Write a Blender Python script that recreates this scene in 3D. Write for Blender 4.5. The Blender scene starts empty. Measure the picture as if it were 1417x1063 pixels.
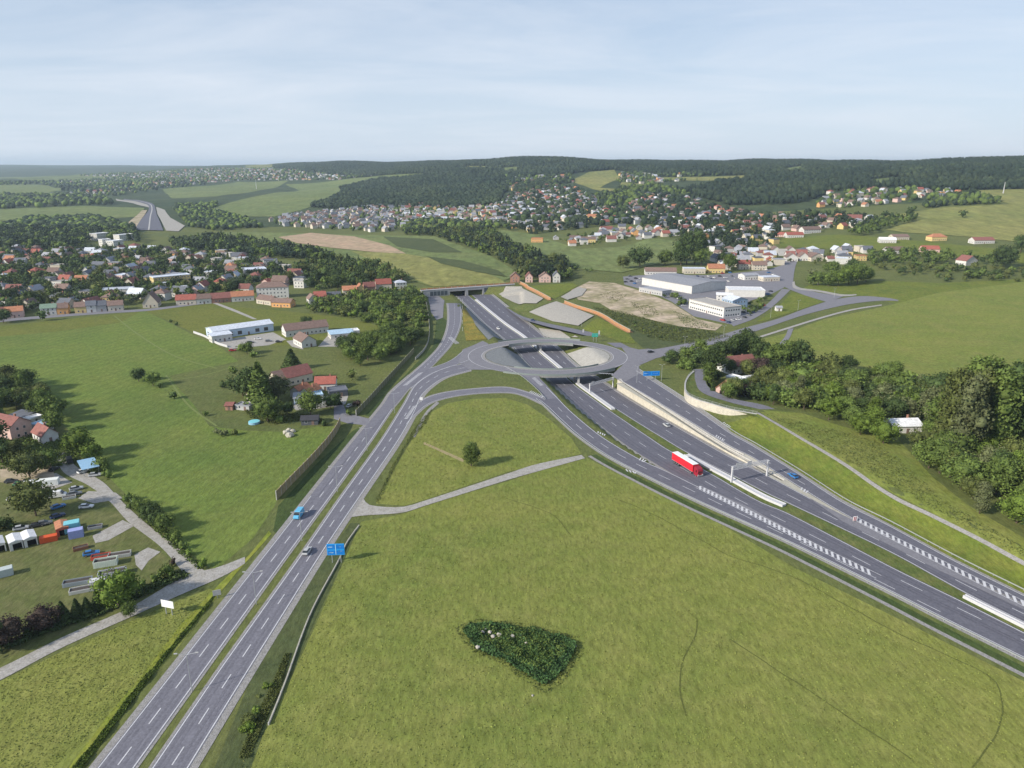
import bpy, bmesh, math, random
import numpy as np
from mathutils import Vector, Matrix
from mathutils.geometry import delaunay_2d_cdt

# ------------------------------------------------------------ camera, sky, sun
SC = bpy.context.scene
COL = SC.collection
CAM_H = 110.0
PITCH = math.radians(17.06)
FPX, CX, CY = 983.0, 708.5, 531.5          # focal length and centre of the 1417 x 1063 photograph
cam = bpy.data.cameras.new("camera")
cam.sensor_width = 36.0
cam.lens = 36.0 * FPX / 1417.0
cam.clip_start = 1.0
cam.clip_end = 60000.0
camo = bpy.data.objects.new("camera", cam)
camo.location = (0, 0, CAM_H)
camo.rotation_euler = (math.pi / 2 - PITCH, 0, 0)
COL.objects.link(camo)
SC.camera = camo

VEIL = (2.5, 3.15, 4.2, 1)
VEIL_LOW = (4.2, 4.8, 5.6, 1)
CLOUD = (5.2, 5.5, 6.0, 1)
SUN_EL = math.radians(29)
SUN_AZ = math.radians(240)                 # clockwise from +Y
world = bpy.data.worlds.new("World")
SC.world = world
world.use_nodes = True
wn, wl = world.node_tree.nodes, world.node_tree.links
wn.clear()
wout = wn.new("ShaderNodeOutputWorld")
wbg = wn.new("ShaderNodeBackground")
sky = wn.new("ShaderNodeTexSky")
sky.sky_type = 'NISHITA'
sky.sun_disc = False
sky.sun_elevation = SUN_EL
sky.sun_rotation = SUN_AZ
sky.altitude = 400
sky.air_density = 1.0
sky.dust_density = 0.6
sky.ozone_density = 1.5
wtc = wn.new("ShaderNodeTexCoord")
# clouds: thin sheets of cirrus, laid out by direction on a plane high above
wsep = wn.new("ShaderNodeSeparateXYZ")
wl.new(wtc.outputs['Generated'], wsep.inputs[0])
wz = wn.new("ShaderNodeMath"); wz.operation = 'ADD'; wz.inputs[1].default_value = 0.10
wl.new(wsep.outputs[2], wz.inputs[0])
wzm = wn.new("ShaderNodeMath"); wzm.operation = 'MAXIMUM'; wzm.inputs[1].default_value = 0.02
wl.new(wz.outputs[0], wzm.inputs[0])
wdx = wn.new("ShaderNodeMath"); wdx.operation = 'DIVIDE'
wdy = wn.new("ShaderNodeMath"); wdy.operation = 'DIVIDE'
wl.new(wsep.outputs[0], wdx.inputs[0]); wl.new(wzm.outputs[0], wdx.inputs[1])
wl.new(wsep.outputs[1], wdy.inputs[0]); wl.new(wzm.outputs[0], wdy.inputs[1])
wcmb = wn.new("ShaderNodeCombineXYZ")
wl.new(wdx.outputs[0], wcmb.inputs[0]); wl.new(wdy.outputs[0], wcmb.inputs[1])
wmap = wn.new("ShaderNodeMapping")
wmap.inputs['Scale'].default_value = (0.5, 0.85, 1)
wmap.inputs['Rotation'].default_value = (0, 0, math.radians(14))
wl.new(wcmb.outputs[0], wmap.inputs[0])
wno = wn.new("ShaderNodeTexNoise")
wno.inputs['Scale'].default_value = 0.9
wno.inputs['Detail'].default_value = 9
wno.inputs['Roughness'].default_value = 0.6
wno.inputs['Distortion'].default_value = 0.5
wl.new(wmap.outputs[0], wno.inputs[0])
wr = wn.new("ShaderNodeMapRange")
wr.inputs[1].default_value = 0.42; wr.inputs[2].default_value = 0.70
wr.inputs[3].default_value = 0.0; wr.inputs[4].default_value = 0.55
wl.new(wno.outputs[0], wr.inputs[0])
# the milky veil thickens towards the horizon
wv = wn.new("ShaderNodeMapRange"); wv.inputs[1].default_value = 0.0; wv.inputs[2].default_value = 0.45
wv.inputs[3].default_value = 0.93; wv.inputs[4].default_value = 0.50
wl.new(wsep.outputs[2], wv.inputs[0])
wvm = wn.new("ShaderNodeMix"); wvm.data_type = 'RGBA'
wvc = wn.new("ShaderNodeMix"); wvc.data_type = 'RGBA'
wvc.inputs[6].default_value = VEIL_LOW; wvc.inputs[7].default_value = VEIL
wvr = wn.new("ShaderNodeMapRange"); wvr.inputs[1].default_value = 0.0; wvr.inputs[2].default_value = 0.28
wl.new(wsep.outputs[2], wvr.inputs[0]); wl.new(wvr.outputs[0], wvc.inputs[0]); wl.new(wvc.outputs[2], wvm.inputs[7])
wl.new(sky.outputs[0], wvm.inputs[6]); wl.new(wv.outputs[0], wvm.inputs[0])
wmix = wn.new("ShaderNodeMix"); wmix.data_type = 'RGBA'
wmix.inputs[7].default_value = CLOUD
wl.new(wvm.outputs[2], wmix.inputs[6]); wl.new(wr.outputs[0], wmix.inputs[0])
wl.new(wmix.outputs[2], wbg.inputs[0])
wbg.inputs[1].default_value = 0.108
wl.new(wbg.outputs[0], wout.inputs[0])

sund = bpy.data.lights.new("sun", 'SUN')
sund.energy = 3.9
sund.angle = math.radians(2.0)
sund.color = (1.0, 0.92, 0.78)
suno = bpy.data.objects.new("sun", sund)
sdir = Vector((math.sin(SUN_AZ) * math.cos(SUN_EL), math.cos(SUN_AZ) * math.cos(SUN_EL), math.sin(SUN_EL)))
suno.rotation_euler = sdir.to_track_quat('Z', 'Y').to_euler()
suno.location = (-300, -200, 400)
COL.objects.link(suno)
SC.view_settings.view_transform = 'Standard'
SC.view_settings.look = 'None'
SC.view_settings.gamma = 1
SC.view_settings.exposure = 0.62
HAZE = 0.000072

# ------------------------------------------------------------ terrain as a function
SP, CP = math.sin(PITCH), math.cos(PITCH)
_cols = np.array([-500, 0, 200, 350, 470, 600, 680, 760, 860, 960, 1080, 1180, 1290, 1417, 1900], float)
_ucol = (_cols - CX) / FPX / 1.047
_ys = np.array([600, 750, 1000, 1250, 1500, 1750, 2000, 2600, 3000, 3500, 4500, 6000, 8000, 10500, 17000], float)
_tab = np.array([
    # 600 750 1000 1250 1500 1750 2000 2600 3000 3500 4500 6000 8000 10500 17000
    [0, 0, 0, 0, 0, 3, 5, 10, 15, 20, 30, 50, 85, 132, 110],
    [0, 0, 0, 0, 0, 3, 6, 11, 15, 20, 30, 50, 85, 130, 110],
    [0, 0, 0, 0, 0, 3, 6, 12, 17, 24, 38, 66, 90, 118, 105],
    [0, 0, 0, 0, 2, 5, 9, 18, 26, 38, 66, 116, 112, 105, 100],
    [0, 0, 0, 0, 3, 8, 14, 34, 56, 82, 140, 150, 110, 100, 100],
    [0, 0, 0, 1, 5, 12, 24, 62, 88, 112, 132, 116, 100, 100, 100],
    [0, 0, 1, 4, 12, 20, 34, 72, 96, 116, 128, 116, 100, 100, 100],
    [0, 0, 2, 7, 19, 31, 46, 80, 104, 136, 134, 116, 100, 100, 100],
    [0, 0, 2, 11, 25, 40, 56, 86, 106, 124, 122, 116, 100, 100, 100],
    [0, 1, 5, 15, 30, 47, 64, 93, 108, 118, 118, 114, 100, 100, 100],
    [0, 1, 9, 20, 36, 54, 72, 104, 122, 138, 128, 116, 100, 100, 100],
    [0, 2, 12, 28, 48, 66, 84, 108, 118, 124, 118, 114, 100, 100, 100],
    [0, 3, 15, 34, 56, 76, 94, 120, 122, 120, 116, 112, 100, 100, 100],
    [0, 4, 18, 42, 66, 88, 110, 143, 142, 132, 118, 112, 100, 100, 100],
    [0, 6, 24, 50, 76, 98, 120, 150, 150, 140, 118, 112, 100, 100, 100]], float)
NU, NL = 320, 320
_gu = np.linspace(-1.4, 1.4, NU)
_gl = np.linspace(math.log(500), math.log(17000), NL)
_t1 = np.array([np.interp(_gl, np.log(_ys), r) for r in _tab])
_G = np.array([np.interp(_gu, _ucol, _t1[:, j]) for j in range(NL)]).T
for _k in range(3):
    for ax, w in ((0, 5), (1, 6)):
        P = np.pad(_G, [(w, w) if a == ax else (0, 0) for a in (0, 1)], mode='edge')
        c = np.cumsum(P, axis=ax)
        c = np.concatenate([np.zeros_like(np.take(c, [0], ax)), c], axis=ax)
        n = 2 * w + 1
        _G = (np.take(c, range(n, n + _G.shape[ax]), ax) - np.take(c, range(0, _G.shape[ax]), ax)) / n


def base_h(x, y):
    x = np.asarray(x, float); y = np.asarray(y, float)
    yy = np.clip(y, 505, 16900)
    u = np.clip(x / yy, -1.39, 1.39)
    fu = (u + 1.4) / 2.8 * (NU - 1); fl = (np.log(yy) - _gl[0]) / (_gl[-1] - _gl[0]) * (NL - 1)
    i = np.clip(fu.astype(int), 0, NU - 2); j = np.clip(fl.astype(int), 0, NL - 2)
    a = fu - i; b = fl - j
    h = _G[i, j] * (1 - a) * (1 - b) + _G[i + 1, j] * a * (1 - b) + _G[i, j + 1] * (1 - a) * b + _G[i + 1, j + 1] * a * b
    f = np.clip((y - 1100) / 1500, 0, 1)
    f2 = np.clip((y - 2300) / 800, 0, 1) * np.clip((9000 - y) / 3000, 0, 1)
    h = h + f2 * (9 * np.sin(x / 420 + .7) + 6 * np.sin(x / 215 + 2.0) + 3 * np.sin(x / 97))
    h = h + f * (5 * np.sin(x / 310 + 1.3) * np.sin(y / 410) + 3 * np.sin(x / 130 + y / 170) + 2 * np.sin(y / 90 - x / 75))
    return h


def zM(y):   # long profile of the motorway, which dives under the roundabout
    return np.interp(y, [0, 240, 285, 330, 372, 460, 900], [0, 0, -1.7, -4.5, -6.0, -6.5, -7.0])


def ray(px, py):
    u = (px - CX) / FPX; v = (py - CY) / FPX
    return u, CP - v * SP, SP + v * CP       # x, forward, down per unit


def gz(px, py, z=0.0):
    u, f, d = ray(px, py)
    t = (CAM_H - z) / d
    return (u * t, f * t)


def gM(px, py):
    z = -3.0
    for _ in range(12):
        x, y = gz(px, py, z)
        z = float(zM(y))
    return (x, y)


def proj(x, y, z):
    x = np.asarray(x, float); y = np.asarray(y, float); z = np.asarray(z, float) - CAM_H
    d = y * CP - z * SP
    up = y * SP + z * CP
    return CX + FPX * x / d, CY - FPX * up / d


P_AL = [(630, 408), (641, 418), (669, 446), (697, 469), (712, 482), (735, 507), (761, 526), (807, 569), (857.8, 609.6), (908.7, 642.6), (964.6, 675), (1040, 713), (1128, 757), (1216, 800.7), (1417, 898), (1560, 967)]
P_AR = [(646, 407), (657.8, 417), (694.6, 447), (722.6, 466.7), (748, 490), (774.7, 512.4), (791, 529), (845, 569), (908.7, 612), (946, 634), (1040, 688), (1090, 710), (1166, 749), (1240.7, 788), (1330.7, 831.7), (1417, 875), (1560, 947)]
P_BL = [(650, 406), (661.6, 416), (698.5, 446), (727.7, 466.7), (754, 489.6), (781, 512.4), (802, 530), (852.8, 567), (908.7, 602), (959.5, 632), (1050, 678), (1090, 697), (1166, 733), (1240.7, 769.7), (1334, 821), (1417, 862.8), (1560, 934)]
P_BR = [(668, 401), (682, 409.5), (712.4, 434), (743, 458), (770.9, 482), (798.8, 508), (837.5, 531), (863, 548), (908.7, 575), (959.5, 604), (1010, 632.5), (1073, 664), (1119.7, 689), (1166, 714), (1230, 746), (1417, 838), (1560, 908)]
P_DL = [(863, 529.5), (908.7, 556), (959.5, 586.7), (1010, 618), (1042, 634), (1104, 673.5), (1166, 711), (1230, 744)]
P_DR = [(880.7, 513), (908.7, 530.8), (959.5, 563.8), (1010, 599), (1042, 617), (1104, 654.8), (1166, 695), (1228, 726), (1321, 776), (1417, 824), (1560, 895)]
G_AL = np.array([gM(*p) for p in P_AL]); G_BR = np.array([gM(*p) for p in P_BR])
G_DR = np.array([gz(*p) for p in P_DR])


def xat(G, y):
    o = np.argsort(G[:, 1])
    return np.interp(y, G[o, 1], G[o, 0])


YP = 655.0    # the tunnel portal


def smooth(t):
    t = np.clip(t, 0, 1)
    return t * t * (3 - 2 * t)


def hgt(x, y):
    x = np.asarray(x, float); y = np.asarray(y, float)
    h = base_h(x, y)
    # bank to the right of the far ramp
    xd = xat(G_DR, y)
    e = 4.2 * smooth((x - xd - 5) / 15) * (1 - smooth((x - xd - 45) / 70)) * (1 - smooth((y - 300) / 45))
    h = h + np.where(y < 350, e, 0)
    # ditch on the near side of the motorway is left to the drapes; the cutting itself
    h = h - np.where((x > -84) & (y > 560) & (y < YP + 2), 5.2 * smooth((y - 575) / 55), 0) * smooth((x + 84) / 6) * (x < 10)
    zm = zM(y)
    xl = xat(G_AL, y) - 1.6; xr = xat(G_BR, y) + np.where(y < 375, 3.4, 2.2)
    island = (y > 372) & (y < 640)
    sl = np.where(island, 0.62, 0.80)
    sr = np.where(y > 470, 0.24, np.where(y > 375, 0.55, 3.0))
    out = np.where(x < xl, (xl - x) * sl, np.where(x > xr, (x - xr) * sr, 0.0))
    cut = zm - 0.25 + out
    inside = (y > 225) & (y < YP + 16)
    kk = np.where((y > 470) & (x > xr), 5.0, .01)
    sm = np.minimum(h, cut) - kk * .25 * np.maximum(0, 1 - np.abs(h - cut) / kk) ** 2
    return np.where(inside, sm, h)


# ------------------------------------------------------------ ground sheet
def grow(a, b, s0, r):
    out, s, v = [], s0, a
    while v < b:
        s *= r; v += s; out.append(v)
    return out


XS = sorted([-(v) for v in grow(30, 16000, 2, 1.045)] + list(np.arange(-30, 250, 2.0)) + [v for v in grow(248, 16000, 2, 1.045)])
YS = sorted([-v for v in grow(-60, 1500, 6, 1.15)] + list(np.arange(60, 700, 2.0)) + [v for v in grow(698, 16500, 2, 1.03)])
XS, YS = np.array(XS), np.array(YS)
_xx, _yy = np.meshgrid(XS, YS)
_hh = hgt(_xx, _yy)


def mesh_np(name, V, F, mats=None, mi=None):
    me = bpy.data.meshes.new(name)
    V = np.asarray(V, np.float32); F = np.asarray(F, np.int32)
    k = F.shape[1]
    me.vertices.add(len(V)); me.vertices.foreach_set("co", V.ravel())
    me.loops.add(F.size); me.loops.foreach_set("vertex_index", F.ravel())
    me.polygons.add(len(F))
    me.polygons.foreach_set("loop_start", np.arange(0, F.size, k, dtype=np.int32))
    me.polygons.foreach_set("loop_total", np.full(len(F), k, np.int32))
    if mi is not None:
        me.polygons.foreach_set("material_index", np.asarray(mi, np.int32))
    for m in mats or []:
        me.materials.append(m)
    me.update(calc_edges=True)
    return me


def link(name, me, parent=None, loc=None, rz=0.0):
    o = bpy.data.objects.new(name, me)
    COL.objects.link(o)
    if parent is not None:
        o.parent = parent
    if loc is not None:
        o.location = loc
    if rz:
        o.rotation_euler = (0, 0, rz)
    return o


def empty(name, loc, rz=0.0):
    o = bpy.data.objects.new(name, None)
    o.empty_display_size = 0.5
    o.location = loc
    o.rotation_euler = (0, 0, rz)
    COL.objects.link(o)
    return o


def tag(o, label=None, cat=None, group=None, kind=None):
    if label: o["label"] = label
    if cat: o["category"] = cat
    if group: o["group"] = group
    if kind: o["kind"] = kind
    return o


def hg(x, y):
    """height of the ground sheet as meshed (bilinear over its grid)"""
    x = np.asarray(x, float); y = np.asarray(y, float)
    i = np.clip(np.searchsorted(XS, x) - 1, 0, len(XS) - 2); j = np.clip(np.searchsorted(YS, y) - 1, 0, len(YS) - 2)
    a = (x - XS[i]) / (XS[i + 1] - XS[i]); b = (y - YS[j]) / (YS[j + 1] - YS[j])
    return (_hh[j, i] * (1 - a) * (1 - b) + _hh[j, i + 1] * a * (1 - b) + _hh[j + 1, i] * (1 - a) * b + _hh[j + 1, i + 1] * a * b)


_tt = np.concatenate([np.linspace(80, 900, 420), np.geomspace(902, 15500, 900)])


def gp(px, py):
    """pixel of the photograph -> point of the ground, by marching the ray"""
    u, f, d = ray(px, py)
    t = _tt / f
    x = u * t; y = f * t; z = CAM_H - d * t
    g = hg(x, y)
    below = np.nonzero(z <= g)[0]
    if len(below) == 0:
        return (float(x[-1]), float(y[-1]))
    k = below[0]
    if k == 0:
        return (float(x[0]), float(y[0]))
    a0 = z[k - 1] - g[k - 1]; a1 = z[k] - g[k]
    s = a0 / (a0 - a1)
    tt = t[k - 1] + (t[k] - t[k - 1]) * s
    return (float(u * tt), float(f * tt))


# ------------------------------------------------------------ materials
MATS = {}


def C4(c):
    return (c[0], c[1], c[2], 1.0)


def mat(name, c, rough=0.85, metal=0.0, var=0.0, scale=1.0, c2=None, bump=0.0, spec=0.3, obj=False, rand=0.0, island=0.0):
    """plain surface with a procedural variation: var = brightness range by noise, c2 = second colour in patches"""
    if name in MATS:
        return MATS[name]
    m = bpy.data.materials.new(name); m.use_nodes = True
    nt = m.node_tree; b = nt.nodes['Principled BSDF']
    b.inputs['Roughness'].default_value = rough
    b.inputs['Metallic'].default_value = metal
    b.inputs['Specular IOR Level'].default_value = spec
    b.inputs['Base Color'].default_value = C4(c)
    col = None
    if var or c2 or rand or island:
        if obj:
            src = nt.nodes.new("ShaderNodeTexCoord").outputs['Object']
        else:
            src = nt.nodes.new("ShaderNodeNewGeometry").outputs['Position']
        n = nt.nodes.new("ShaderNodeTexNoise"); n.inputs['Scale'].default_value = scale; n.inputs['Detail'].default_value = 5
        n.inputs['Roughness'].default_value = 0.65
        nt.links.new(src, n.inputs['Vector'])
        mx = nt.nodes.new("ShaderNodeMix"); mx.data_type = 'RGBA'
        mx.inputs[6].default_value = C4(c); mx.inputs[7].default_value = C4(c2 or c)
        r = nt.nodes.new("ShaderNodeMapRange"); r.inputs[1].default_value = .4; r.inputs[2].default_value = .62
        nt.links.new(n.outputs[0], r.inputs[0]); nt.links.new(r.outputs[0], mx.inputs[0])
        hs = nt.nodes.new("ShaderNodeHueSaturation")
        nt.links.new(mx.outputs[2], hs.inputs['Color'])
        v = nt.nodes.new("ShaderNodeMapRange"); v.inputs[1].default_value = .3; v.inputs[2].default_value = .7
        v.inputs[3].default_value = 1 - var; v.inputs[4].default_value = 1 + var
        n2 = nt.nodes.new("ShaderNodeTexNoise"); n2.inputs['Scale'].default_value = scale * 4.3; n2.inputs['Detail'].default_value = 4
        nt.links.new(src, n2.inputs['Vector']); nt.links.new(n2.outputs[0], v.inputs[0])
        val = v.outputs[0]
        for amt, node, sock in ((rand, "ShaderNodeObjectInfo", 'Random'), (island, "ShaderNodeNewGeometry", 'Random Per Island')):
            if amt:
                oi = nt.nodes.new(node)
                rr = nt.nodes.new("ShaderNodeMapRange"); rr.inputs[3].default_value = 1 - amt; rr.inputs[4].default_value = 1 + amt
                nt.links.new(oi.outputs[sock], rr.inputs[0])
                mm = nt.nodes.new("ShaderNodeMath"); mm.operation = 'MULTIPLY'
                nt.links.new(val, mm.inputs[0]); nt.links.new(rr.outputs[0], mm.inputs[1]); val = mm.outputs[0]
        nt.links.new(val, hs.inputs['Value'])
        nt.links.new(hs.outputs[0], b.inputs['Base Color'])
        if bump:
            bp = nt.nodes.new("ShaderNodeBump"); bp.inputs['Strength'].default_value = bump; bp.inputs['Distance'].default_value = 0.3
            nt.links.new(n2.outputs[0], bp.inputs['Height']); nt.links.new(bp.outputs[0], b.inputs['Normal'])
    MATS[name] = m
    return m


def grassmat(name, a, bb, dry, big=0.012, mid=0.09, fine=0.9, dryamt=0.35, rows=None, bump=0.5, ang=0.0):
    """meadow: two greens in large patches, dry straw tone in smaller ones, fine tufts"""
    if name in MATS:
        return MATS[name]
    m = bpy.data.materials.new(name); m.use_nodes = True
    nt = m.node_tree; N = nt.nodes; L = nt.links; b = N['Principled BSDF']
    b.inputs['Roughness'].default_value = 0.95; b.inputs['Specular IOR Level'].default_value = 0.12
    pos = N.new("ShaderNodeNewGeometry").outputs['Position']

    def noise(s, det=5, rough=.6, dist=0.0, vec=None):
        n = N.new("ShaderNodeTexNoise"); n.inputs['Scale'].default_value = s; n.inputs['Detail'].default_value = det
        n.inputs['Roughness'].default_value = rough; n.inputs['Distortion'].default_value = dist
        L.new(vec or pos, n.inputs['Vector']); return n.outputs[0]

    def rng(o, a0, a1, b0=0.0, b1=1.0):
        r = N.new("ShaderNodeMapRange"); r.inputs[1].default_value = a0; r.inputs[2].default_value = a1
        r.inputs[3].default_value = b0; r.inputs[4].default_value = b1
        L.new(o, r.inputs[0]); return r.outputs[0]

    def mul(p, q):
        k = N.new("ShaderNodeMath"); k.operation = 'MULTIPLY'; L.new(p, k.inputs[0])
        if isinstance(q, float): k.inputs[1].default_value = q
        else: L.new(q, k.inputs[1])
        return k.outputs[0]

    def mix(f, p, q):
        k = N.new("ShaderNodeMix"); k.data_type = 'RGBA'; L.new(f, k.inputs[0])
        for s, v in ((6, p), (7, q)):
            if isinstance(v, tuple): k.inputs[s].default_value = C4(v)
            else: L.new(v, k.inputs[s])
        return k.outputs[2]
    c = mix(rng(noise(big, 6, .62, .6), .38, .64), a, bb)
    c = mix(mul(rng(noise(mid, 6, .7), .42, .72), dryamt), c, dry)
    mp = N.new("ShaderNodeMapping"); mp.inputs['Rotation'].default_value = (0, 0, ang); mp.inputs['Scale'].default_value = (1, .35, 1)
    L.new(pos, mp.inputs[0])
    tuft = noise(fine, 4, .7, 0, mp.outputs[0])
    v = mul(rng(tuft, .3, .7, .70, 1.30), rng(noise(fine * .22, 4, .65), .3, .7, .90, 1.10))
    v = mul(v, rng(noise(fine * 3.1, 2, .6), .3, .7, .86, 1.14))
    if rows:
        w = N.new("ShaderNodeTexWave"); w.inputs['Scale'].default_value = rows; w.inputs['Distortion'].default_value = 1.5
        w.inputs['Detail'].default_value = 2; w.inputs['Detail Scale'].default_value = .3
        m2 = N.new("ShaderNodeMapping"); m2.inputs['Rotation'].default_value = (0, 0, ang); L.new(pos, m2.inputs[0]); L.new(m2.outputs[0], w.inputs[0])
        v = mul(v, rng(w.outputs[1], 0, 1, .95, 1.05))
    hs = N.new("ShaderNodeHueSaturation"); L.new(c, hs.inputs['Color']); L.new(v, hs.inputs['Value'])
    L.new(hs.outputs[0], b.inputs['Base Color'])
    bp = N.new("ShaderNodeBump"); bp.inputs['Strength'].default_value = bump; bp.inputs['Distance'].default_value = 0.35
    L.new(tuft, bp.inputs['Height']); L.new(bp.outputs[0], b.inputs['Normal'])
    MATS[name] = m
    return m


M_GROUND = grassmat("rough_grass", (.120, .138, .042), (.092, .117, .038), (.17, .16, .068))
M_FORE = grassmat("meadow_olive", (.190, .208, .050), (.130, .170, .038), (.240, .225, .075), big=0.011, mid=.10, dryamt=.5, ang=.6)
M_LEFT = grassmat("meadow_bright", (.138, .188, .040), (.098, .145, .034), (.175, .185, .052), big=0.010, mid=.03, dryamt=.5, rows=.05, ang=.25)
M_LEFT2 = grassmat("meadow_dry_strip", (.135, .150, .032), (.110, .135, .030), (.20, .18, .06), big=0.02)
M_RIGHT = grassmat("meadow_right", (.178, .205, .045), (.140, .178, .040), (.235, .215, .070), big=0.012, mid=.05, dryamt=.6)
M_BANK = grassmat("bank_grass", (.135, .165, .028), (.100, .138, .026), (.21, .19, .052), big=.03, mid=.12, dryamt=.5)
M_VERGE = grassmat("verge_grass", (.100, .130, .036), (.080, .110, .034), (.19, .17, .065), big=.05, mid=.2, dryamt=.6)
M_YARD = grassmat("yard_grass", (.110, .125, .042), (.095, .115, .038), (.18, .16, .08), big=.03, mid=.15, dryamt=.6)
M_FAR = grassmat("far_field", (.150, .185, .065), (.120, .160, .056), (.20, .19, .08), big=.004, mid=.02, fine=.1)
M_FARGOLD = grassmat("far_field_ripening", (.220, .215, .070), (.170, .190, .058), (.28, .25, .10), big=.004, mid=.02, fine=.1)
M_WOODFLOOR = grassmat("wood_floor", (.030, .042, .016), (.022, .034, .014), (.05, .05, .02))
M_HILL = grassmat("hill_ground", (.050, .072, .032), (.036, .058, .028), (.10, .11, .045), big=.003, mid=.01, fine=.05)
M_ASPH = mat("asphalt", (.172, .170, .202), .88, var=.16, scale=.35, c2=(.150, .148, .178), bump=.15)
M_ASPHD = mat("asphalt_new", (.112, .112, .140), .86, var=.14, scale=.3, c2=(.130, .129, .158), bump=.15)
M_ASPHW = mat("asphalt_worn", (.200, .196, .222), .9, var=.12, scale=.4, c2=(.175, .172, .195))
M_GRAVEL = mat("gravel", (.30, .29, .29), .95, var=.25, scale=1.2, c2=(.23, .22, .21), bump=.5)
M_PATH = mat("farm_track", (.36, .345, .33), .95, var=.22, scale=.5, c2=(.29, .275, .25), bump=.4)
M_STONE = mat("stone_paving", (.36, .34, .31), .93, var=.22, scale=.5, c2=(.31, .295, .27), bump=.5)
M_STONEW = mat("stone_pale", (.42, .40, .34), .93, var=.15, scale=.5, c2=(.36, .34, .29), bump=.4)
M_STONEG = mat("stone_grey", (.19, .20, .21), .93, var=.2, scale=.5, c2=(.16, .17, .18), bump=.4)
M_SAND = mat("bare_earth", (.46, .37, .28), .96, var=.28, scale=.05, c2=(.22, .20, .10), bump=.4)
M_CLAY = mat("bare_clay", (.42, .20, .09), .95, var=.25, scale=.4, c2=(.34, .22, .13), bump=.4)
M_WHITE = mat("road_paint", (.54, .54, .57), .7, var=.28, scale=1.5)
M_CONC = mat("concrete", (.44, .43, .42), .85, var=.12, scale=.6, c2=(.36, .355, .35))
M_CONCW = mat("concrete_white", (.50, .50, .525), .8, var=.1, scale=.6)
M_CONCY = mat("concrete_cream", (.52, .485, .41), .85, var=.14, scale=.5, c2=(.44, .41, .35))
M_KERB = mat("kerb_stone", (.40, .40, .40), .85, var=.12, scale=1)
M_STEEL = mat("galvanised_steel", (.50, .52, .54), .45, .6, var=.1, scale=2)
M_DARK = mat("painted_shade_and_black", (.012, .012, .015), .9)  # near-black: shade painted into tunnel and garage openings, plus black lorry parts

# ground: rough grass near, hill ground far
ny, nx = _hh.shape
idx = np.arange(nx * ny).reshape(ny, nx)
Fg = np.stack([idx[:-1, :-1], idx[:-1, 1:], idx[1:, 1:], idx[1:, :-1]], -1).reshape(-1, 4)
cyy = (_yy[:-1, :-1]).ravel()
gme = mesh_np("ground", np.stack([_xx, _yy, _hh], -1).reshape(-1, 3), Fg, [M_GROUND, M_HILL], (cyy > 1350).astype(int))
gme.polygons.foreach_set("use_smooth", np.ones(len(Fg), bool))
tag(link("ground", gme), kind="structure")


# ------------------------------------------------------------ drapes and bands
def drape(name, poly, m, off=0.05, step=None, label=None, hf=None):
    """a sheet over a polygon (ground coordinates), following the terrain"""
    poly = np.array(poly, float)
    lo = poly.min(0); hi = poly.max(0)
    if step is None:
        step = max((hi - lo).max() / 45, 2.0)
    d = []
    for k in range(len(poly)):
        p, q = poly[k], poly[(k + 1) % len(poly)]
        n = max(1, int(np.hypot(*(q - p)) / step))
        for s in range(n):
            d.append(tuple(p + (q - p) * s / n))
    nb = len(d)
    gx = np.arange(lo[0] + step / 2, hi[0], step); gy = np.arange(lo[1] + step / 2, hi[1], step)
    pts = [Vector(p) for p in d] + [Vector((float(x), float(y))) for x in gx for y in gy]
    edges = [(k, (k + 1) % nb) for k in range(nb)]
    vs, es, fs, _, _, _ = delaunay_2d_cdt(pts, edges, [list(range(nb))], 1, 1e-4)
    V = np.array([(v.x, v.y) for v in vs])
    used = sorted({i for f in fs for i in f}); mp = {u: i for i, u in enumerate(used)}
    V = V[used]
    z = (hf or hg)(V[:, 0], V[:, 1]) + off
    F = np.array([[mp[i] for i in f] for f in fs if len(f) == 3])
    me = mesh_np(name, np.c_[V, z], F, [m])
    return tag(link(name, me), kind="structure", label=label)


def P(pts, z=None):
    """pixels -> ground points"""
    return [gp(*p) if z is None else gz(p[0], p[1], z) for p in pts]


def smoothline(pts, step=3.0):
    """Catmull-Rom through the points, resampled by arc length"""
    p = np.array(pts, float)
    if len(p) > 2:
        q = np.vstack([2 * p[0] - p[1], p, 2 * p[-1] - p[-2]])
        out = []
        for i in range(1, len(q) - 2):
            t = np.linspace(0, 1, 12, endpoint=False)[:, None]
            a, b, c, d = q[i - 1], q[i], q[i + 1], q[i + 2]
            out.append(.5 * ((2 * b) + (-a + c) * t + (2 * a - 5 * b + 4 * c - d) * t ** 2 + (-a + 3 * b - 3 * c + d) * t ** 3))
        p = np.vstack(out + [p[-1:]])
    s = np.r_[0, np.cumsum(np.hypot(*np.diff(p, axis=0).T))]
    n = max(2, int(s[-1] / step) + 1)
    t = np.linspace(0, s[-1], n)
    return np.c_[np.interp(t, s, p[:, 0]), np.interp(t, s, p[:, 1])]


def resamp(p, n):
    s = np.r_[0, np.cumsum(np.hypot(*np.diff(p, axis=0).T))]
    t = np.linspace(0, s[-1], n)
    return np.c_[np.interp(t, s, p[:, 0]), np.interp(t, s, p[:, 1])]


def mid(a, b, t=.5):
    n = max(len(a), len(b))
    return resamp(a, n) * (1 - t) + resamp(b, n) * t


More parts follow.
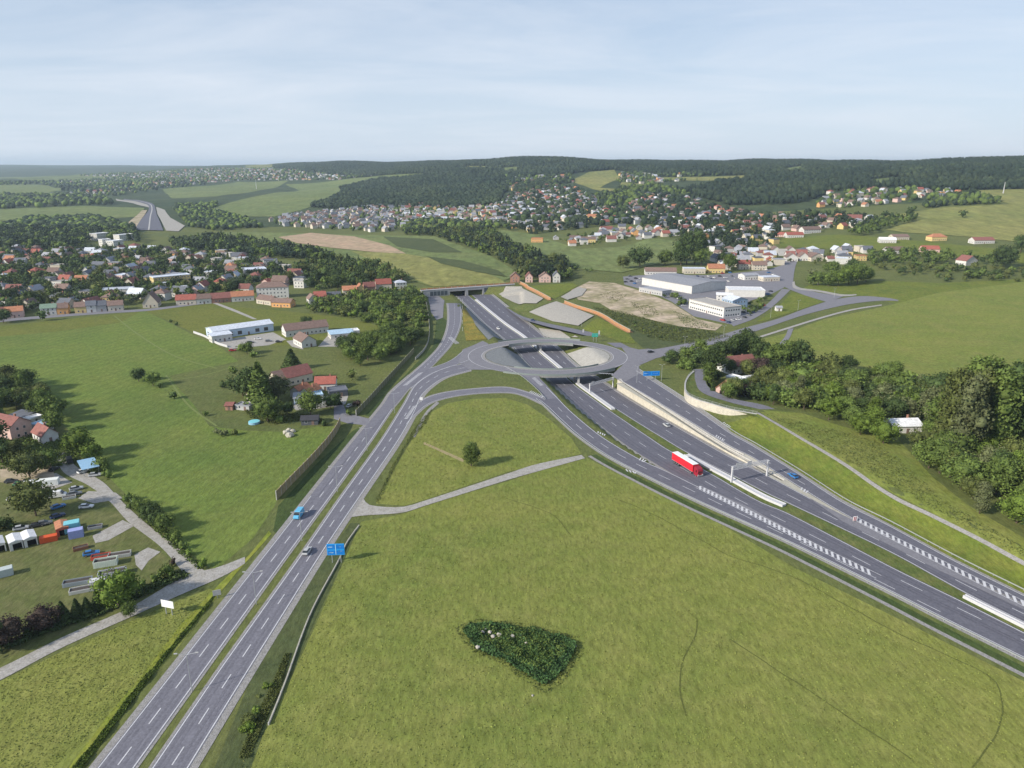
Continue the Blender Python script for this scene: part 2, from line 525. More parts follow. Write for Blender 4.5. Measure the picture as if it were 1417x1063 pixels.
def band(name, a, b, m, zf, kind="structure", cols=3, thick=0.0):
    """a road surface between two edge lines; zf(x, y) gives its height"""
    n = max(len(a), len(b)); a = resamp(a, n); b = resamp(b, n)
    V = []
    for t in np.linspace(0, 1, cols + 1):
        p = a * (1 - t) + b * t
        V.append(np.c_[p, zf(p[:, 0], p[:, 1])])
    V = np.array(V)
    c = cols + 1
    F = []
    for i in range(cols):
        for k in range(n - 1):
            F.append((i * n + k, i * n + k + 1, (i + 1) * n + k + 1, (i + 1) * n + k))
    V = V.reshape(-1, 3)
    o = link(name, mesh_np(name, V, F, [m]))
    me = o.data
    # face up
    if me.polygons[0].normal.z < 0:
        me.flip_normals()
    if kind: tag(o, kind=kind)
    return o


def offset(line, d):
    t = np.gradient(line, axis=0); t /= np.hypot(*t.T)[:, None] + 1e-9
    return line + np.c_[t[:, 1], -t[:, 0]] * d     # positive = to the right of travel


class MB:
    """collects faces for one mesh"""
    def __init__(s): s.v = []; s.f = []; s.m = []

    def add(s, v, f, mi=0):
        n = len(s.v); s.v += [tuple(p) for p in v]
        s.f += [tuple(i + n for i in q) for q in f]; s.m += [mi] * len(f)

    def box(s, x0, x1, y0, y1, z0, z1, mi=0, taper=0.0, bottom=True):
        t = taper
        v = [(x0, y0, z0), (x1, y0, z0), (x1, y1, z0), (x0, y1, z0), (x0 + t, y0 + t, z1), (x1 - t, y0 + t, z1), (x1 - t, y1 - t, z1), (x0 + t, y1 - t, z1)]
        f = [(0, 1, 5, 4), (1, 2, 6, 5), (2, 3, 7, 6), (3, 0, 4, 7), (4, 5, 6, 7)] + ([(3, 2, 1, 0)] if bottom else [])
        s.add(v, f, mi)

    def bar(s, p, q, w, mi=0, h=None, n=4, w2=None):
        p = Vector(p); q = Vector(q); d = (q - p); d.normalize()
        u = d.cross(Vector((0, 0, 1)))
        if u.length < .01: u = Vector((1, 0, 0))
        u.normalize(); k = u.cross(d); h = h or w; w2 = w2 or w
        ring = lambda c, r, r2: [c + u * math.cos(a) * r + k * math.sin(a) * r2 for a in [math.pi * 2 * (i + .5) / n for i in range(n)]]
        g = 2 ** .5 if n == 4 else 1
        v = ring(p, w / 2 * g, h / 2 * g) + ring(q, w2 / 2 * g, w2 / w * h / 2 * g)
        f = [(i, (i + 1) % n, n + (i + 1) % n, n + i) for i in range(n)] + [tuple(range(n - 1, -1, -1)), tuple(range(n, 2 * n))]
        s.add(v, f, mi)

    def wall(s, line, z0, z1, th, mi=0, zf0=None, zf1=None):
        """an upright band of thickness th along a line"""
        line = np.array(line); a = offset(line, th / 2); b = offset(line, -th / 2); n = len(line)
        za = zf0(line[:, 0], line[:, 1]) if zf0 else np.full(n, z0)
        zb = zf1(line[:, 0], line[:, 1]) if zf1 else np.full(n, z1)
        v = [(a[i, 0], a[i, 1], za[i]) for i in range(n)] + [(a[i, 0], a[i, 1], zb[i]) for i in range(n)] + \
            [(b[i, 0], b[i, 1], zb[i]) for i in range(n)] + [(b[i, 0], b[i, 1], za[i]) for i in range(n)]
        f = []
        for r in range(3):
            for i in range(n - 1):
                f.append((r * n + i, r * n + i + 1, (r + 1) * n + i + 1, (r + 1) * n + i))
        f += [(0, n, 2 * n, 3 * n), (n - 1, 4 * n - 1, 3 * n - 1, 2 * n - 1)]
        s.add(v, f, mi)

    def mesh(s, name, mats):
        me = bpy.data.meshes.new(name)
        me.from_pydata(s.v, [], s.f)
        for m in mats: me.materials.append(m)
        if len(mats) > 1: me.polygons.foreach_set("material_index", s.m)
        me.update()
        return me

    def obj(s, name, mats, parent=None, loc=None, rz=0.0, fix=True):
        me = s.mesh(name, mats if isinstance(mats, (list, tuple)) else [mats])
        if fix:
            bm = bmesh.new(); bm.from_mesh(me); bmesh.ops.recalc_face_normals(bm, faces=bm.faces); bm.to_mesh(me); bm.free()
        return link(name, me, parent, loc, rz)


def markings(name, lines, zf):
    """painted strips: (centre line, width, dash, gap)"""
    mb = MB()
    for line, w, dash, gap in lines:
        line = resamp(line, max(2, int(np.hypot(*np.diff(line, axis=0).T).sum() / 1.5) + 1))
        s = np.r_[0, np.cumsum(np.hypot(*np.diff(line, axis=0).T))]
        segs = [(0, s[-1])] if not dash else [(k, min(k + dash, s[-1])) for k in np.arange(0, s[-1] - 1, dash + gap)]
        for a, b in segs:
            n = max(2, int((b - a) / 3) + 1)
            t = np.linspace(a, b, n)
            q = np.c_[np.interp(t, s, line[:, 0]), np.interp(t, s, line[:, 1])]
            l, r = offset(q, w / 2), offset(q, -w / 2)
            zl = zf(l[:, 0], l[:, 1]); zr = zf(r[:, 0], r[:, 1])
            v = [(l[i, 0], l[i, 1], zl[i]) for i in range(n)] + [(r[i, 0], r[i, 1], zr[i]) for i in range(n)]
            mb.add(v, [(i, i + 1, n + i + 1, n + i) for i in range(n - 1)])
    o = mb.obj(name, M_WHITE, fix=False)
    return tag(o, kind="structure")
# ------------------------------------------------------------ fields
def L0(pts, step=3.0):
    return smoothline([gz(*p) for p in pts], step)


def field(name, px, m, off=.03, step=None):
    return drape(name, P(px), m, off, step)


def flat(z):
    return lambda x, y: np.zeros_like(np.asarray(x, float)) + z


def zflat(off):      # lies on level ground and on the bank
    return lambda x, y: np.maximum(base_h(x, y), 0) + off


def zmo(off):
    return lambda x, y: zM(y) + off


field("meadow_foreground", [(330, 1063), (372, 1100), (1500, 1110), (1500, 980), (1417, 943), (1230, 850), (1100, 786), (1000, 727), (880, 668), (812, 634), (745, 652), (700, 667), (640, 684), (590, 700), (555, 712), (500, 722), (470, 790), (430, 880), (375, 1000)], M_FORE, .02, 6)
field("meadow_inside_ramp", [(520, 697), (560, 700), (590, 691), (700, 654), (805, 628), (790, 606), (760, 580), (730, 560), (700, 551), (655, 552), (620, 558), (594, 572), (575, 600), (545, 650)], M_FORE, .02, 5)
field("meadow_left", [(-330, 1000), (-200, 640), (-60, 560), (0, 520), (60, 560), (100, 600), (130, 640), (180, 690), (230, 740), (285, 783), (300, 788), (350, 745), (380, 700), (385, 688), (420, 645), (470, 590), (440, 590), (400, 598), (340, 596), (290, 590), (268, 560), (245, 535), (235, 520), (330, 500), (300, 478), (270, 465), (235, 447), (200, 430), (150, 437), (0, 463), (-300, 480), (-500, 520)], M_LEFT, .02, 8)
field("meadow_strip_left", [(-300, 470), (0, 452), (70, 444), (150, 436), (195, 431), (165, 447), (80, 459), (0, 466), (-300, 483)], M_LEFT2, .05, 8)
field("meadow_behind_hall", [(200, 430), (290, 421), (330, 425), (390, 430), (480, 440), (560, 460), (585, 470), (540, 490), (500, 480), (430, 478), (340, 478), (285, 468), (262, 458), (235, 445)], M_LEFT2, .05, 8)
field("meadow_right", [(960, 512), (1010, 480), (1085, 462), (1140, 442), (1220, 425), (1300, 405), (1417, 390), (1560, 385), (1700, 520), (1500, 530), (1417, 540), (1310, 535), (1280, 520), (1200, 508), (1120, 495), (1050, 500)], M_RIGHT, .05, 8)
field("meadow_right_upper", [(1105, 402), (1130, 390), (1200, 388), (1300, 392), (1417, 386), (1417, 394), (1300, 409), (1240, 420), (1200, 412), (1160, 412), (1125, 405)], M_BANK, .04, 6)
field("bank_grass", [(1000, 586), (1048, 573), (1100, 604), (1160, 640), (1228, 684), (1290, 715), (1352, 746), (1417, 780), (1560, 850), (1560, 898), (1417, 822), (1321, 774), (1228, 724), (1166, 692), (1104, 652), (1042, 614), (1012, 598)], M_BANK, .16, 4)
field("meadow_by_wood", [(1055, 568), (1110, 572), (1170, 592), (1240, 606), (1290, 660), (1340, 700), (1417, 745), (1560, 790), (1560, 830), (1417, 770), (1340, 735), (1280, 700), (1200, 650), (1110, 600)], M_RIGHT, .10, 5)
for px in ([(300, 472), (324, 468), (378, 460), (396, 470), (372, 478), (318, 483)], [(440, 480), (456, 462), (498, 464), (512, 470), (500, 478), (470, 480)], [(400, 560), (415, 552), (432, 555), (460, 545), (482, 548), (478, 560), (464, 562), (440, 566), (410, 568)], [(396, 472), (416, 470), (420, 484), (404, 480)]):
    field("yard_paving", px, M_PATH, .10, 3)
band("pale_path", L0([(604, 556), (588, 572), (571, 604)]), L0([(608, 558), (592, 574), (574, 606)]), M_GRAVEL, flat(.10))
field("bank_top", [(1050, 570), (1120, 578), (1200, 600), (1260, 640), (1300, 690), (1360, 730), (1417, 760), (1560, 800), (1560, 845), (1417, 778), (1352, 743), (1290, 711), (1228, 680), (1166, 640), (1104, 603)], M_RIGHT, .16, 5)
field("yard_grass_left", [(-300, 930), (-200, 740), (-40, 650), (70, 640), (110, 670), (170, 710), (245, 786), (262, 797), (190, 832), (90, 876), (0, 915)], M_YARD, .03, 6)
field("meadow_bottom_left", [(-300, 1110), (-300, 1000), (0, 943), (90, 900), (190, 856), (250, 830), (290, 815), (305, 820), (240, 905), (150, 1000), (110, 1045), (50, 1110)], M_FORE, .03, 6)
# rank verge grass left of the dual carriageway
field("rank_verge_grass", [(60, 1110), (95, 1063), (150, 990), (200, 930), (250, 865), (300, 812), (345, 768), (372, 735), (376, 739), (330, 790), (290, 838), (240, 898), (190, 962), (140, 1030), (82, 1110)], grassmat("rank_grass", (.21, .235, .035), (.15, .20, .03), (.30, .25, .08), big=.05, mid=.2), .06, 4)
field("embankment_left", [(378, 735), (385, 700), (440, 640), (490, 595), (508, 588), (500, 600), (460, 650), (420, 700), (384, 740)], grassmat("dark_verge", (.055, .085, .026), (.045, .07, .022), (.09, .10, .04)), .036, 4)
field("embankment_left_upper", [(505, 575), (560, 520), (600, 478), (604, 442), (590, 418), (612, 440), (622, 445), (612, 470), (598, 492), (568, 515), (543, 540), (528, 560), (515, 578)], MATS["dark_verge"], .036, 4)
field("embankment_right", [(275, 1110), (300, 1055), (345, 945), (400, 850), (455, 765), (485, 724), (498, 724), (478, 770), (440, 850), (400, 940), (370, 1000), (330, 1110)], grassmat("verge_olive", (.075, .095, .038), (.062, .082, .033), (.13, .13, .055)), .036, 4)
CLEAR = []
for k, (nm, px, m) in enumerate([
    ("hill_clearing", [(1085, 233), (1108, 230), (1115, 236), (1092, 240)], M_FAR),
    ("hill_clearing", [(480, 248), (530, 243), (590, 240), (600, 243), (540, 249)], M_FAR),
    ("hill_clearing", [(690, 233), (715, 231), (722, 236), (700, 239)], M_FAR),
    ("hill_clearing", [(1190, 250), (1235, 246), (1260, 250), (1215, 255)], M_FAR),
    ("farm_field", [(0, 290), (120, 285), (200, 288), (195, 300), (110, 305), (0, 306), (-200, 306), (-200, 290)], M_FAR),
    ("farm_field", [(-150, 258), (60, 256), (90, 262), (60, 270), (-150, 272)], M_FAR),
    ("farm_field", [(80, 243), (170, 245), (100, 252), (-100, 252), (-100, 247)], M_FAR),
    ("farm_field", [(225, 262), (330, 252), (400, 250), (370, 262), (300, 272), (240, 275)], M_FAR),
    ("farm_field", [(290, 290), (340, 275), (420, 262), (475, 262), (470, 272), (420, 290), (380, 300), (330, 300)], M_FAR),
    ("farm_field", [(395, 255), (480, 248), (530, 243), (500, 250), (470, 262), (415, 264)], M_FAR),
    ("farm_field", [(340, 226), (375, 226), (378, 232), (340, 234)], M_FARGOLD),
    ("farm_field", [(645, 230), (672, 230), (675, 235), (645, 235)], M_FARGOLD),
    ("farm_field", [(790, 250), (815, 238), (850, 235), (860, 247), (830, 260), (858, 262), (850, 268), (820, 262), (800, 255)], M_FARGOLD),
    ("farm_field", [(860, 252), (900, 256), (890, 262), (858, 258)], M_FARGOLD),
    ("farm_field", [(905, 246), (960, 245), (1030, 243), (1025, 250), (940, 250), (910, 249)], M_FARGOLD),
    ("hillside_meadow", [(1220, 300), (1300, 288), (1400, 283), (1560, 275), (1700, 330), (1417, 336), (1340, 328), (1250, 322), (1225, 318), (1270, 305)], M_FARGOLD),
    ("hillside_meadow", [(1340, 264), (1417, 262), (1700, 255), (1700, 282), (1417, 285), (1395, 282)], M_FARGOLD),
    ("valley_meadow", [(690, 318), (740, 325), (800, 345), (860, 342), (900, 330), (945, 335), (950, 350), (930, 360), (860, 378), (800, 372), (740, 355), (700, 335)], M_FAR),
    ("valley_meadow", [(470, 325), (600, 327), (680, 355), (720, 380), (690, 392), (600, 398), (560, 385), (520, 368), (440, 350), (350, 335), (300, 330), (300, 322), (380, 322)], M_FAR),
    ("valley_meadow", [(1075, 330), (1160, 325), (1230, 330), (1380, 345), (1417, 350), (1417, 365), (1280, 352), (1150, 345), (1080, 342)], M_BANK)]):
    o = field(nm, px, m, .5, None)
    o.name = nm
    CLEAR.append(px)
field("dry_meadow", [(485, 348), (560, 352), (630, 364), (690, 386), (700, 393), (600, 398), (565, 384), (520, 364)], M_FARGOLD, .9, 8)
field("scrub_meadow", [(530, 328), (600, 332), (640, 350), (600, 350), (550, 342)], MATS["verge_olive"], .9, 8)
field("scrub_meadow", [(590, 356), (640, 362), (690, 376), (700, 384), (660, 378), (610, 366)], MATS["verge_olive"], 1.2, 8)
field("bare_earth_plot", [(385, 329), (430, 323), (490, 328), (540, 341), (562, 352), (520, 350), (460, 344), (410, 337)], mat("brown_soil", (.42, .29, .20), .95, var=.25, scale=.03, c2=(.33, .26, .16)), 1.0, 6)
field("bare_earth_site", [(790, 402), (815, 390), (850, 392), (890, 404), (930, 420), (965, 442), (1000, 450), (990, 458), (940, 452), (905, 444), (880, 438), (850, 432), (830, 420), (800, 415)], M_SAND, .25, 3)
field("scrub_slope", [(820, 425), (860, 434), (905, 446), (990, 460), (1015, 466), (940, 488), (890, 482), (868, 462), (840, 448)], MATS["verge_olive"], .15, 4)

# ------------------------------------------------------------ the dual carriageway on the left
def L0(pts, step=3.0):
    return smoothline([gz(*p) for p in pts], step)


def LM(pts, step=3.0):
    return smoothline([gM(*p) for p in pts], step)


L_L = L0([(85, 1125), (134, 1063), (238, 931), (304.7, 845.5), (372, 760), (429, 687), (489, 610.8), (529, 562), (543, 542), (568.6, 519)])
L_R = L0([(142, 1125), (187, 1063), (281.7, 931), (343, 845.5), (404.5, 760), (458, 687), (513, 610.8), (546, 562), (561, 542), (581, 519)])
R_L = L0([(166, 1125), (209.5, 1063), (300, 931), (361, 845.5), (419.5, 763), (472, 687), (526.7, 610.8), (558.5, 560), (573.7, 534), (594, 519), (619.5, 508), (648, 503)])
R_R = L0([(224, 1125), (262, 1063), (343, 931), (396.5, 845), (448, 763), (499, 687), (551, 610.8), (574, 570), (583, 549), (598, 534), (618, 522), (650, 513)])
band("road_shoulder", offset(L_L, -1.6), offset(L_R, .6), M_GRAVEL, flat(.068))
band("road_shoulder", offset(R_L, -.6), offset(R_R, 1.7), M_GRAVEL, flat(.068))
band("road", L_L, L_R, M_ASPH, flat(.09))
band("road", R_L, R_R, M_ASPH, flat(.09))
LL2, LR2 = L0([(429, 687), (489, 610.8), (529, 562), (543, 542), (568.6, 519), (594, 496), (611, 476), (619.5, 453), (620.7, 432.7), (619, 415)]), \
    L0([(440, 687), (500, 610.8), (546, 562), (564, 540), (586, 518), (606, 498), (625, 476), (636, 453), (638, 432.7), (637, 415)])
ZG = lambda off: (lambda x, y: hg(x, y) + off)
band("road", LL2, LR2, M_ASPH, ZG(.16))
band("road_shoulder", offset(LL2, -1.2), offset(LR2, .8), M_GRAVEL, ZG(.08))
E1a, E1b = L0([(640, 486), (628, 496), (614.4, 503), (589, 512), (572, 521)]), L0([(652, 497), (640, 502), (617, 510), (594, 519), (568.6, 538)])
band("road", E1a, E1b, M_ASPH, flat(.108))
Fa = L0([(551, 600), (566, 574), (577, 559), (594, 549), (619.5, 542.5), (657.6, 538), (700, 536), (732.8, 544), (755, 553)])
Fb = L0([(549, 616), (560, 592), (577, 572.4), (594, 559), (619.5, 550.5), (657.6, 545), (702, 543.6), (725, 548), (753, 560.7)])
band("road", Fa, Fb, M_ASPH, flat(.096))
band("road_shoulder", offset(Fa, -1.0), offset(Fb, 1.0), M_GRAVEL, flat(.042))
Ga, Gb = L0([(700, 508), (722.6, 521), (743, 537.8), (757, 553)]), L0([(728, 514), (742, 520), (753, 530), (772, 550.5)])
band("road", Ga, Gb, M_ASPH, flat(.102))
Ca = L0([(745, 553), (756, 562), (775, 580), (802, 604), (842.6, 632), (898.5, 661), (964.6, 693), (1040, 727), (1104, 756), (1228, 817), (1306, 856.6), (1417, 911.5), (1560, 982)])
Cb = L0([(757, 536), (770, 549), (791.8, 571), (832.4, 604), (883, 634.4), (924, 653), (964.6, 673), (1040, 711), (1128, 755), (1216, 799), (1417, 896), (1560, 965)])
band("motorway_ramp", Ca, Cb, M_ASPHD, flat(.098))
band("road_shoulder", offset(Ca, 1.6), offset(Ca, 0), M_GRAVEL, flat(.06))
# ditch with a concrete channel between the ramp and the meadow
DT = offset(Ca, 6.5)[24:]
band("ditch_channel", offset(DT, -.7), offset(DT, .7), M_GRAVEL, flat(.07))
band("ditch_slope", offset(DT, -3.2), offset(DT, -.7), MATS["dark_verge"], flat(.065))
band("verge", offset(DT, -5.0), offset(DT, -3.2), M_VERGE, flat(.055))
# motorway
AL, AR, BL, BR = LM(P_AL), LM(P_AR), LM(P_BL), LM(P_BR)
band("motorway", AL, AR, M_ASPHD, zmo(.06))
band("motorway", BL, BR, M_ASPHD, zmo(.06))
band("motorway_shoulder", offset(AL, 2.3), AL, M_GRAVEL, zmo(.03))
band("motorway_shoulder", BR, offset(BR, -2.0), M_GRAVEL, zmo(.03))
band("motorway_median", AR, BL, M_VERGE, zmo(.12))
DL, DR = L0(P_DL), L0(P_DR)
Dcomb = L0([(863, 529.5), (908.7, 556), (959.5, 586.7), (1010, 618), (1042, 634), (1104, 673.5), (1166, 711), (1230, 744), (1321, 790), (1417, 836), (1560, 906)])
band("motorway_ramp", Dcomb, DR, M_ASPHD, flat(.094))
band("motorway_shoulder", DR, offset(DR, -2.4), M_GRAVEL, flat(.07))
band("verge", offset(DL, 4.5)[:70], DL[:70], M_STONEW, flat(.05))
# exit ramp from the motorway up to the roundabout
def zH(off):
    return lambda x, y: np.interp(y, [380, 445, 500, 560, 640], [0, 0, -1.6, -4.6, -7]) + off
Ha = smoothline([gz(700, 425, -5.6), gz(722, 436, -3.6), gz(743, 441.5, -2), gz(763, 446, -1), gz(801, 454), gz(834, 462), (75, 436)])
Hb = smoothline([gz(706, 432, -5.8), gz(722, 441.5, -4), gz(743, 447.5, -2.2), gz(763, 452.5, -1.2), gz(801, 460.5), gz(824, 467), (66, 437)])
band("motorway_exit_road", Ha, Hb, M_ASPH, zH(.15))
band("verge", offset(Ha, -4), Ha, M_VERGE, zH(.0))

# ------------------------------------------------------------ roundabout
RC = np.array([21.5, 417.0]); RA, RB = 48.5, 42.5
th = np.linspace(0, 2 * np.pi, 161)
def ell(a, b): return np.c_[RC[0] + a * np.cos(th), RC[1] + b * np.sin(th)]
RO, RI = ell(RA, RB), ell(RA - 9.0, RB - 9.5)
band("roundabout", RO, RI, M_ASPHW, flat(.14))
band("roundabout_kerb", ell(RA - 9.0, RB - 9.5), ell(RA - 10.6, RB - 11.2), M_GRAVEL, flat(.20), cols=1)
# road fillets where the arms join
for nm, px in (("junction_apron", [(640, 484), (655, 478), (668, 472), (676, 476), (662, 488), (668, 500), (690, 512), (650, 512), (634, 502)]),
               ("junction_apron", [(858, 478), (884, 484), (905, 482), (906, 497), (884, 506), (886, 517), (862, 530), (846, 520), (862, 505), (868, 492)]),
               ("junction_apron", [(698, 506), (740, 516), (748, 524), (722, 521)])):
    drape(nm, [gz(*p) for p in px], M_ASPHW, .125, 5, hf=flat(0))
# surfaces inside the oval and beside the cutting
def mask_poly(px): return [gp(*p) for p in px]
def inside_ell(pts, a, b):
    return [(RC[0] + a * math.cos(t), RC[1] + b * math.sin(t)) for t in pts]
def xl_at(y): return float(xat(G_AL, y)) - 1.8
def xr_at(y): return float(xat(G_BR, y)) + 2.4
ys = np.linspace(RC[1] - 27, RC[1] + 29, 12)
a2, b2 = RA - 10.8, RB - 11.4
def xe(y, s): return RC[0] + s * a2 * math.sqrt(max(0, 1 - ((y - RC[1]) / b2) ** 2))
pl = [(xl_at(y), y) for y in ys] + [(xe(y, -1), y) for y in ys[::-1]]
pr = [(xr_at(y), y) for y in ys] + [(xe(y, 1), y) for y in ys[::-1]]
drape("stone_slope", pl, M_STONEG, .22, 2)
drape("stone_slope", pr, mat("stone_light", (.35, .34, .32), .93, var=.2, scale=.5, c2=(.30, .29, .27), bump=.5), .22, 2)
# stone aprons above the roundabout, right of the motorway
for px, m in (([(700, 398), (722, 398), (752, 414), (742, 421), (718, 422), (702, 415), (690, 408)], M_STONE),
              ([(732, 433), (770, 418), (822, 438), (800, 452), (765, 446)], M_STONE),
              ([(776, 412), (800, 398), (812, 401), (805, 410), (785, 416)], M_STONE),
              ([(745, 455), (775, 459), (800, 468), (770, 470), (752, 466)], M_STONE)):
    drape("stone_apron", P(px), m, .7, 1.6)
drape("gravel_strip", P([(640, 428), (647, 426), (694, 470), (676, 471), (662, 455)]), M_STONEG, .2, 2.0)
drape("dry_grass_wedge", P([(640, 424), (645, 428), (660, 455), (674, 470), (645, 472), (641, 450)]), grassmat("flower_verge", (.22, .19, .04), (.13, .15, .035), (.33, .20, .04), big=.1, mid=.3, dryamt=.7), .25, 2.0)
drape("service_yard", P([(592, 404), (606, 405), (615, 416), (613, 440), (604, 443), (596, 432)]), M_ASPHW, .15, 3)
drape("grass_apron", P([(733, 396), (792, 392), (800, 396), (768, 414), (752, 406)]), M_BANK, .25, 4)
drape("grass_apron", P([(826, 440), (868, 458), (880, 476), (858, 474), (806, 456)]), M_BANK, .25, 4)
drape("grass_apron", P([(706, 425), (740, 424), (756, 418), (766, 418), (730, 432), (716, 432)]), M_VERGE, .25, 2)

# bridge decks of the roundabout over the cutting: (angle range)
def deck(a0, a1, label):
    root = empty("bridge", (0, 0, 0)); tag(root, label, "bridge")
    t = np.linspace(math.radians(a0), math.radians(a1), 26)
    def ln(a, b): return np.c_[RC[0] + a * np.cos(t), RC[1] + b * np.sin(t)]
    o, i = ln(RA + 1.4, RB + 1.4), ln(RA - 10.6, RB - 11.2)
    mb = MB(); n = len(t)
    v = [(*o[k], .12) for k in range(n)] + [(*i[k], .12) for k in range(n)] + [(*o[k], -.95) for k in range(n)] + [(*i[k], -.95) for k in range(n)]
    f = []
    for k in range(n - 1):
        f += [(k, k + 1, n + k + 1, n + k), (2 * n + k, 3 * n + k, 3 * n + k + 1, 2 * n + k + 1), (k, 2 * n + k, 2 * n + k + 1, k + 1), (n + k, n + k + 1, 3 * n + k + 1, 3 * n + k)]
    mb.add(v, f); mb.obj("deck", mat("deck_concrete", (.27, .27, .265), .88, var=.18, scale=.4, c2=(.22, .225, .22)), root)
    for line in (ln(RA + 1.1, RB + 1.1), ln(RA - 10.3, RB - 10.9)):
        mb = MB(); mb.wall(line, .12, .95, .22); mb.obj("parapet", M_PARAPET, root)
    # pier on the median
    ym = RC[1] + (RB - 5) * math.sin(math.radians((a0 + a1) / 2))
    for dy in (-3.2, 3.2):
        y = ym + dy
        x = (float(xat(np.array([gM(*p) for p in P_AR]), y)) + float(xat(np.array([gM(*p) for p in P_BL]), y))) / 2
        mb = MB(); mb.box(x - .6, x + .6, y - .6, y + .6, float(zM(y)), -1.1); mb.obj("pier", M_CONC, root)
M_PARAPET = mat("parapet_grey_green", (.20, .235, .228), .7, var=.1, scale=.8)
deck(62, 128, "far curved concrete bridge carrying the roundabout over the motorway")
deck(238, 318, "near curved concrete bridge carrying the roundabout over the motorway")

# ------------------------------------------------------------ roads on the right
Ja = L0([(876, 486), (898, 484.8), (936, 478.5), (987, 467), (1025, 455.6), (1076, 441.6), (1114, 427.6), (1152, 416), (1190, 411), (1225, 413), (1243, 416)])
Jb = L0([(880, 502.6), (911, 495.5), (961.6, 483.5), (1012.4, 469.6), (1063, 453), (1114, 436), (1165, 423.5), (1200, 418.5), (1225, 417), (1243, 417.5)])
band("road", Ja, Jb, M_ASPHW, zflat(.2))
Ka = L0([(1168, 411), (1126.8, 405), (1100, 396), (1098, 385), (1100, 374), (1103, 366)]); Kb = L0([(1145, 419), (1109, 408), (1082, 396), (1080, 385), (1082, 374), (1086, 366)])
band("road", Ka, Kb, M_ASPHW, zflat(.24))
band("cycle_path", L0([(1036, 470.5), (1088, 454), (1139.5, 438.2), (1180, 428), (1220, 422)]), L0([(1036, 473), (1088, 456.5), (1139.5, 440.5), (1180, 430), (1220, 423.5)]), M_PATH, zflat(.22))
band("cycle_path", L0([(1096, 393), (1100, 401), (1130, 405), (1165, 411), (1185, 410)]), L0([(1099, 391), (1104, 399), (1134, 403.2), (1165, 408.6), (1185, 408.5)]), M_PATH, zflat(.30))
band("field_track", L0([(1091, 455), (1085, 468), (1072, 482)]), L0([(1098, 455), (1092, 469), (1080, 482)]), M_ASPHW, zflat(.2))
band("industrial_road", L0([(1082, 401), (1063, 420), (1038, 436), (1005, 443)]), L0([(1094, 402), (1070, 424), (1044, 441), (1015, 452)]), M_ASPHW, zflat(.21))
field("industrial_yard", [(862, 383), (900, 380), (980, 381), (1060, 374), (1086, 366), (1100, 366), (1096, 380), (1085, 398), (1066, 408), (1040, 416), (1036, 436), (1015, 450), (960, 438), (930, 418), (900, 404), (864, 394)], M_ASPHW, .12, 5)
field("verge_triangle", [(1078, 424), (1096, 404), (1118, 410), (1140, 418), (1110, 428), (1060, 444), (1046, 446), (1070, 430)], M_BANK, .19, 3)
# service road on its curved retaining wall
def zS(off): return lambda x, y: hgt(x, y) + off
SVa = smoothline([gz(961, 514, .5), gz(962, 530, 2), gz(972, 545, 3), gz(1012, 558, 3.6), gz(1063, 570, 4), gz(1100, 592, 4), gz(1130, 610, 4)])
SVb = smoothline([gz(976, 514, .5), gz(976, 530, 2), gz(984, 540, 3), gz(1014, 552, 3.6), gz(1063, 562, 4), gz(1104, 585, 4), gz(1136, 606, 4)])
SVz = lambda off: (lambda x, y: np.interp(y, [262, 300, 330, 352, 375, 395], [4.2, 4.0, 3.6, 3.2, 2.4, .4]) + off)
band("service_road", SVa, SVb, M_ASPH, SVz(.05))
WL = smoothline([gz(960, 516, 1.5), gz(952, 524, 2.0), gz(948, 534, 2.4), gz(950, 546, 2.9), gz(962, 553, 3.3), gz(982, 559, 3.5), gz(1012, 567, 3.8), gz(1048, 573, 4.1)], 2)
rw = empty("retaining_wall", (0, 0, 0)); tag(rw, "curved cream retaining wall carrying the service road beside the ramp", "retaining wall")
mb = MB(); mb.wall(WL, -.2, 0, .6, zf1=SVz(-.05)); mb.obj("wall", M_CONCY, rw)
mb = MB(); mb.wall(WL, 0, 0, .8, zf0=SVz(-.04), zf1=SVz(.2)); mb.obj("coping", M_CONC, rw)
mb = MB()
for k in range(0, len(WL), 2):
    z = float(SVz(.2)(0, WL[k, 1])); mb.box(WL[k, 0] - .05, WL[k, 0] + .05, WL[k, 1] - .05, WL[k, 1] + .05, z, z + 1.1)
mb.wall(WL, 0, 0, .06, zf0=SVz(1.2), zf1=SVz(1.3)); mb.wall(WL, 0, 0, .06, zf0=SVz(.7), zf1=SVz(.76)); mb.obj("railing", M_STEEL, rw)
mb = MB(); mb.wall(offset(SVb, -.2), 0, 0, .4, zf0=lambda x, y: hg(x, y) - .5, zf1=SVz(-.03)); tag(mb.obj("service_road_side", M_VERGE), kind="structure")
band("service_fill", WL, resamp(SVa, len(WL)), M_VERGE, SVz(-.02))
BT = smoothline([gp(*p) for p in [(1048, 572), (1104, 605), (1166, 642), (1228, 684), (1290, 715), (1352, 746), (1417, 781), (1560, 852)]])
band("bank_path", offset(BT, .7), offset(BT, -.7), M_GRAVEL, lambda x, y: hg(x, y) + .3)

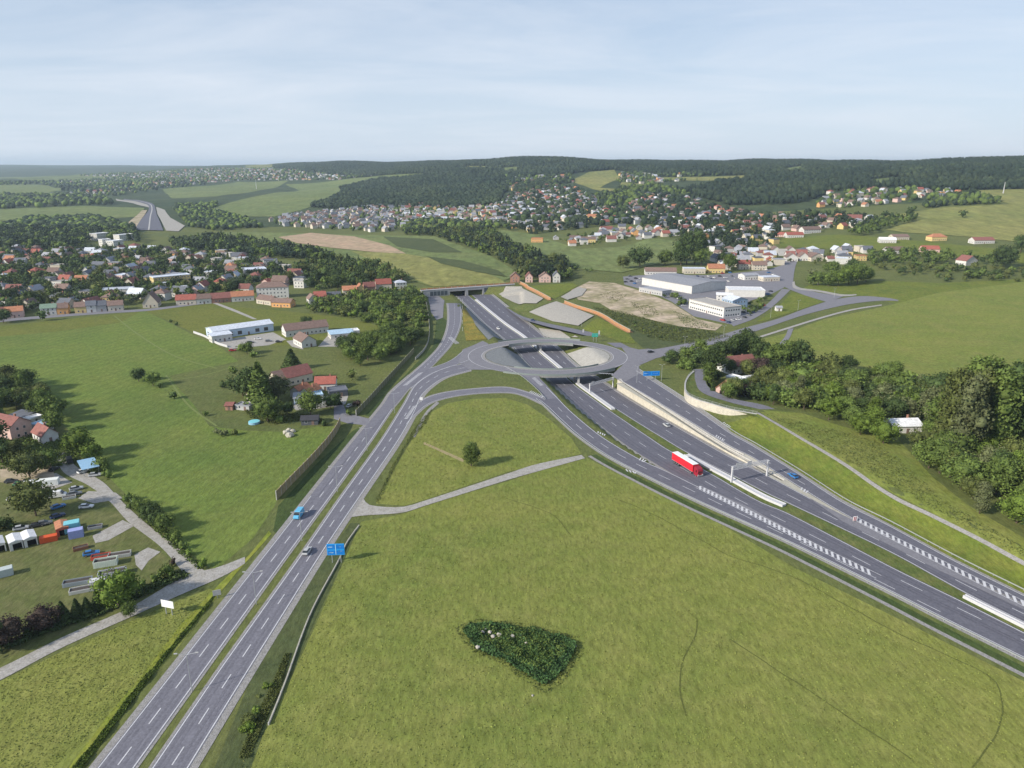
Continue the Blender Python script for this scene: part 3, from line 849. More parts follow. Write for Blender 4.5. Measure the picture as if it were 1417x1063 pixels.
# retaining wall between the cutting and the far ramp
yw = np.arange(238, 368, 3.0)
WR = np.c_[xat(G_BR, yw) + 1.9, yw]
rt = empty("retaining_wall", (0, 0, 0)); tag(rt, "long cream concrete retaining wall between sunken motorway and far ramp", "retaining wall")
mb = MB(); mb.wall(WR, 0, 0, .5, zf0=lambda x, y: zM(y) - .1, zf1=flat(.05)); mb.obj("wall", M_CONCY, rt)
dlx = np.array([float(np.interp(y, DL[::-1, 1], DL[::-1, 0])) for y in yw])
band("terrace", np.c_[WR[:, 0] + .2, yw], np.c_[np.maximum(dlx, WR[:, 0] + .3), yw], M_CONCY, flat(.075))
for fr in (.38, .72):
    ln = np.c_[WR[:, 0] * (1 - fr) + dlx * fr, yw]
    mb = MB(); mb.wall(ln[8:] if fr > .5 else ln, .07, .45, .25); o = mb.obj("kerb_beam", M_CONC, rt)

# ------------------------------------------------------------ field tracks
band("farm_track", L0([(503, 690), (512.8, 699.7), (556, 702), (589, 693), (700, 656.5), (743.5, 642.6), (804.5, 630)]), L0([(486, 716), (505, 713.7), (556, 710), (594, 698.5), (700, 665.4), (748.6, 651.5), (809.6, 634.5)]), M_PATH, flat(.13))
band("farm_road", L0([(-120, 978), (0, 925), (85.5, 882.6), (171, 845.5), (216.6, 820), (248, 800), (268, 792.8), (300, 786), (339, 771)]), L0([(-120, 998), (0, 942), (85.5, 896.8), (185, 852.6), (245, 825.6), (296.5, 803.6), (318, 793), (330, 786), (339, 780)]), M_PATH, flat(.11))
band("farm_road", L0([(76, 632), (89, 655), (122, 672), (152.4, 695), (178, 723), (221, 756), (254, 793)]), L0([(88, 626), (106.7, 646.7), (142, 667), (167, 692.4), (200, 723), (243, 756), (286, 793)]), M_PATH, flat(.118))
field("gravel_patch", [(128, 742), (170, 720), (186, 728), (150, 748), (132, 752)], M_PATH, .09, 3)
field("gravel_patch", [(108, 690), (122, 680), (160, 682), (170, 690), (130, 697)], M_PATH, .10, 3)
field("gravel_patch", [(0, 645), (70, 640), (76, 660), (40, 672), (0, 668)], MATS["bare_earth"], .10, 3)
field("access_road", [(462, 560), (470, 553), (476, 562), (480, 572), (512, 580), (508, 589), (480, 586), (462, 580)], M_ASPHW, .10, 3)
band("field_path", L0([(292, 419), (320, 430), (350, 442)]), L0([(297, 418), (326, 429), (356, 442)]), M_PATH, flat(.14))
band("village_street", L0([(-60, 452), (0, 446), (70, 440), (150, 434), (210, 430), (290, 420), (340, 417)]), L0([(-60, 448), (0, 442), (70, 436.5), (150, 430.5), (210, 427), (290, 417), (340, 414)]), M_ASPHW, flat(.13))
band("village_street", L0([(97, 362), (112, 382), (132, 408), (140, 432)]), L0([(103, 362), (119, 382), (142, 408), (152, 430)]), M_ASPHW, flat(.15))
band("dry_track", L0([(587, 612), (610, 622), (642, 636)]), L0([(586, 615), (608, 625), (641, 640)]), mat("dry_soil", (.30, .25, .13), .95, var=.3, scale=.8), flat(.09))
# thin dark wheel tracks in the big meadow
mt = mat("trodden_grass", (.095, .108, .024), .95, var=.3, scale=.6)
for px in ([(965, 858), (960, 885), (945, 915), (940, 950), (950, 990)], [(1350, 925), (1378, 945), (1388, 985), (1370, 1030), (1345, 1063)], [(1010, 770), (1100, 800), (1230, 870), (1350, 925)], [(700, 690), (760, 710), (790, 740)], [(1010, 885), (1110, 950), (1260, 1050)], [(850, 690), (900, 710), (1010, 770)]):
    l = L0(px, 2.5); l = l + np.c_[np.sin(np.arange(len(l)) * .9), np.cos(np.arange(len(l)) * 1.7)] * .15
    band("wheel_track", offset(l, .16), offset(l, -.16), mt, flat(.06), cols=1)
mt2 = mat("faint_track", (.150, .185, .055), .95, var=.3, scale=.3)
for px in ([(158, 437), (190, 462), (240, 492), (300, 510)], [(230, 520), (260, 560), (300, 590)], [(225, 528), (280, 520), (330, 505)]):
    l = L0(px, 3); band("wheel_track", offset(l, .5), offset(l, -.5), mt2, flat(.07), cols=1)

# far motorway cutting on the left and its pale banks
fa, fb = smoothline(P([(186, 319), (193, 308), (201, 298), (206, 290), (204, 284), (193, 280.5), (170, 277.5)])), smoothline(P([(226, 320), (222, 309), (217, 298), (215, 289), (211, 282.5), (198, 278.5), (172, 275.5)]))
band("far_motorway", fa, fb, M_ASPHD, lambda x, y: hg(x, y) + 1.3)
fm_ = mid(fa, fb); band("far_median", offset(fm_, 1.2), offset(fm_, -1.2), M_CONC, lambda x, y: hg(x, y) + 1.5)
field("pale_bank", [(216, 287), (228, 291), (236, 302), (256, 313), (247, 321), (230, 320), (224, 308), (218, 297)], M_STONE, 1.0, 6)
field("pale_bank", [(160, 275.5), (190, 279), (206, 284), (207, 288), (200, 286), (185, 282), (162, 278.5)], M_STONE, .9, 6)
field("pale_bank", [(178, 308), (196, 292), (204, 291), (194, 306), (186, 319), (180, 316)], M_SAND, .9, 6)
# tyre wear
mw = mat("tyre_wear", (.135, .133, .160), .85, var=.2, scale=.5, c2=(.155, .153, .182))
for a_, b_, zf_, m_ in ((L_L, L_R, flat(.108), mw), (R_L, R_R, flat(.108), mw), (AL, AR, zmo(.075), mat("tyre_wear_new", (.092, .091, .116), .85, var=.2, scale=.5, c2=(.108, .107, .132))), (BL, BR, zmo(.075), MATS["tyre_wear_new"])):
    for t in (.17, .31, .64, .80):
        c_ = mid(a_, b_, t); band("tyre_wear", offset(c_, .28), offset(c_, -.28), m_, zf_, cols=1)
# ------------------------------------------------------------ paint
mk = []
inL, inR = mid(L_L, L_R), mid(R_L, R_R)
mk += [(offset(L_L, .35), .22, 0, 0), (offset(L_R, -.35), .25, 0, 0), (offset(R_L, .35), .25, 0, 0), (offset(R_R, -.35), .25, 0, 0)]
mk += [(inL[:130], .25, 4.5, 6), (inR[:130], .25, 4.5, 6)]
markings("road_markings", mk, flat(.125))
mk = [(offset(LL2, .3)[40:], .18, 0, 0), (offset(LR2, -.3)[60:], .18, 0, 0), (mid(LL2, LR2)[55:], .2, 3, 3)]
markings('road_markings', mk, ZG(.2)); mk = []
mk += [(offset(Fa, .4)[8:], .2, 0, 0), (offset(Fb, -.4)[8:], .2, 0, 0), (offset(E1a, -.3), .2, 0, 0), (offset(E1b, .3), .2, 0, 0)]
markings("road_markings", mk, flat(.13))
mk = [(offset(Ca, -.4), .25, 0, 0), (offset(Cb, .4)[:60], .25, 0, 0), (mid(Ca, Cb)[8:75], .2, 6, 6)]
markings("road_markings", mk, flat(.13))
mk = [(offset(DR, .4), .25, 0, 0), (offset(DL, -.4), .25, 0, 0), (mid(DL, DR)[4:58], .2, 4, 6)]
markings("road_markings", mk, flat(.13))
mk = [(offset(AL, -.4)[:80], .25, 0, 0), (offset(AR, .5), .25, 0, 0), (offset(BL, -.5), .25, 0, 0), (offset(BR, .4)[:], .25, 0, 0), (mid(AL, AR, .48), .2, 6, 9), (mid(BL, BR, .5), .2, 6, 9)]
markings("road_markings", mk, zmo(.10))
mk = [(ell(RA - .5, RB - .5), .25, 0, 0), (ell(RA - 8.6, RB - 9.1), .25, 0, 0)]
markings("road_markings", mk, flat(.175))
# arrow-like splitter hatching
def hatch(a, b, step, w, zf, i0=0.0, i1=1.0, skew=1.5):
    n = 400; a = resamp(a, n); b = resamp(b, n)
    s = np.r_[0, np.cumsum(np.hypot(*np.diff(a, axis=0).T))]
    out = []
    for d in np.arange(s[-1] * i0, s[-1] * i1, step):
        k = int(np.searchsorted(s, d)); k2 = min(n - 1, int(np.searchsorted(s, d + skew)))
        if k < n: out.append((np.array([a[k], b[k2]]), w, 0, 0))
    markings("road_markings", out, zf)
# zebra bands at the two merging noses
zc = L0([(966, 674), (1040, 711), (1128, 756), (1216, 799)])
hatch(offset(zc, -1.1), offset(zc, 1.1), 1.9, .72, flat(.135), i1=.965, skew=1.9)
zd = L0([(1180, 716), (1230, 742), (1321, 788), (1417, 836), (1480, 867)])
hatch(offset(zd, -1.1), offset(zd, 1.1), 2.0, .72, flat(.135), i1=.965, skew=1.9)
for pts, w in (([(738, 523), (750, 534)], 2.2), ([(733, 542), (752, 550)], 2.6), ([(1000, 585), (1010, 592)], 2), ([(990, 603), (1002, 610)], 1.5), ([(1107, 676), (1118, 682)], 2.0), ([(884, 635), (893, 639)], 2.4), ([(622, 467), (633, 476)], 3.2), ([(583, 516), (560, 534)], 2.0), ([(574, 562), (562, 580)], 1.6), ([(885, 498), (900, 494)], 2.6), ([(829, 517), (848, 518)], 1.6), ([(826, 598), (838, 603)], 1.5), ([(865, 651), (880, 655)], 1.4)):
    l = L0(pts, 1); hatch(offset(l, -w / 2), offset(l, w / 2), 1.4, .5, flat(.185))
markings('road_markings', [(offset(zc, 1.25), .18, 0, 0), (offset(zc, -1.25), .18, 0, 0), (offset(zd, 1.25), .18, 0, 0), (offset(zd, -1.25), .18, 0, 0)], flat(.136))
# pale ghost island between motorway and near ramp, and beyond the far ramp nose
drape("ghost_island", [gz(*p) for p in [(962, 672), (985, 679), (1040, 704), (1100, 738), (1150, 765), (1128, 756), (1040, 711), (966, 675)]], M_ASPHW, .115, 4, hf=flat(0))
drape("ghost_island", [gz(*p) for p in [(1120, 690), (1166, 713), (1230, 742), (1330, 795), (1417, 838), (1417, 844), (1300, 790), (1166, 722)]], M_ASPHW, .115, 4, hf=flat(0))

# ------------------------------------------------------------ tunnel portal
def portal():
    a = np.array(gz(583, 402.5, 1)); b = np.array(gz(712, 393.5, 1))
    d = b - a; ln = np.hypot(*d); ang = math.atan2(d[1], d[0])
    root = empty("tunnel_portal", (a[0], a[1], 0), ang); tag(root, "grey concrete tunnel portal with two dark openings across the motorway", "tunnel portal")
    def tx(px): return (px - 583) / (712 - 583) * ln
    ops = [(tx(621), tx(642)), (tx(646), tx(666))]
    mb = MB(); x = 0
    z0, zt, zh = -8, -1.6, 1.0
    mb.box(0, ln, 0, 1.5, zt, zh)
    for (p, q) in ((0, ops[0][0]), (ops[0][1], ops[1][0]), (ops[1][1], ln)):
        mb.box(p, q, 0.05, 1.45, z0, zt - .002)
    mb.obj("wall", M_CONC, root)
    for p, q in ops:
        mb = MB(); mb.add([(p, 1.6, z0), (q, 1.6, z0), (q, 20, z0), (p, 20, z0), (p, 1.6, zt), (q, 1.6, zt), (q, 20, zt), (p, 20, zt)], [(0, 3, 7, 4), (1, 5, 6, 2), (2, 6, 7, 3), (4, 7, 6, 5)])
        mb.obj("tunnel_tube", M_DARK, root, fix=False)  # tube walls near-black, the tunnel's darkness is put into their colour
    for p, q in ((tx(594), tx(618)), (tx(668), tx(702))):
        n = 5
        for k in range(n):
            w = (q - p) / n
            mb = MB(); mb.box(p + k * w + .3, p + (k + 1) * w - .3, -.16, .04, -4.4, -.6); mb.obj("louvre", mat("louvre_grey", (.07, .085, .10), .6, var=.2, scale=1), root)
    mb = MB(); mb.box(-.5, ln + .5, -.35, 1.9, zh, zh + .35); mb.obj("coping", M_CONCW, root)
    mb = MB(); mb.box(0, ln, 1.95, 18, .05, .6); mb.obj("roof_slab", M_BANK, root)
    o = empty("barrier_fence", (a[0], a[1], 0), ang); tag(o, "orange brown fence running along the top of the tunnel portal", "fence")
    mb = MB(); mb.box(0, ln, 2.2, 2.5, .6, 2.6); mb.obj("panel", M_CLAY, o)
    for k in range(int(ln / 6)):
        mb = MB(); mb.box(k * 6 - .1, k * 6 + .1, 2.05, 2.19, .6, 2.8); mb.obj("post", M_STEEL, o)
portal()
for px, lab in (([(720, 393), (740, 404), (762, 416)], "orange brown fence descending right of the tunnel portal"), ([(781, 420), (800, 427), (830, 437), (855, 452), (872, 461)], "longer orange brown fence below the bare earth site")):
    l = smoothline(P(px), 4)
    o = empty("barrier_fence", (0, 0, 0)); tag(o, lab, "fence")
    mb = MB(); mb.wall(l, 0, 0, .25, zf0=lambda x, y: hg(x, y) - .2, zf1=lambda x, y: hg(x, y) + 2.4); mb.obj("panel", M_CLAY, o)
    mb = MB(); mb.wall(l, 0, 0, .45, zf0=lambda x, y: hg(x, y) + 2.41, zf1=lambda x, y: hg(x, y) + 2.6); mb.obj("coping", M_STONEW, o)
    drape("clay_strip", list(map(tuple, offset(l, 2.2))) + list(map(tuple, offset(l, -2.2)[::-1])), M_CLAY, .45, 3)
# ------------------------------------------------------------ naming by landmarks
LMK = [(155, 335, "the white school blocks"), (208, 420, "the steep gabled house by the field"), (60, 434, "the green roofed row house"), (122, 395, "the straight village street"),
       (238, 385, "the yellow apartment block"), (378, 405, "the white three storey villa"), (296, 415, "the red roofed terrace"), (510, 395, "the red roofs above the wood"),
       (330, 462, "the pale blue hall"), (430, 466, "the brown roofed farm"), (415, 535, "the orange roofed farm"), (650, 400, "the tunnel portal"), (205, 300, "the far motorway cutting"),
       (465, 337, "the bare earth plot"), (885, 358, "the big round valley tree"), (930, 390, "the long grey hall"), (978, 430, "the white office block"), (990, 368, "the orange roofed yellow house"),
       (870, 430, "the sandy building site"), (820, 298, "the far orange fronted house"), (1095, 380, "the upper road bend"), (1190, 413, "the road junction"), (1030, 510, "the dark red villa"),
       (1255, 593, "the white roofed bungalow"), (1350, 600, "the tallest wood"), (880, 500, "the roundabout's right end"), (1330, 310, "the golden hillside meadow"), (60, 680, "the scrap yard"),
       (5, 600, "the pink house"), (70, 606, "the white cottage"), (163, 830, "the farm road"), (440, 640, "the long noise barrier"), (560, 470, "the upper noise barrier"), (820, 250, "the golden hill clearing"),
       (600, 300, "the distant middle village"), (440, 300, "the distant terraces"), (700, 345, "the valley wood"), (742, 385, "the brick house row"), (1050, 320, "the hillside village centre"),
       (960, 300, "the hillside village slope"), (740, 280, "the upper hillside village"), (1290, 350, "the right hand hamlet"), (1180, 350, "the white gabled row"), (225, 730, "the gravel lane"),
       (1120, 560, "the curved service road"), (1165, 380, "the round copse"), (350, 345, "the dark left wood"), (60, 325, "the far left wood"), (340, 975, "the dual carriageway bank"), (1000, 260, "the forest edge"), (320, 300, "the striped far fields"), (1400, 680, "the bank top wood"), (290, 375, "the village school lane")]
USED = {}


def where(px, py):
    best = min(LMK, key=lambda l: (l[0] - px) ** 2 + 2.5 * (l[1] - py) ** 2)
    dx, dy = px - best[0], (py - best[1]) * 1.6
    if abs(dx) > abs(dy):
        r = "right of" if dx > 0 else "left of"
    else:
        r = "in front of" if dy > 0 else "behind"
    return f"{r} {best[2]}"


ORD = ["leftmost", "second from left", "third from left", "fourth from left", "fifth from left", "sixth from left", "seventh from left", "eighth from left", "ninth from left"]
PEND = {}


def later_label(o, text, px, py, group):
    PEND.setdefault(text, []).append((px, py, o, group))


def flush_labels():
    for text, l in PEND.items():
        l.sort(key=lambda t: t[0])
        n = len(l)
        for k, (px, py, o, g) in enumerate(l):
            s = text
            if n > 1:
                if k < 5: s = f"{text}, {ORD[k]}"
                elif k >= n - 4: s = f"{text}, " + ORD[n - 1 - k].replace("left", "right")
                else: s = f"{text}, middle of the group"
            o["label"] = s
            if g: o["group"] = g


# ------------------------------------------------------------ buildings
WALLS = {"white": (.60, .59, .57), "cream": (.55, .50, .42), "yellow": (.62, .48, .22), "pink": (.60, .42, .38), "grey": (.42, .42, .43), "orange": (.62, .34, .14), "blue": (.34, .46, .60), "brick": (.36, .20, .15), "pale blue": (.50, .60, .72), "dark": (.10, .11, .13), "green": (.30, .40, .28)}
ROOFS = {"red": (.33, .105, .08), "orange": (.42, .185, .105), "brown": (.20, .135, .115), "dark red": (.24, .10, .085), "grey": (.33, .34, .38), "slate": (.13, .14, .17), "pale": (.56, .60, .68), "beige": (.48, .455, .43), "white": (.72, .73, .76), "green": (.20, .28, .22), "light blue": (.42, .58, .74), "black": (.05, .05, .06)}


def wallm(c): return mat("wall_" + c.replace(" ", "_"), WALLS[c], .85, var=.09, scale=.4, c2=tuple(v * .88 for v in WALLS[c]), obj=True, rand=.08)
def roofm(c): return mat("roof_" + c.replace(" ", "_"), ROOFS[c], .75, var=.16, scale=.7, c2=tuple(v * .78 for v in ROOFS[c]), obj=True, rand=.16)


M_GLASS = mat("window_glass", (.035, .045, .06), .15, spec=.6)
M_FRAME = mat("window_frame", (.60, .60, .60), .6)
M_CHIM = mat("chimney_brick", (.33, .17, .12), .9, var=.15, scale=2, obj=True)
MCACHE = {}


def cached(key, fn):
    if key not in MCACHE: MCACHE[key] = fn()
    return MCACHE[key]


def fixed(mb, name, mats):
    me = mb.mesh(name, mats)
    bm = bmesh.new(); bm.from_mesh(me); bmesh.ops.recalc_face_normals(bm, faces=bm.faces); bm.to_mesh(me); bm.free()
    return me


def wall_mesh(w, d, h, kind, rise, wc):
    def mk():
        mb = MB(); x = w / 2; z0 = -1.2
        if kind == 'gx':
            v = [(-x, 0, z0), (x, 0, z0), (x, d, z0), (-x, d, z0), (-x, 0, h), (x, 0, h), (x, d, h), (-x, d, h), (-x, d / 2, h + rise), (x, d / 2, h + rise)]
            f = [(0, 1, 5, 4), (2, 3, 7, 6), (1, 2, 6, 9, 5), (3, 0, 4, 8, 7), (0, 3, 2, 1), (4, 5, 9, 8), (6, 7, 8, 9)]
        elif kind == 'gy':
            v = [(-x, 0, z0), (x, 0, z0), (x, d, z0), (-x, d, z0), (-x, 0, h), (x, 0, h), (x, d, h), (-x, d, h), (0, 0, h + rise), (0, d, h + rise)]
            f = [(0, 1, 5, 8, 4), (1, 2, 6, 5), (2, 3, 7, 9, 6), (3, 0, 4, 7), (0, 3, 2, 1), (5, 6, 9, 8), (7, 4, 8, 9)]
        elif kind == 'curve':
            v = [(-x, 0, z0), (x, 0, z0), (x, d, z0), (-x, d, z0), (-x, 0, h), (x, 0, h), (x, d, h), (-x, d, h)]
            f = [(0, 1, 5, 4), (1, 2, 6, 5), (2, 3, 7, 6), (3, 0, 4, 7), (4, 5, 6, 7)]
        else:
            v = [(-x, 0, z0), (x, 0, z0), (x, d, z0), (-x, d, z0), (-x, 0, h), (x, 0, h), (x, d, h), (-x, d, h)]
            f = [(0, 1, 5, 4), (1, 2, 6, 5), (2, 3, 7, 6), (3, 0, 4, 7), (4, 5, 6, 7), (0, 3, 2, 1)]
        mb.add(v, f)
        return fixed(mb, "wall", [wallm(wc)])
    return cached(("w", w, d, h, kind, rise, wc), mk)


def roof_mesh(w, d, h, kind, rise, rc):
    def mk():
        mb = MB(); x = w / 2; o = .45; t = .22
        if kind in ('gx', 'gy'):
            W, D = (w, d) if kind == 'gx' else (d, w)
            k = rise / (D / 2)
            prof = [(-o, h - k * o), (D / 2, h + rise), (D + o, h - k * o)]
            pts = []
            for yy, zz in prof: pts.append((yy, zz + .04))
            for yy, zz in prof[::-1]: pts.append((yy, zz + .04 + t))
            a = -W / 2 - o; b = W / 2 + o
            v = [(a, y, z) for y, z in pts] + [(b, y, z) for y, z in pts]
            if kind == 'gy': v = [(y - w / 2, xx + d / 2, z) for xx, y, z in v]
            mb.add(v, [(i, (i + 1) % 6, 6 + (i + 1) % 6, 6 + i) for i in range(6)] + [(0, 5, 4, 1), (1, 4, 3, 2), (6, 7, 10, 11), (7, 8, 9, 10)])
        elif kind == 'hip':
            r = min(w, d) / 2; rx = max(x - r, .1); ry = max(d / 2 - r, .1)
            z = h + .03
            v = [(-x - o, -o, z), (x + o, -o, z), (x + o, d + o, z), (-x - o, d + o, z), (-x - o, -o, z + .18), (x + o, -o, z + .18), (x + o, d + o, z + .18), (-x - o, d + o, z + .18),
                 (-rx, d / 2 - (ry if w < d else 0), z + .18 + rise), (rx, d / 2 + (ry if w < d else 0), z + .18 + rise)]
            mb.add(v, [(0, 3, 2, 1), (0, 1, 5, 4), (1, 2, 6, 5), (2, 3, 7, 6), (3, 0, 4, 7), (4, 5, 9, 8), (5, 6, 9), (6, 7, 8, 9), (7, 4, 8)])
        elif kind == 'shed':
            v = [(-x - o, -o, h + .02), (x + o, -o, h + .02), (x + o, d + o, h + rise), (-x - o, d + o, h + rise)]
            v = v + [(a, b, c + .2) for a, b, c in v]
            mb.add(v, [(0, 3, 2, 1), (4, 5, 6, 7), (0, 1, 5, 4), (1, 2, 6, 5), (2, 3, 7, 6), (3, 0, 4, 7)])
        elif kind == 'curve':
            n = 10; v = []
            for i in range(n + 1):
                yy = -o + (d + 2 * o) * i / n; zz = h + .03 + rise * math.sin(math.pi * i / n)
                v += [(-x - o, yy, zz), (x + o, yy, zz)]
            f = [(2 * i, 2 * i + 1, 2 * i + 3, 2 * i + 2) for i in range(n)] + [tuple(range(0, 2 * n + 2, 2)), tuple(range(2 * n + 1, 0, -2)), (0, 2 * n, 2 * n + 1, 1)]
            mb.add(v, f)
        else:
            mb.box(-x - .12, x + .12, -.12, d + .12, h + .02, h + .22)
            for a in ((-x - .14, x + .14, -.14, .22), (-x - .14, x + .14, d - .22, d + .14)): mb.box(*a, h + .23, h + .6)
            for a in ((-x - .14, -x + .22), (x - .22, x + .14)): mb.box(*a, .23, d - .23, h + .23, h + .6)
        return fixed(mb, "roof", [roofm(rc)])
    return cached(("r", w, d, h, kind, rise, rc), mk)


def win_mesh(w, h):
    def mk():
        mb = MB(); t = .09
        mb.box(-w / 2, w / 2, -.04, .02, 0, h, 0)
        mb.box(-w / 2 + t, w / 2 - t, -.055, -.042, t, h - t, 1)
        return fixed(mb, "window", [M_FRAME, M_GLASS])
    return cached(("win", w, h), mk)


def door_mesh(w=1.1, h=2.1, c="brown"):
    def mk():
        mb = MB(); mb.box(-w / 2, w / 2, -.05, .02, -.3, h, 0)
        return fixed(mb, "door", [roofm(c)])
    return cached(("door", w, h, c), mk)


def chim_mesh(h):
    def mk():
        mb = MB(); mb.box(-.32, .32, -.32, .32, -1.2, h); mb.box(-.4, .4, -.4, .4, h + .01, h + .13)
        return fixed(mb, "chimney", [M_CHIM])
    return cached(("ch", h), mk)


NB = [0]
FOOT = []      # footprints (x, y, r) to keep trees and random houses away


def building(x, y, z, rz, w, d, h, kind='gx', rise=3.0, wc="white", rc="red", detail=2, name="house", chimney=True, winw=1.1, winh=1.3, step=2.9, skiprow=False):
    """origin at the middle of the front wall's foot; depth runs along +y"""
    root = empty(name, (x, y, z), rz)
    link("wall", wall_mesh(w, d, h, kind, rise, wc), root)
    link("roof", roof_mesh(w, d, h, kind, rise, rc), root)
    if chimney and kind in ('gx', 'gy', 'hip') and detail >= 1:
        top = rise * .75
        cx, cy = (w * .22, d * .62) if kind != 'gy' else (w * .14, d * .6)
        link("chimney", chim_mesh(1.9), root, (cx, cy, h + top * .75))
    if detail >= 2:
        st = max(1, int(h / 2.75))
        for s in range(st):
            zz = .95 + s * (h / st)
            for (wd, fx, fr) in ((w, lambda t: (t, 0), 0), (w, lambda t: (-t, d), math.pi), (d, lambda t: (w / 2, d / 2 + t), math.pi / 2), (d, lambda t: (-w / 2, d / 2 - t), -math.pi / 2)):
                n = int((wd - 1.2) / step)
                if fr == math.pi: continue
                for k in range(min(n, 16)):
                    t = (k - (n - 1) / 2) * step
                    if s == 0 and fr == 0 and k == n // 2: continue
                    px_, py_ = fx(t)
                    link("window", win_mesh(winw, winh), root, (px_, py_, zz), fr)
        n = int((w - 1.2) / step)
        link("door", door_mesh(), root, ((n // 2 - (n - 1) / 2) * step if n else 0, 0, .05))
    c = math.cos(rz); s_ = math.sin(rz)
    mx, my = x - s_ * d / 2, y + c * d / 2
    FOOT.append((mx, my, math.hypot(w, d) / 2 * .82))
    if w > 2.2 * d:
        for q in (-w / 3, w / 3): FOOT.append((mx + c * q, my + s_ * q, d * .8))
    NB[0] += 1
    return root


def B(p1, p2, d, h, kind, rise, wc, rc, label, cat="house", name="house", group=None, **k):
    a = np.array(gp(*p1)); b = np.array(gp(*p2)); v = b - a
    w = float(np.hypot(*v)); m = (a + b) / 2
    r = building(m[0], m[1], float(hg(*m)), math.atan2(v[1], v[0]), round(w, 1), d, h, kind, rise, wc, rc, name=name, **k)
    tag(r, label, cat, group)
    return r


NO = dict(chimney=False)
B((8, 441), (33, 439), 9, 5, 'gx', 3, "pink", "orange", "pink house with orange roof at the left end of the field edge row", group="houses along the field edge")
B((-18, 443), (6, 441), 9, 5, 'gx', 3, "pink", "dark red", "dark red roofed house cut by the left edge of the photo, field edge row", group="houses along the field edge")
B((57, 437), (79, 435.5), 9, 5.5, 'gx', 2.5, "white", "green", "white row house with grey green roof on the field edge", group="houses along the field edge")
B((79.5, 435.5), (95, 434.5), 9, 5, 'gx', 3, "orange", "brown", "orange walled row house with brown roof on the field edge", group="houses along the field edge")
B((104, 434), (120, 433), 9, 5, 'gx', 3, "yellow", "brown", "yellow row house with brown roof on the field edge", group="houses along the field edge")
B((120.5, 433), (134, 432), 9, 5.5, 'gx', 3, "white", "slate", "white row house with slate roof beside the yellow one", group="houses along the field edge")
B((134.5, 432), (148, 431), 10, 5, 'gx', 3, "grey", "slate", "grey house with slate roof at the foot of the village street", group="houses along the field edge")
B((150, 431), (171, 429.5), 9, 4.5, 'gx', 3, "cream", "brown", "cream cottage with brown roof right of the village street foot", group="houses along the field edge")
B((198, 426.5), (219, 425.5), 15, 4, 'gy', 8, "cream", "brown", "steep gabled cream house with brown roof facing the field")
B((244, 423), (272, 421.5), 9, 4.5, 'gx', 3.5, "cream", "red", "left house of the red roofed terrace at the field", group="terrace at the field edge")
B((272.5, 421.5), (293, 420), 9, 4.5, 'gx', 3.2, "white", "brown", "brown roofed white house inside the red roofed terrace", group="terrace at the field edge")
B((293.5, 420), (320, 418), 9, 4, 'gx', 3.8, "brick", "dark red", "dark red roofed brick house in the middle of the terrace", group="terrace at the field edge")
B((321, 418), (352, 416), 9, 4.5, 'gx', 3.5, "white", "orange", "white house with orange roof at the right end of the terrace", group="terrace at the field edge")
B((355, 420), (375, 423), 9, 4, 'gx', 3, "cream", "brown", "low cream house in front of the white three storey villa")
B((376, 425), (402, 426), 9, 4, 'gx', 2.6, "orange", "brown", "low ochre house at the field right of the villa")
B((356, 414), (400, 412), 13, 9.5, 'hip', 4, "white", "brown", "big white three storey villa with brown hipped roof")
B((214, 398), (265, 393), 13, 9, 'flat', 0, "yellow", "pale", "long yellow apartment block with pale flat roof", name="apartment_block", cat="apartment block", **NO)
B((212, 403), (231, 402), 10, 6, 'flat', 0, "white", "pale", "white cube house in front of the yellow apartment block", **NO)
B((236, 407), (258, 406), 12, 5, 'flat', 0, "grey", "pale", "grey flat roofed house left of the dark garden trees", **NO)
B((338, 385), (370, 383), 18, 8, 'flat', 0, "grey", "pale", "grey school building with pale flat roof beyond the villa", name="school_building", cat="building", **NO)
B((366, 372), (385, 371), 12, 9, 'flat', 0, "white", "slate", "dark topped white block behind the grey school", name="apartment_block", cat="apartment block", **NO)
B((140, 410), (183, 408), 14, 5, 'flat', 0, "white", "pale", "white flat roofed store beside the village street", name="store_building", cat="building", **NO)
for k, (a, b, d, h, c) in enumerate([((135, 333), (152, 331), 14, 10, "white"), ((143, 343), (155, 342), 12, 11, "white"), ((158, 344), (172, 342), 12, 10, "white"), ((166, 334), (186, 332), 14, 9, "white"), ((112, 331), (134, 331), 12, 7, "grey")]):
    B(a, b, d, h, 'flat', 0, c, "white", ["tall back wing of the white school blocks", "front left white school block", "front right white school block", "wide right wing of the white school", "grey low wing left of the white school"][k], name="school_building", cat="building", group="school blocks in the left village", **NO)
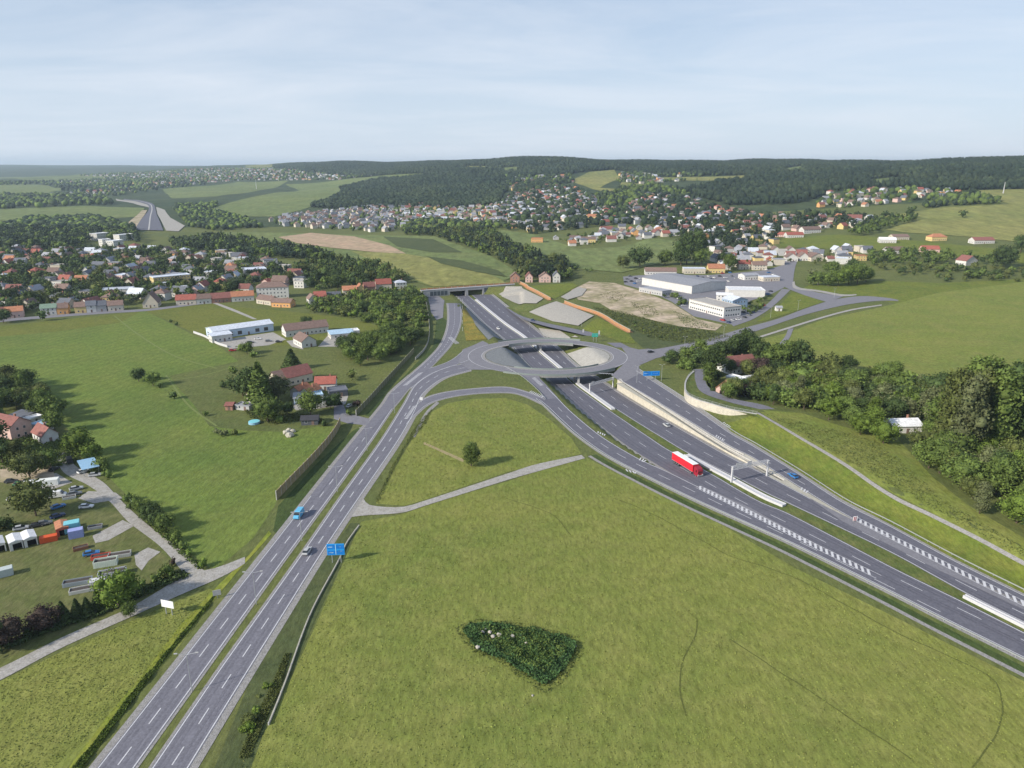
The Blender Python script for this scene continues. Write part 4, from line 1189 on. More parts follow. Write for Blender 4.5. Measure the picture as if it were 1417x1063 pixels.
# scattered houses with a known place
for a, b, d, h, kd, rs, wc, rc, lb in [
    ((428, 421), (440, 420), 10, 4, 'gy', 3.5, "white", "brown", "white gabled cottage left of the red roofed house, field corner"),
    ((436, 418), (452, 417), 10, 4.5, 'gx', 3.5, "cream", "red", "bright red roofed house at the field corner by the wood"),
    ((454, 416), (472, 415), 10, 3.5, 'gx', 3, "grey", "slate", "slate roofed bungalow right of the bright red roof"),
    ((475, 408), (494, 407), 9, 4, 'gx', 3, "cream", "orange", "cream house with orange roof above the wood strip"),
    ((496, 406), (504, 405.5), 9, 5, 'gy', 3, "yellow", "orange", "small yellow gabled house above the wood strip"),
    ((505, 404), (520, 403), 10, 4.5, 'gx', 3.5, "brick", "dark red", "dark red roofed house above the wood strip"),
    ((521, 401), (542, 400), 11, 5, 'gx', 4, "cream", "red", "wide red roofed house above the wood strip near portal"),
    ((548, 400), (563, 399), 10, 5.5, 'hip', 2, "white", "pale", "white house nearest the tunnel portal's left end"),
    ((706, 391), (719, 391), 9, 5.5, 'gy', 4, "brick", "brown", "brick gabled house right behind the tunnel portal"),
    ((727, 391), (737, 391), 9, 5.5, 'gy', 4, "pink", "dark red", "pink gabled house second in the brick house row"),
    ((746, 391), (762, 391), 9, 5.5, 'gy', 4, "pink", "brown", "wide pink gabled house third in the brick row"),
    ((765, 391), (775, 391), 9, 6.5, 'gy', 4, "white", "slate", "white gabled house at the right end of the brick row"),
    ((735, 336), (751, 336), 10, 6, 'flat', 0, "orange", "orange", "orange cube house at the left of the valley row"),
    ((788, 334), (803, 334), 12, 5, 'gx', 3, "yellow", "brown", "yellow house with brown roof in the valley row"),
    ((804, 336), (824, 336), 12, 5, 'gx', 3, "yellow", "brown", "long yellow house with brown roof right in the valley row"),
    ((813, 306), (825, 306), 14, 8, 'gx', 4, "yellow", "orange", "tall yellow fronted house with vivid orange roof on the slope")]:
    B(a, b, d, h, kd, rs, wc, rc, lb)
# pale blue hall and farms
B((296, 470), (379, 458), 15, 5.2, 'gx', 1.8, "pale blue", "pale", "long pale blue hall with white metal roof in the meadow", name="industrial_hall", cat="hall", winw=3, winh=2.6, step=6, **NO)
B((294, 475), (322, 471), 7, 4.4, 'shed', .9, "white", "pale", "white office annex in front of the pale blue hall", name="office_annex", cat="building", **NO)
o = empty("boundary_wall", (0, 0, 0)); tag(o, "low white boundary wall left of the pale blue hall", "wall")
mb = MB(); mb.wall(smoothline(P([(268, 461), (284, 467), (300, 476), (315, 481)])), 0, 1.5, .35); mb.obj("wall", M_CONCW, o)
B((396, 467), (455, 460), 11, 4.4, 'gx', 3.6, "white", "brown", "long brown roofed farm building beyond the meadow")
B((418, 482), (438, 479), 15, 4, 'gy', 3.4, "white", "brown", "white gabled wing in front of the brown roofed farm")
B((458, 470), (490, 467), 11, 3.2, 'shed', .6, "white", "light blue", "pale blue lean to shed right of the brown roofed farm", name="shed", cat="shed", **NO)
B((476, 466), (498, 464), 8, 3.0, 'flat', 0, "white", "white", "white flat roofed garage behind the pale blue shed", name="garage", cat="garage", **NO)
B((504, 473), (514, 472), 7, 3.0, 'gx', 1.6, "cream", "orange", "little orange roofed hut at the wood edge", name="hut", cat="hut", **NO)
B((384, 538), (399, 535), 10, 4.2, 'gx', 3.8, "cream", "brown", "old brown roofed barn at the orange roofed farm's left", name="barn", cat="barn", **NO)
B((399, 535), (433, 527), 10, 4.6, 'gx', 4.0, "cream", "dark red", "large dark red roofed barn of the near farm", name="barn", cat="barn", **NO)
B((402, 549), (415, 551), 9, 3.4, 'gy', 2.0, "white", "orange", "left of the twin orange gabled farmhouses")
B((415.5, 551), (429, 553), 9, 3.4, 'gy', 2.0, "white", "orange", "right of the twin orange gabled farmhouses")
B((436, 541), (464, 540), 9, 3.6, 'gx', 2.6, "white", "red", "white farmhouse with faded red roof beside the orange gables")
B((456, 551), (482, 548), 8, 2.9, 'flat', 0, "dark", "slate", "open dark shed with slate roof near the farm drive", name="shed", cat="shed", **NO)
B((407, 560), (432, 558), 8, 3.0, 'shed', .5, "pale blue", "grey", "low grey roofed outbuilding in the near farm yard", name="shed", cat="shed", **NO)
B((432, 557), (448, 555), 7, 3.0, 'flat', 0, "white", "light blue", "white shed with light blue roof in the farm yard", name="shed", cat="shed", **NO)
B((342, 556), (353, 563), 12, 4.0, 'gy', 3.4, "cream", "brown", "cream house with brown roof half hidden by dark conifers")
B((417, 589), (440, 588), 6, 2.4, 'gx', 1.1, "dark", "black", "dark low shed at the meadow below the farm", name="shed", cat="shed", **NO)
B((312, 568), (322, 568), 5, 2.3, 'gx', .9, "brick", "dark red", "small dark red shed left of the farm", name="shed", cat="shed", **NO)
B((326, 567), (345, 569), 5, 2.0, 'flat', 0, "grey", "grey", "small grey shed between dark red shed and conifers", name="shed", cat="shed", **NO)
# near left
B((-14, 604), (17, 611), 9, 6.0, 'gx', 3.2, "pink", "dark red", "pink two storey house with dark red roof, left edge")
B((60, 615), (82, 609), 10, 3.4, 'gy', 3.0, "white", "dark red", "white cottage with dark red gabled roof near the gravel lane")
B((14, 583), (34, 586), 6, 2.8, 'shed', .6, "grey", "slate", "slate roofed shed behind the pink house", name="shed", cat="shed", **NO)
B((34, 587), (42, 589), 6, 2.6, 'flat', 0, "white", "white", "tiny white hut at the dark wood edge", name="hut", cat="hut", **NO)
B((44, 596), (58, 599), 6, 2.8, 'flat', 0, "grey", "light blue", "pale blue roofed shed behind the white cottage", name="shed", cat="shed", **NO)
# industrial estate
B((888, 394), (957, 407), 46, 7.0, 'gx', 2.0, "white", "grey", "long white hall with wide grey roof at industrial estate", name="industrial_hall", cat="hall", detail=1, winw=2, winh=1.2, step=5, **NO)
B((884, 404), (916, 410), 12, 4.0, 'flat', 0, "grey", "grey", "low grey annex in front of the long white hall", name="office_annex", cat="building", **NO)
B((953, 427), (1001, 440), 17, 7.4, 'flat', 0, "white", "beige", "white two storey office block with beige roof above the road", name="office_block", cat="office", winw=1.5, winh=1.3, step=2.4, **NO)
B((991, 417), (1013, 418), 10, 5.5, 'curve', 1.4, "white", "white", "white building with curved roof behind the office block", name="industrial_hall", cat="hall", **NO)
B((1013, 427), (1034, 425), 13, 6.2, 'gy', 2.4, "blue", "pale", "blue gabled building right of the white office block", name="industrial_hall", cat="hall", **NO)
B((1008, 411), (1058, 412), 18, 6.0, 'flat', 0, "white", "white", "bright white flat roofed hall behind the blue gable", name="industrial_hall", cat="hall", detail=1, **NO)
B((893, 381), (936, 381), 12, 4.0, 'gx', 3.2, "white", "brown", "long brown roofed house behind the wide grey hall")
B((946, 379), (976, 379), 10, 5.2, 'flat', 0, "cream", "pale", "cream flat roofed house behind the grey hall", **NO)
B((980, 378), (1003, 378), 10, 5.0, 'gx', 4.0, "yellow", "orange", "yellow house with bright orange roof behind the car yard")
B((1022, 373), (1038, 373), 10, 6.0, 'gx', 3.6, "cream", "red", "cream house with red roof right of car yard trees")
B((1041, 374), (1061, 374), 10, 5.6, 'gx', 3.4, "cream", "brown", "cream house with brown roof next to the red one")
B((1030, 388), (1050, 387), 12, 4.5, 'gx', 1.5, "white", "grey", "small grey roofed workshop on the car yard", name="workshop", cat="workshop", **NO)
B((1056, 390), (1079, 389), 10, 4.0, 'flat', 0, "cream", "pale", "low cream workshop beside the upper road", name="workshop", cat="workshop", **NO)
B((1074, 431), (1082, 431), 3.5, 3.0, 'gx', 1.0, "white", "grey", "tiny white transformer hut in the grass triangle", name="transformer_hut", cat="hut", **NO)
# villa and garden right of the roundabout
B((1009, 519), (1047, 515), 12, 4.6, 'gx', 4.2, "white", "dark red", "dark red roofed villa among trees right of the roundabout")
B((1004, 528), (1024, 533), 6, 2.6, 'flat', 0, "white", "white", "white flat roofed carport in front of the dark red villa", name="carport", cat="carport", **NO)
B((1025, 533), (1050, 530), 5, 2.6, 'flat', 0, "grey", "white", "white topped pergola right of the villa's carport", name="carport", cat="carport", **NO)
B((990, 545), (1004, 547), 9, 3.2, 'gy', 2.4, "pink", "orange", "small pink house with orange roof behind the curved wall")
B((1096, 524), (1111, 526), 7, 3.0, 'gx', 1.6, "brick", "orange", "brick shed with orange roof in the wooded gardens", name="shed", cat="shed", **NO)
B((1236, 599), (1275, 601), 9, 3.2, 'gx', 1.8, "white", "white", "white roofed bungalow below the tall trees")
# right hamlet
for a, b, d, h, kd, rs, wc, rc, lb in [
    ((1217, 337), (1240, 337), 11, 5, 'gx', 2.5, "white", "white", "bright white house at the left of the hamlet"),
    ((1236, 333), (1258, 332), 12, 4.5, 'gx', 3, "cream", "brown", "cream house with brown roof above the bright white one"),
    ((1289, 334), (1310, 333), 12, 5, 'hip', 4, "yellow", "orange", "yellow house with orange hipped roof below the meadow"),
    ((1348, 338), (1376, 337), 12, 4.5, 'gx', 3.5, "white", "dark red", "long white house with dark red roof below the meadow"),
    ((1089, 330), (1112, 329), 12, 4.5, 'gx', 3.5, "white", "red", "white house with vivid red roof beside the village field"),
    ((1068, 328), (1086, 328), 11, 3.5, 'gx', 3, "pink", "red", "low pink house with red roof beside the village field"),
    ((1112, 324), (1136, 322), 12, 5.5, 'gx', 4, "white", "brown", "tall white brown roofed house by the village field"),
    ((1172, 308), (1192, 308), 12, 7, 'gx', 5, "cream", "dark red", "large crimson roofed house on the right slope"),
    ((1088, 362), (1104, 362), 14, 4.5, 'gy', 4.5, "white", "brown", "first of the white gabled houses in a row"),
    ((1106, 361), (1119, 361), 14, 4.5, 'gy', 4.5, "white", "brown", "second white gabled house in the row"),
    ((1122, 362), (1140, 361), 14, 4.5, 'gy', 4.5, "cream", "brown", "third gabled house in the row, cream front"),
    ((1185, 361), (1199, 361), 11, 5.5, 'flat', 0, "yellow", "orange", "small yellow cube house right of the gabled row"),
    ((1160, 362), (1178, 362), 12, 6, 'hip', 3, "white", "slate", "white villa with slate roof right of the gabled row"),
    ((1336, 368), (1352, 366), 12, 5, 'gy', 5, "white", "dark red", "white gabled house with dark red roof in the trees"),
    ((1228, 352), (1252, 351), 11, 4.5, 'gx', 3.5, "white", "brown", "white house with brown roof in the hedge trees"),
    ((1276, 350), (1300, 350), 11, 4.5, 'gx', 3.5, "pink", "red", "pink house with red roof in the hedge trees")]:
    B(a, b, d, h, kd, rs, wc, rc, lb)
NEXPL = NB[0]

# ------------------------------------------------------------ village houses by area
rnd = random.Random(11)


def inpoly(px, py, poly):
    poly = np.array(poly, float); n = len(poly); r = np.zeros(np.shape(px), bool)
    for i in range(n):
        x1, y1 = poly[i]; x2, y2 = poly[(i + 1) % n]
        if y1 == y2: continue
        c = ((y1 > py) != (y2 > py)) & (px < (x2 - x1) * (py - y1) / (y2 - y1) + x1)
        r ^= c
    return r


def scatter(poly, sp, seed, ymin=380, ymax=6000, jit=.42):
    """jittered grid of ground points whose pixels fall in the polygon"""
    r = np.random.RandomState(seed)
    pp = np.array(poly, float)
    pts = np.array([gp(*p) for p in poly])
    lo = pts.min(0) - 30; hi = pts.max(0) + 30
    lo[1] = max(lo[1], ymin); hi[1] = min(hi[1], ymax)
    gx, gy = np.meshgrid(np.arange(lo[0], hi[0], sp), np.arange(lo[1], hi[1], sp))
    gx = gx + (np.arange(gx.shape[0]) % 2)[:, None] * sp / 2
    gx = (gx + r.uniform(-jit, jit, gx.shape) * sp).ravel(); gy = (gy + r.uniform(-jit, jit, gy.shape) * sp).ravel()
    gzv = hg(gx, gy)
    px, py = proj(gx, gy, gzv)
    k = inpoly(px, py, poly)
    for c in CLEAR:
        if ymax > 1000: k &= ~inpoly(px, py, c)
    return np.c_[gx, gy, gzv, px, py][k]


V1 = [(-60, 440), (0, 436), (150, 426), (250, 414), (340, 408), (350, 395), (420, 400), (430, 388), (400, 374), (370, 362), (300, 352), (200, 346), (150, 346), (60, 348), (0, 348), (-60, 348)]
V2 = [(370, 307), (400, 300), (480, 291), (520, 288), (545, 300), (560, 312), (545, 322), (450, 318), (390, 312)]
V2b = [(520, 288), (580, 284), (640, 288), (700, 284), (720, 300), (690, 312), (620, 306), (560, 312)]
V3 = [(690, 285), (715, 264), (760, 256), (800, 262), (820, 272), (830, 290), (870, 285), (900, 268), (960, 275), (990, 290), (1060, 300), (1150, 297), (1200, 302), (1215, 318), (1160, 318), (1080, 322), (1060, 345), (1000, 372), (985, 345), (940, 330), (900, 312), (860, 310), (800, 318), (735, 325), (690, 310)]
V3b = [(745, 333), (800, 328), (850, 318), (900, 315), (945, 330), (905, 330), (860, 334), (830, 340), (770, 342)]
V4 = [(990, 372), (1000, 350), (1060, 346), (1110, 350), (1200, 346), (1215, 358), (1180, 366), (1100, 368), (1010, 374)]
V5 = [(1130, 285), (1150, 268), (1240, 262), (1330, 266), (1330, 272), (1280, 278), (1200, 286), (1150, 292)]
V6 = [(700, 246), (790, 244), (800, 252), (740, 258), (720, 262), (690, 268)]
V6b = [(835, 238), (860, 240), (1000, 244), (1000, 248), (900, 254), (905, 262), (880, 264), (850, 250)]
VF = [(60, 246), (180, 240), (300, 233), (380, 234), (440, 240), (510, 243), (530, 246), (460, 250), (400, 250), (330, 250), (240, 258), (150, 268), (70, 278), (60, 272), (120, 264), (160, 255), (60, 252)]
CAND = []
for vi, (poly, sp, keep) in enumerate(((V1, 21, .70), (V2, 18.5, .74), (V2b, 22, .7), (V3, 23, .62), (V3b, 20, .75), (V4, 19, .9), (V5, 30, .7), (V6, 30, .6), (V6b, 34, .5), (VF, 38, .7))):
    for q in scatter(poly, sp, 50 + vi, jit=.36):
        if rnd.random() > keep: continue
        if any((q[0] - f[0]) ** 2 + (q[1] - f[1]) ** 2 < (f[2] + 8.5) ** 2 for f in FOOT): continue
        if 95 < q[3] < 152 and 360 < q[4] < 432 and abs(q[3] - (100 + (q[4] - 362) * .62)) < 7: continue
        CAND.append((q, vi))
CAND.sort(key=lambda c: -1 / (c[0][1]))
NH = 270 - NEXPL
SIZES = [(10, 9, 4.2, 'gx', 3.6), (12, 9, 5.4, 'gx', 3.8), (9, 12, 4.4, 'gy', 4.2), (14, 10, 4.6, 'gx', 4.2), (11, 11, 6.2, 'hip', 3.0), (12, 10, 6.4, 'flat', 0.0), (8, 8, 3.4, 'gx', 2.6)]
WCH = ["white"] * 9 + ["cream"] * 6 + ["yellow"] * 2 + ["pink"] * 2 + ["grey", "orange"]
RCH = ["red"] * 2 + ["brown"] * 6 + ["dark red"] * 4 + ["orange"] * 1 + ["slate"] * 5 + ["grey"] * 5 + ["pale"] * 2
fV, fF, fM = [], [], []
ANG = {0: -.08, 1: .5, 2: .2, 3: .35, 4: .1, 5: -.1, 6: .3, 7: .2, 8: .2, 9: .1}
for k, (q, vi) in enumerate(CAND):
    s = list(rnd.choice(SIZES)); wc = rnd.choice(WCH); rc = rnd.choice(RCH)
    if s[3] == 'flat': rc = rnd.choice(["pale", "grey", "slate", "beige"])
    if vi == 1:
        s = [11, 9, 5.6, 'gx' if rnd.random() < .6 else 'gy', 3.6]; wc = rnd.choice(["white", "cream", "cream", "grey"]); rc = rnd.choice(["slate", "brown", "slate", "brown", "grey"])
    rz = ANG[vi] + rnd.choice([0, 0, math.pi / 2, -math.pi / 2]) + rnd.gauss(0, .12)
    x, y, z = q[0], q[1], q[2]
    if k < NH:
        det = 2 if k < 70 else 1
        r = building(x, y, z, rz, *s, wc=wc, rc=rc, detail=det, chimney=s[3] != 'flat')
        tag(r, None, "house")
        adj = {'flat': 'flat roofed ', 'hip': 'hipped ', 'gy': 'deep ', 'gx': ''}[s[3]]
        if s[0] == 14: adj = "long "
        if s[0] == 8: adj = "small "
        later_label(r, f"{adj}{wc} house, {rc} roof, {where(q[3], q[4])}", q[3], q[4], "village houses")
    else:
        FOOT.append((x, y, 7))
        for me, mi in ((wall_mesh(*s, wc), 'w' + wc), (roof_mesh(*s, rc), 'r' + rc)):
            c, sn = math.cos(rz), math.sin(rz)
            n = len(fV)
            for v in me.vertices:
                fV.append((x + c * v.co.x - sn * v.co.y, y + sn * v.co.x + c * v.co.y, z + v.co.z))
            for p in me.polygons:
                fF.append(tuple(i + n for i in p.vertices)); fM.append(mi)
if fV:
    keys = sorted(set(fM)); me = bpy.data.meshes.new("distant_houses"); me.from_pydata(fV, [], fF)
    for k in keys: me.materials.append(wallm(k[1:]) if k[0] == 'w' else roofm(k[1:]))
    me.polygons.foreach_set("material_index", [keys.index(k) for k in fM]); me.update()
    tag(link("distant_houses", me), "distant pale houses with red and brown roofs scattered on the hillsides", "distant houses", None, "stuff")
print("houses", NB[0], "stuff", len(CAND) - NH)
# ------------------------------------------------------------ trees
def leafmat(name, c, c2, tr=.0):
    far = "hill" in name or "needle" in name
    m = mat(name, c, .8, var=.30 if far else .22, scale=.006 if far else .35, c2=c2, spec=.12, rand=.22, island=.2 if far else .36)
    return m


LM_ = {"mid": leafmat("leaves_mid", (.085, .125, .030), (.105, .145, .036)), "dark": leafmat("leaves_dark", (.045, .072, .024), (.060, .088, .028)),
       "bright": leafmat("leaves_bright", (.105, .150, .026), (.085, .130, .024)), "grey": leafmat("leaves_grey", (.125, .140, .065), (.10, .12, .052)),
       "hill": leafmat("leaves_hill", (.022, .037, .021), (.046, .064, .030)), "purple": leafmat("leaves_purple", (.045, .030, .028), (.06, .045, .035)), "needle": leafmat("needles", (.020, .034, .020), (.027, .042, .022)),
       "nettle": leafmat("nettle_leaves", (.055, .105, .034), (.040, .080, .030)), "straw": leafmat("meadow_straw", (.24, .23, .085), (.20, .20, .065)), "tuft": leafmat("meadow_tuft", (.150, .180, .042), (.175, .192, .050)), "olive": leafmat("leaves_olive", (.098, .115, .034), (.080, .10, .030))}
M_BARK = mat("bark", (.10, .075, .055), .95, var=.25, scale=2, obj=True)


def ico(sub):
    bm = bmesh.new(); bmesh.ops.create_icosphere(bm, subdivisions=sub, radius=1)
    V = np.array([v.co[:] for v in bm.verts]); F = np.array([[v.index for v in f.verts] for f in bm.faces]); bm.free()
    return V, F


IC = {s: ico(s) for s in (1, 2)}


def lobes(kind, r, n):
    """centres and radii of the leaf masses of a crown, unit height"""
    L = []
    if kind == "broad":
        for i in range(n):
            t = r.uniform(0, 1); a = r.uniform(0, 6.283); z = .36 + .50 * t
            rad = .30 * math.sin(math.pi * min(1, (t * .85 + .15))) ** .7 * r.uniform(.45, 1)
            L.append((rad * math.cos(a), rad * math.sin(a), z, r.uniform(.13, .21) * (1.1 - .35 * t)))
        L.append((0, 0, .62, .27))
    elif kind == "round":
        for i in range(n):
            v = r.normal(size=3); v /= np.linalg.norm(v)
            L.append((v[0] * .30, v[1] * .30, .56 + v[2] * .24, r.uniform(.13, .19)))
        L.append((0, 0, .56, .34))
    elif kind == "tall":
        for i in range(n + 16):
            t = r.uniform(0, 1); a = r.uniform(0, 6.283)
            rad = .15 * math.sin(math.pi * (t * .8 + .15)) * r.uniform(.3, 1)
            L.append((rad * math.cos(a), rad * math.sin(a), .22 + .68 * t, r.uniform(.07, .12)))
        L += [(0, 0, .4, .15), (0, 0, .6, .15), (0, 0, .78, .11)]
    elif kind == "bush":
        for i in range(n):
            a = r.uniform(0, 6.283); rad = r.uniform(.1, .55)
            L.append((rad * math.cos(a), rad * math.sin(a), r.uniform(.25, .68) * (1.1 - rad * .6), r.uniform(.22, .34)))
        L.append((0, 0, .42, .45))
    return L


def crown(kind, seed, nleaf, ls, n=9, core=1):
    """leaf cards through the volume of the lobes over a rough core; returns verts, tris"""
    r = np.random.RandomState(seed); V, F = [], []; nv = 0
    if kind == "conifer":
        for lv in range(9):
            t = lv / 8; z0 = .08 + .80 * t; rad = .21 * (1 - t) ** .85 + .022; m = 9
            ang = np.arange(m) * 2 * np.pi / m + r.uniform(0, 6)
            rr = rad * r.uniform(.70, 1.15, m)
            ring = np.c_[rr * np.cos(ang), rr * np.sin(ang), z0 + r.uniform(-.015, .015, m)]
            top = np.array([[0, 0, z0 + .17]])
            V.append(np.vstack([ring, top])); F.append(np.array([[i, (i + 1) % m, m] for i in range(m)]) + nv); nv += m + 1
        cen = []
        for i in range(nleaf):
            t = r.uniform(0, 1) ** 1.2; rad = .22 * (1 - t) ** .9 + .01; a = r.uniform(0, 6.283)
            k = r.uniform(.7, 1.08); cen.append((rad * k * math.cos(a), rad * k * math.sin(a), .08 + .90 * t))
        cen = np.array(cen)
    else:
        L = lobes(kind, r, n)
        iv, jf = IC[core]
        for (x, y, z, q) in L:
            vv = iv * (q * .76) * r.uniform(.80, 1.15, (len(iv), 1)) + np.array([x, y, z])
            vv[:, 2] = np.maximum(vv[:, 2], .02)
            V.append(vv); F.append(jf + nv); nv += len(iv)
        w = np.array([l[3] ** 2 for l in L]); w /= w.sum()
        pick = r.choice(len(L), nleaf, p=w); d = r.normal(size=(nleaf, 3)); d /= np.linalg.norm(d, axis=1)[:, None]
        La = np.array(L)
        cen = La[pick, :3] + d * (La[pick, 3] * r.uniform(.80, 1.34, nleaf))[:, None]
        cen[:, 2] = np.maximum(cen[:, 2], .03)
    if nleaf:
        u = r.normal(size=(nleaf, 3)); u /= np.linalg.norm(u, axis=1)[:, None]
        w = r.normal(size=(nleaf, 3)); w -= (w * u).sum(1)[:, None] * u; w /= np.linalg.norm(w, axis=1)[:, None]
        s = (ls * r.uniform(.6, 1.3, nleaf))[:, None]
        q = np.stack([cen - u * s, cen + w * s * .8, cen + u * s, cen - w * s * .8], 1).reshape(-1, 3)
        V.append(q); b = np.arange(nleaf)[:, None] * 4 + nv
        F.append(np.hstack([b, b + 1, b + 2])); F.append(np.hstack([b, b + 2, b + 3]))
    return np.vstack(V), np.vstack(F)


def trunk_mesh(kind, seed):
    r = random.Random(seed); mb = MB()
    top = .85 if kind in ("conifer", "tall") else .5
    rad = .016 if kind in ("conifer", "tall") else .022
    mb.bar((0, 0, -.03), (r.uniform(-.01, .01), r.uniform(-.01, .01), top * .5), rad * 2, n=7, w2=rad * 1.5)
    mb.bar((0, 0, top * .5), (r.uniform(-.03, .03), 0, top), rad * 1.5, n=6, w2=rad * .6)
    if kind not in ("conifer", "bush", "tall"):
        for k in range(4):
            a = r.uniform(0, 6.28); mb.bar((0, 0, top * .45 + .04 * k), (.16 * math.cos(a), .16 * math.sin(a), top * .75 + .07 * k), rad * .9, n=5, w2=rad * .4)
    return fixed(mb, "trunk", [M_BARK])


PROTO = {}
for kind, nv_, nl, ls in (("broad", 5, 2400, .024), ("round", 4, 2200, .024), ("tall", 4, 3000, .0165), ("conifer", 3, 900, .024), ("bush", 4, 700, .055)):
    for s in range(nv_):
        V, F = crown(kind, 10 * s + 3, nl, ls, n={"broad": 13, "round": 18, "tall": 14, "bush": 7}.get(kind, 9))
        for c in LM_:
            PROTO[kind, s, c] = None
        PROTO[kind, s] = (V, F)
    PROTO[kind, 'n'] = nv_
TRK = {k: trunk_mesh(k, 5) for k in ("broad", "round", "tall", "conifer", "bush")}


def crown_mesh(kind, s, c):
    if PROTO.get((kind, s, c)) is None:
        V, F = PROTO[kind, s]
        PROTO[kind, s, c] = mesh_np("crown", V, F, [LM_[c]])
    return PROTO[kind, s, c]


# far trees are sparse versions, gathered into one mesh per wood
LOW = {}
for kind in ("broad", "conifer", "bush", "tall", "round"):
    for s in range(5):
        n = {"broad": 4, "round": 4, "tall": 4, "bush": 3, "conifer": 0}[kind]
        LOW[kind, s, 1] = crown(kind, 70 + s, 60, .075, n=n)
        r = np.random.RandomState(s); iv, jf = IC[1]
        if kind == "conifer":
            V, F = crown("conifer", 70 + s, 0, 0)
            keep = np.arange(0, 9, 2)
            LOW[kind, s, 0] = (np.vstack([V[k * 10:(k + 1) * 10] for k in keep]), np.vstack([F[k * 9:(k + 1) * 9] - k * 10 + i * 10 for i, k in enumerate(keep)]))
        else:
            w = {"bush": .7, "tall": .26}.get(kind, .42)
            LOW[kind, s, 0] = (iv * r.uniform(.68, 1.25, (len(iv), 1)) * np.array([w, w, .46]) + np.array([0, 0, .5]), jf)

TREES = []      # (x, y, z, height, widthfactor, kind, colour, px, py)


def T(px, py, hp, kind="broad", col="mid", wf=1.0, at=None):
    """tree with its foot at a pixel, hp = height in pixels of the photograph"""
    x, y = gp(px, py) if at is None else at
    z = float(hg(x, y)); dist = math.sqrt(x * x + y * y + CAM_H ** 2)
    TREES.append((x, y, z, hp * dist / FPX / .92, wf, kind, col, px, py))


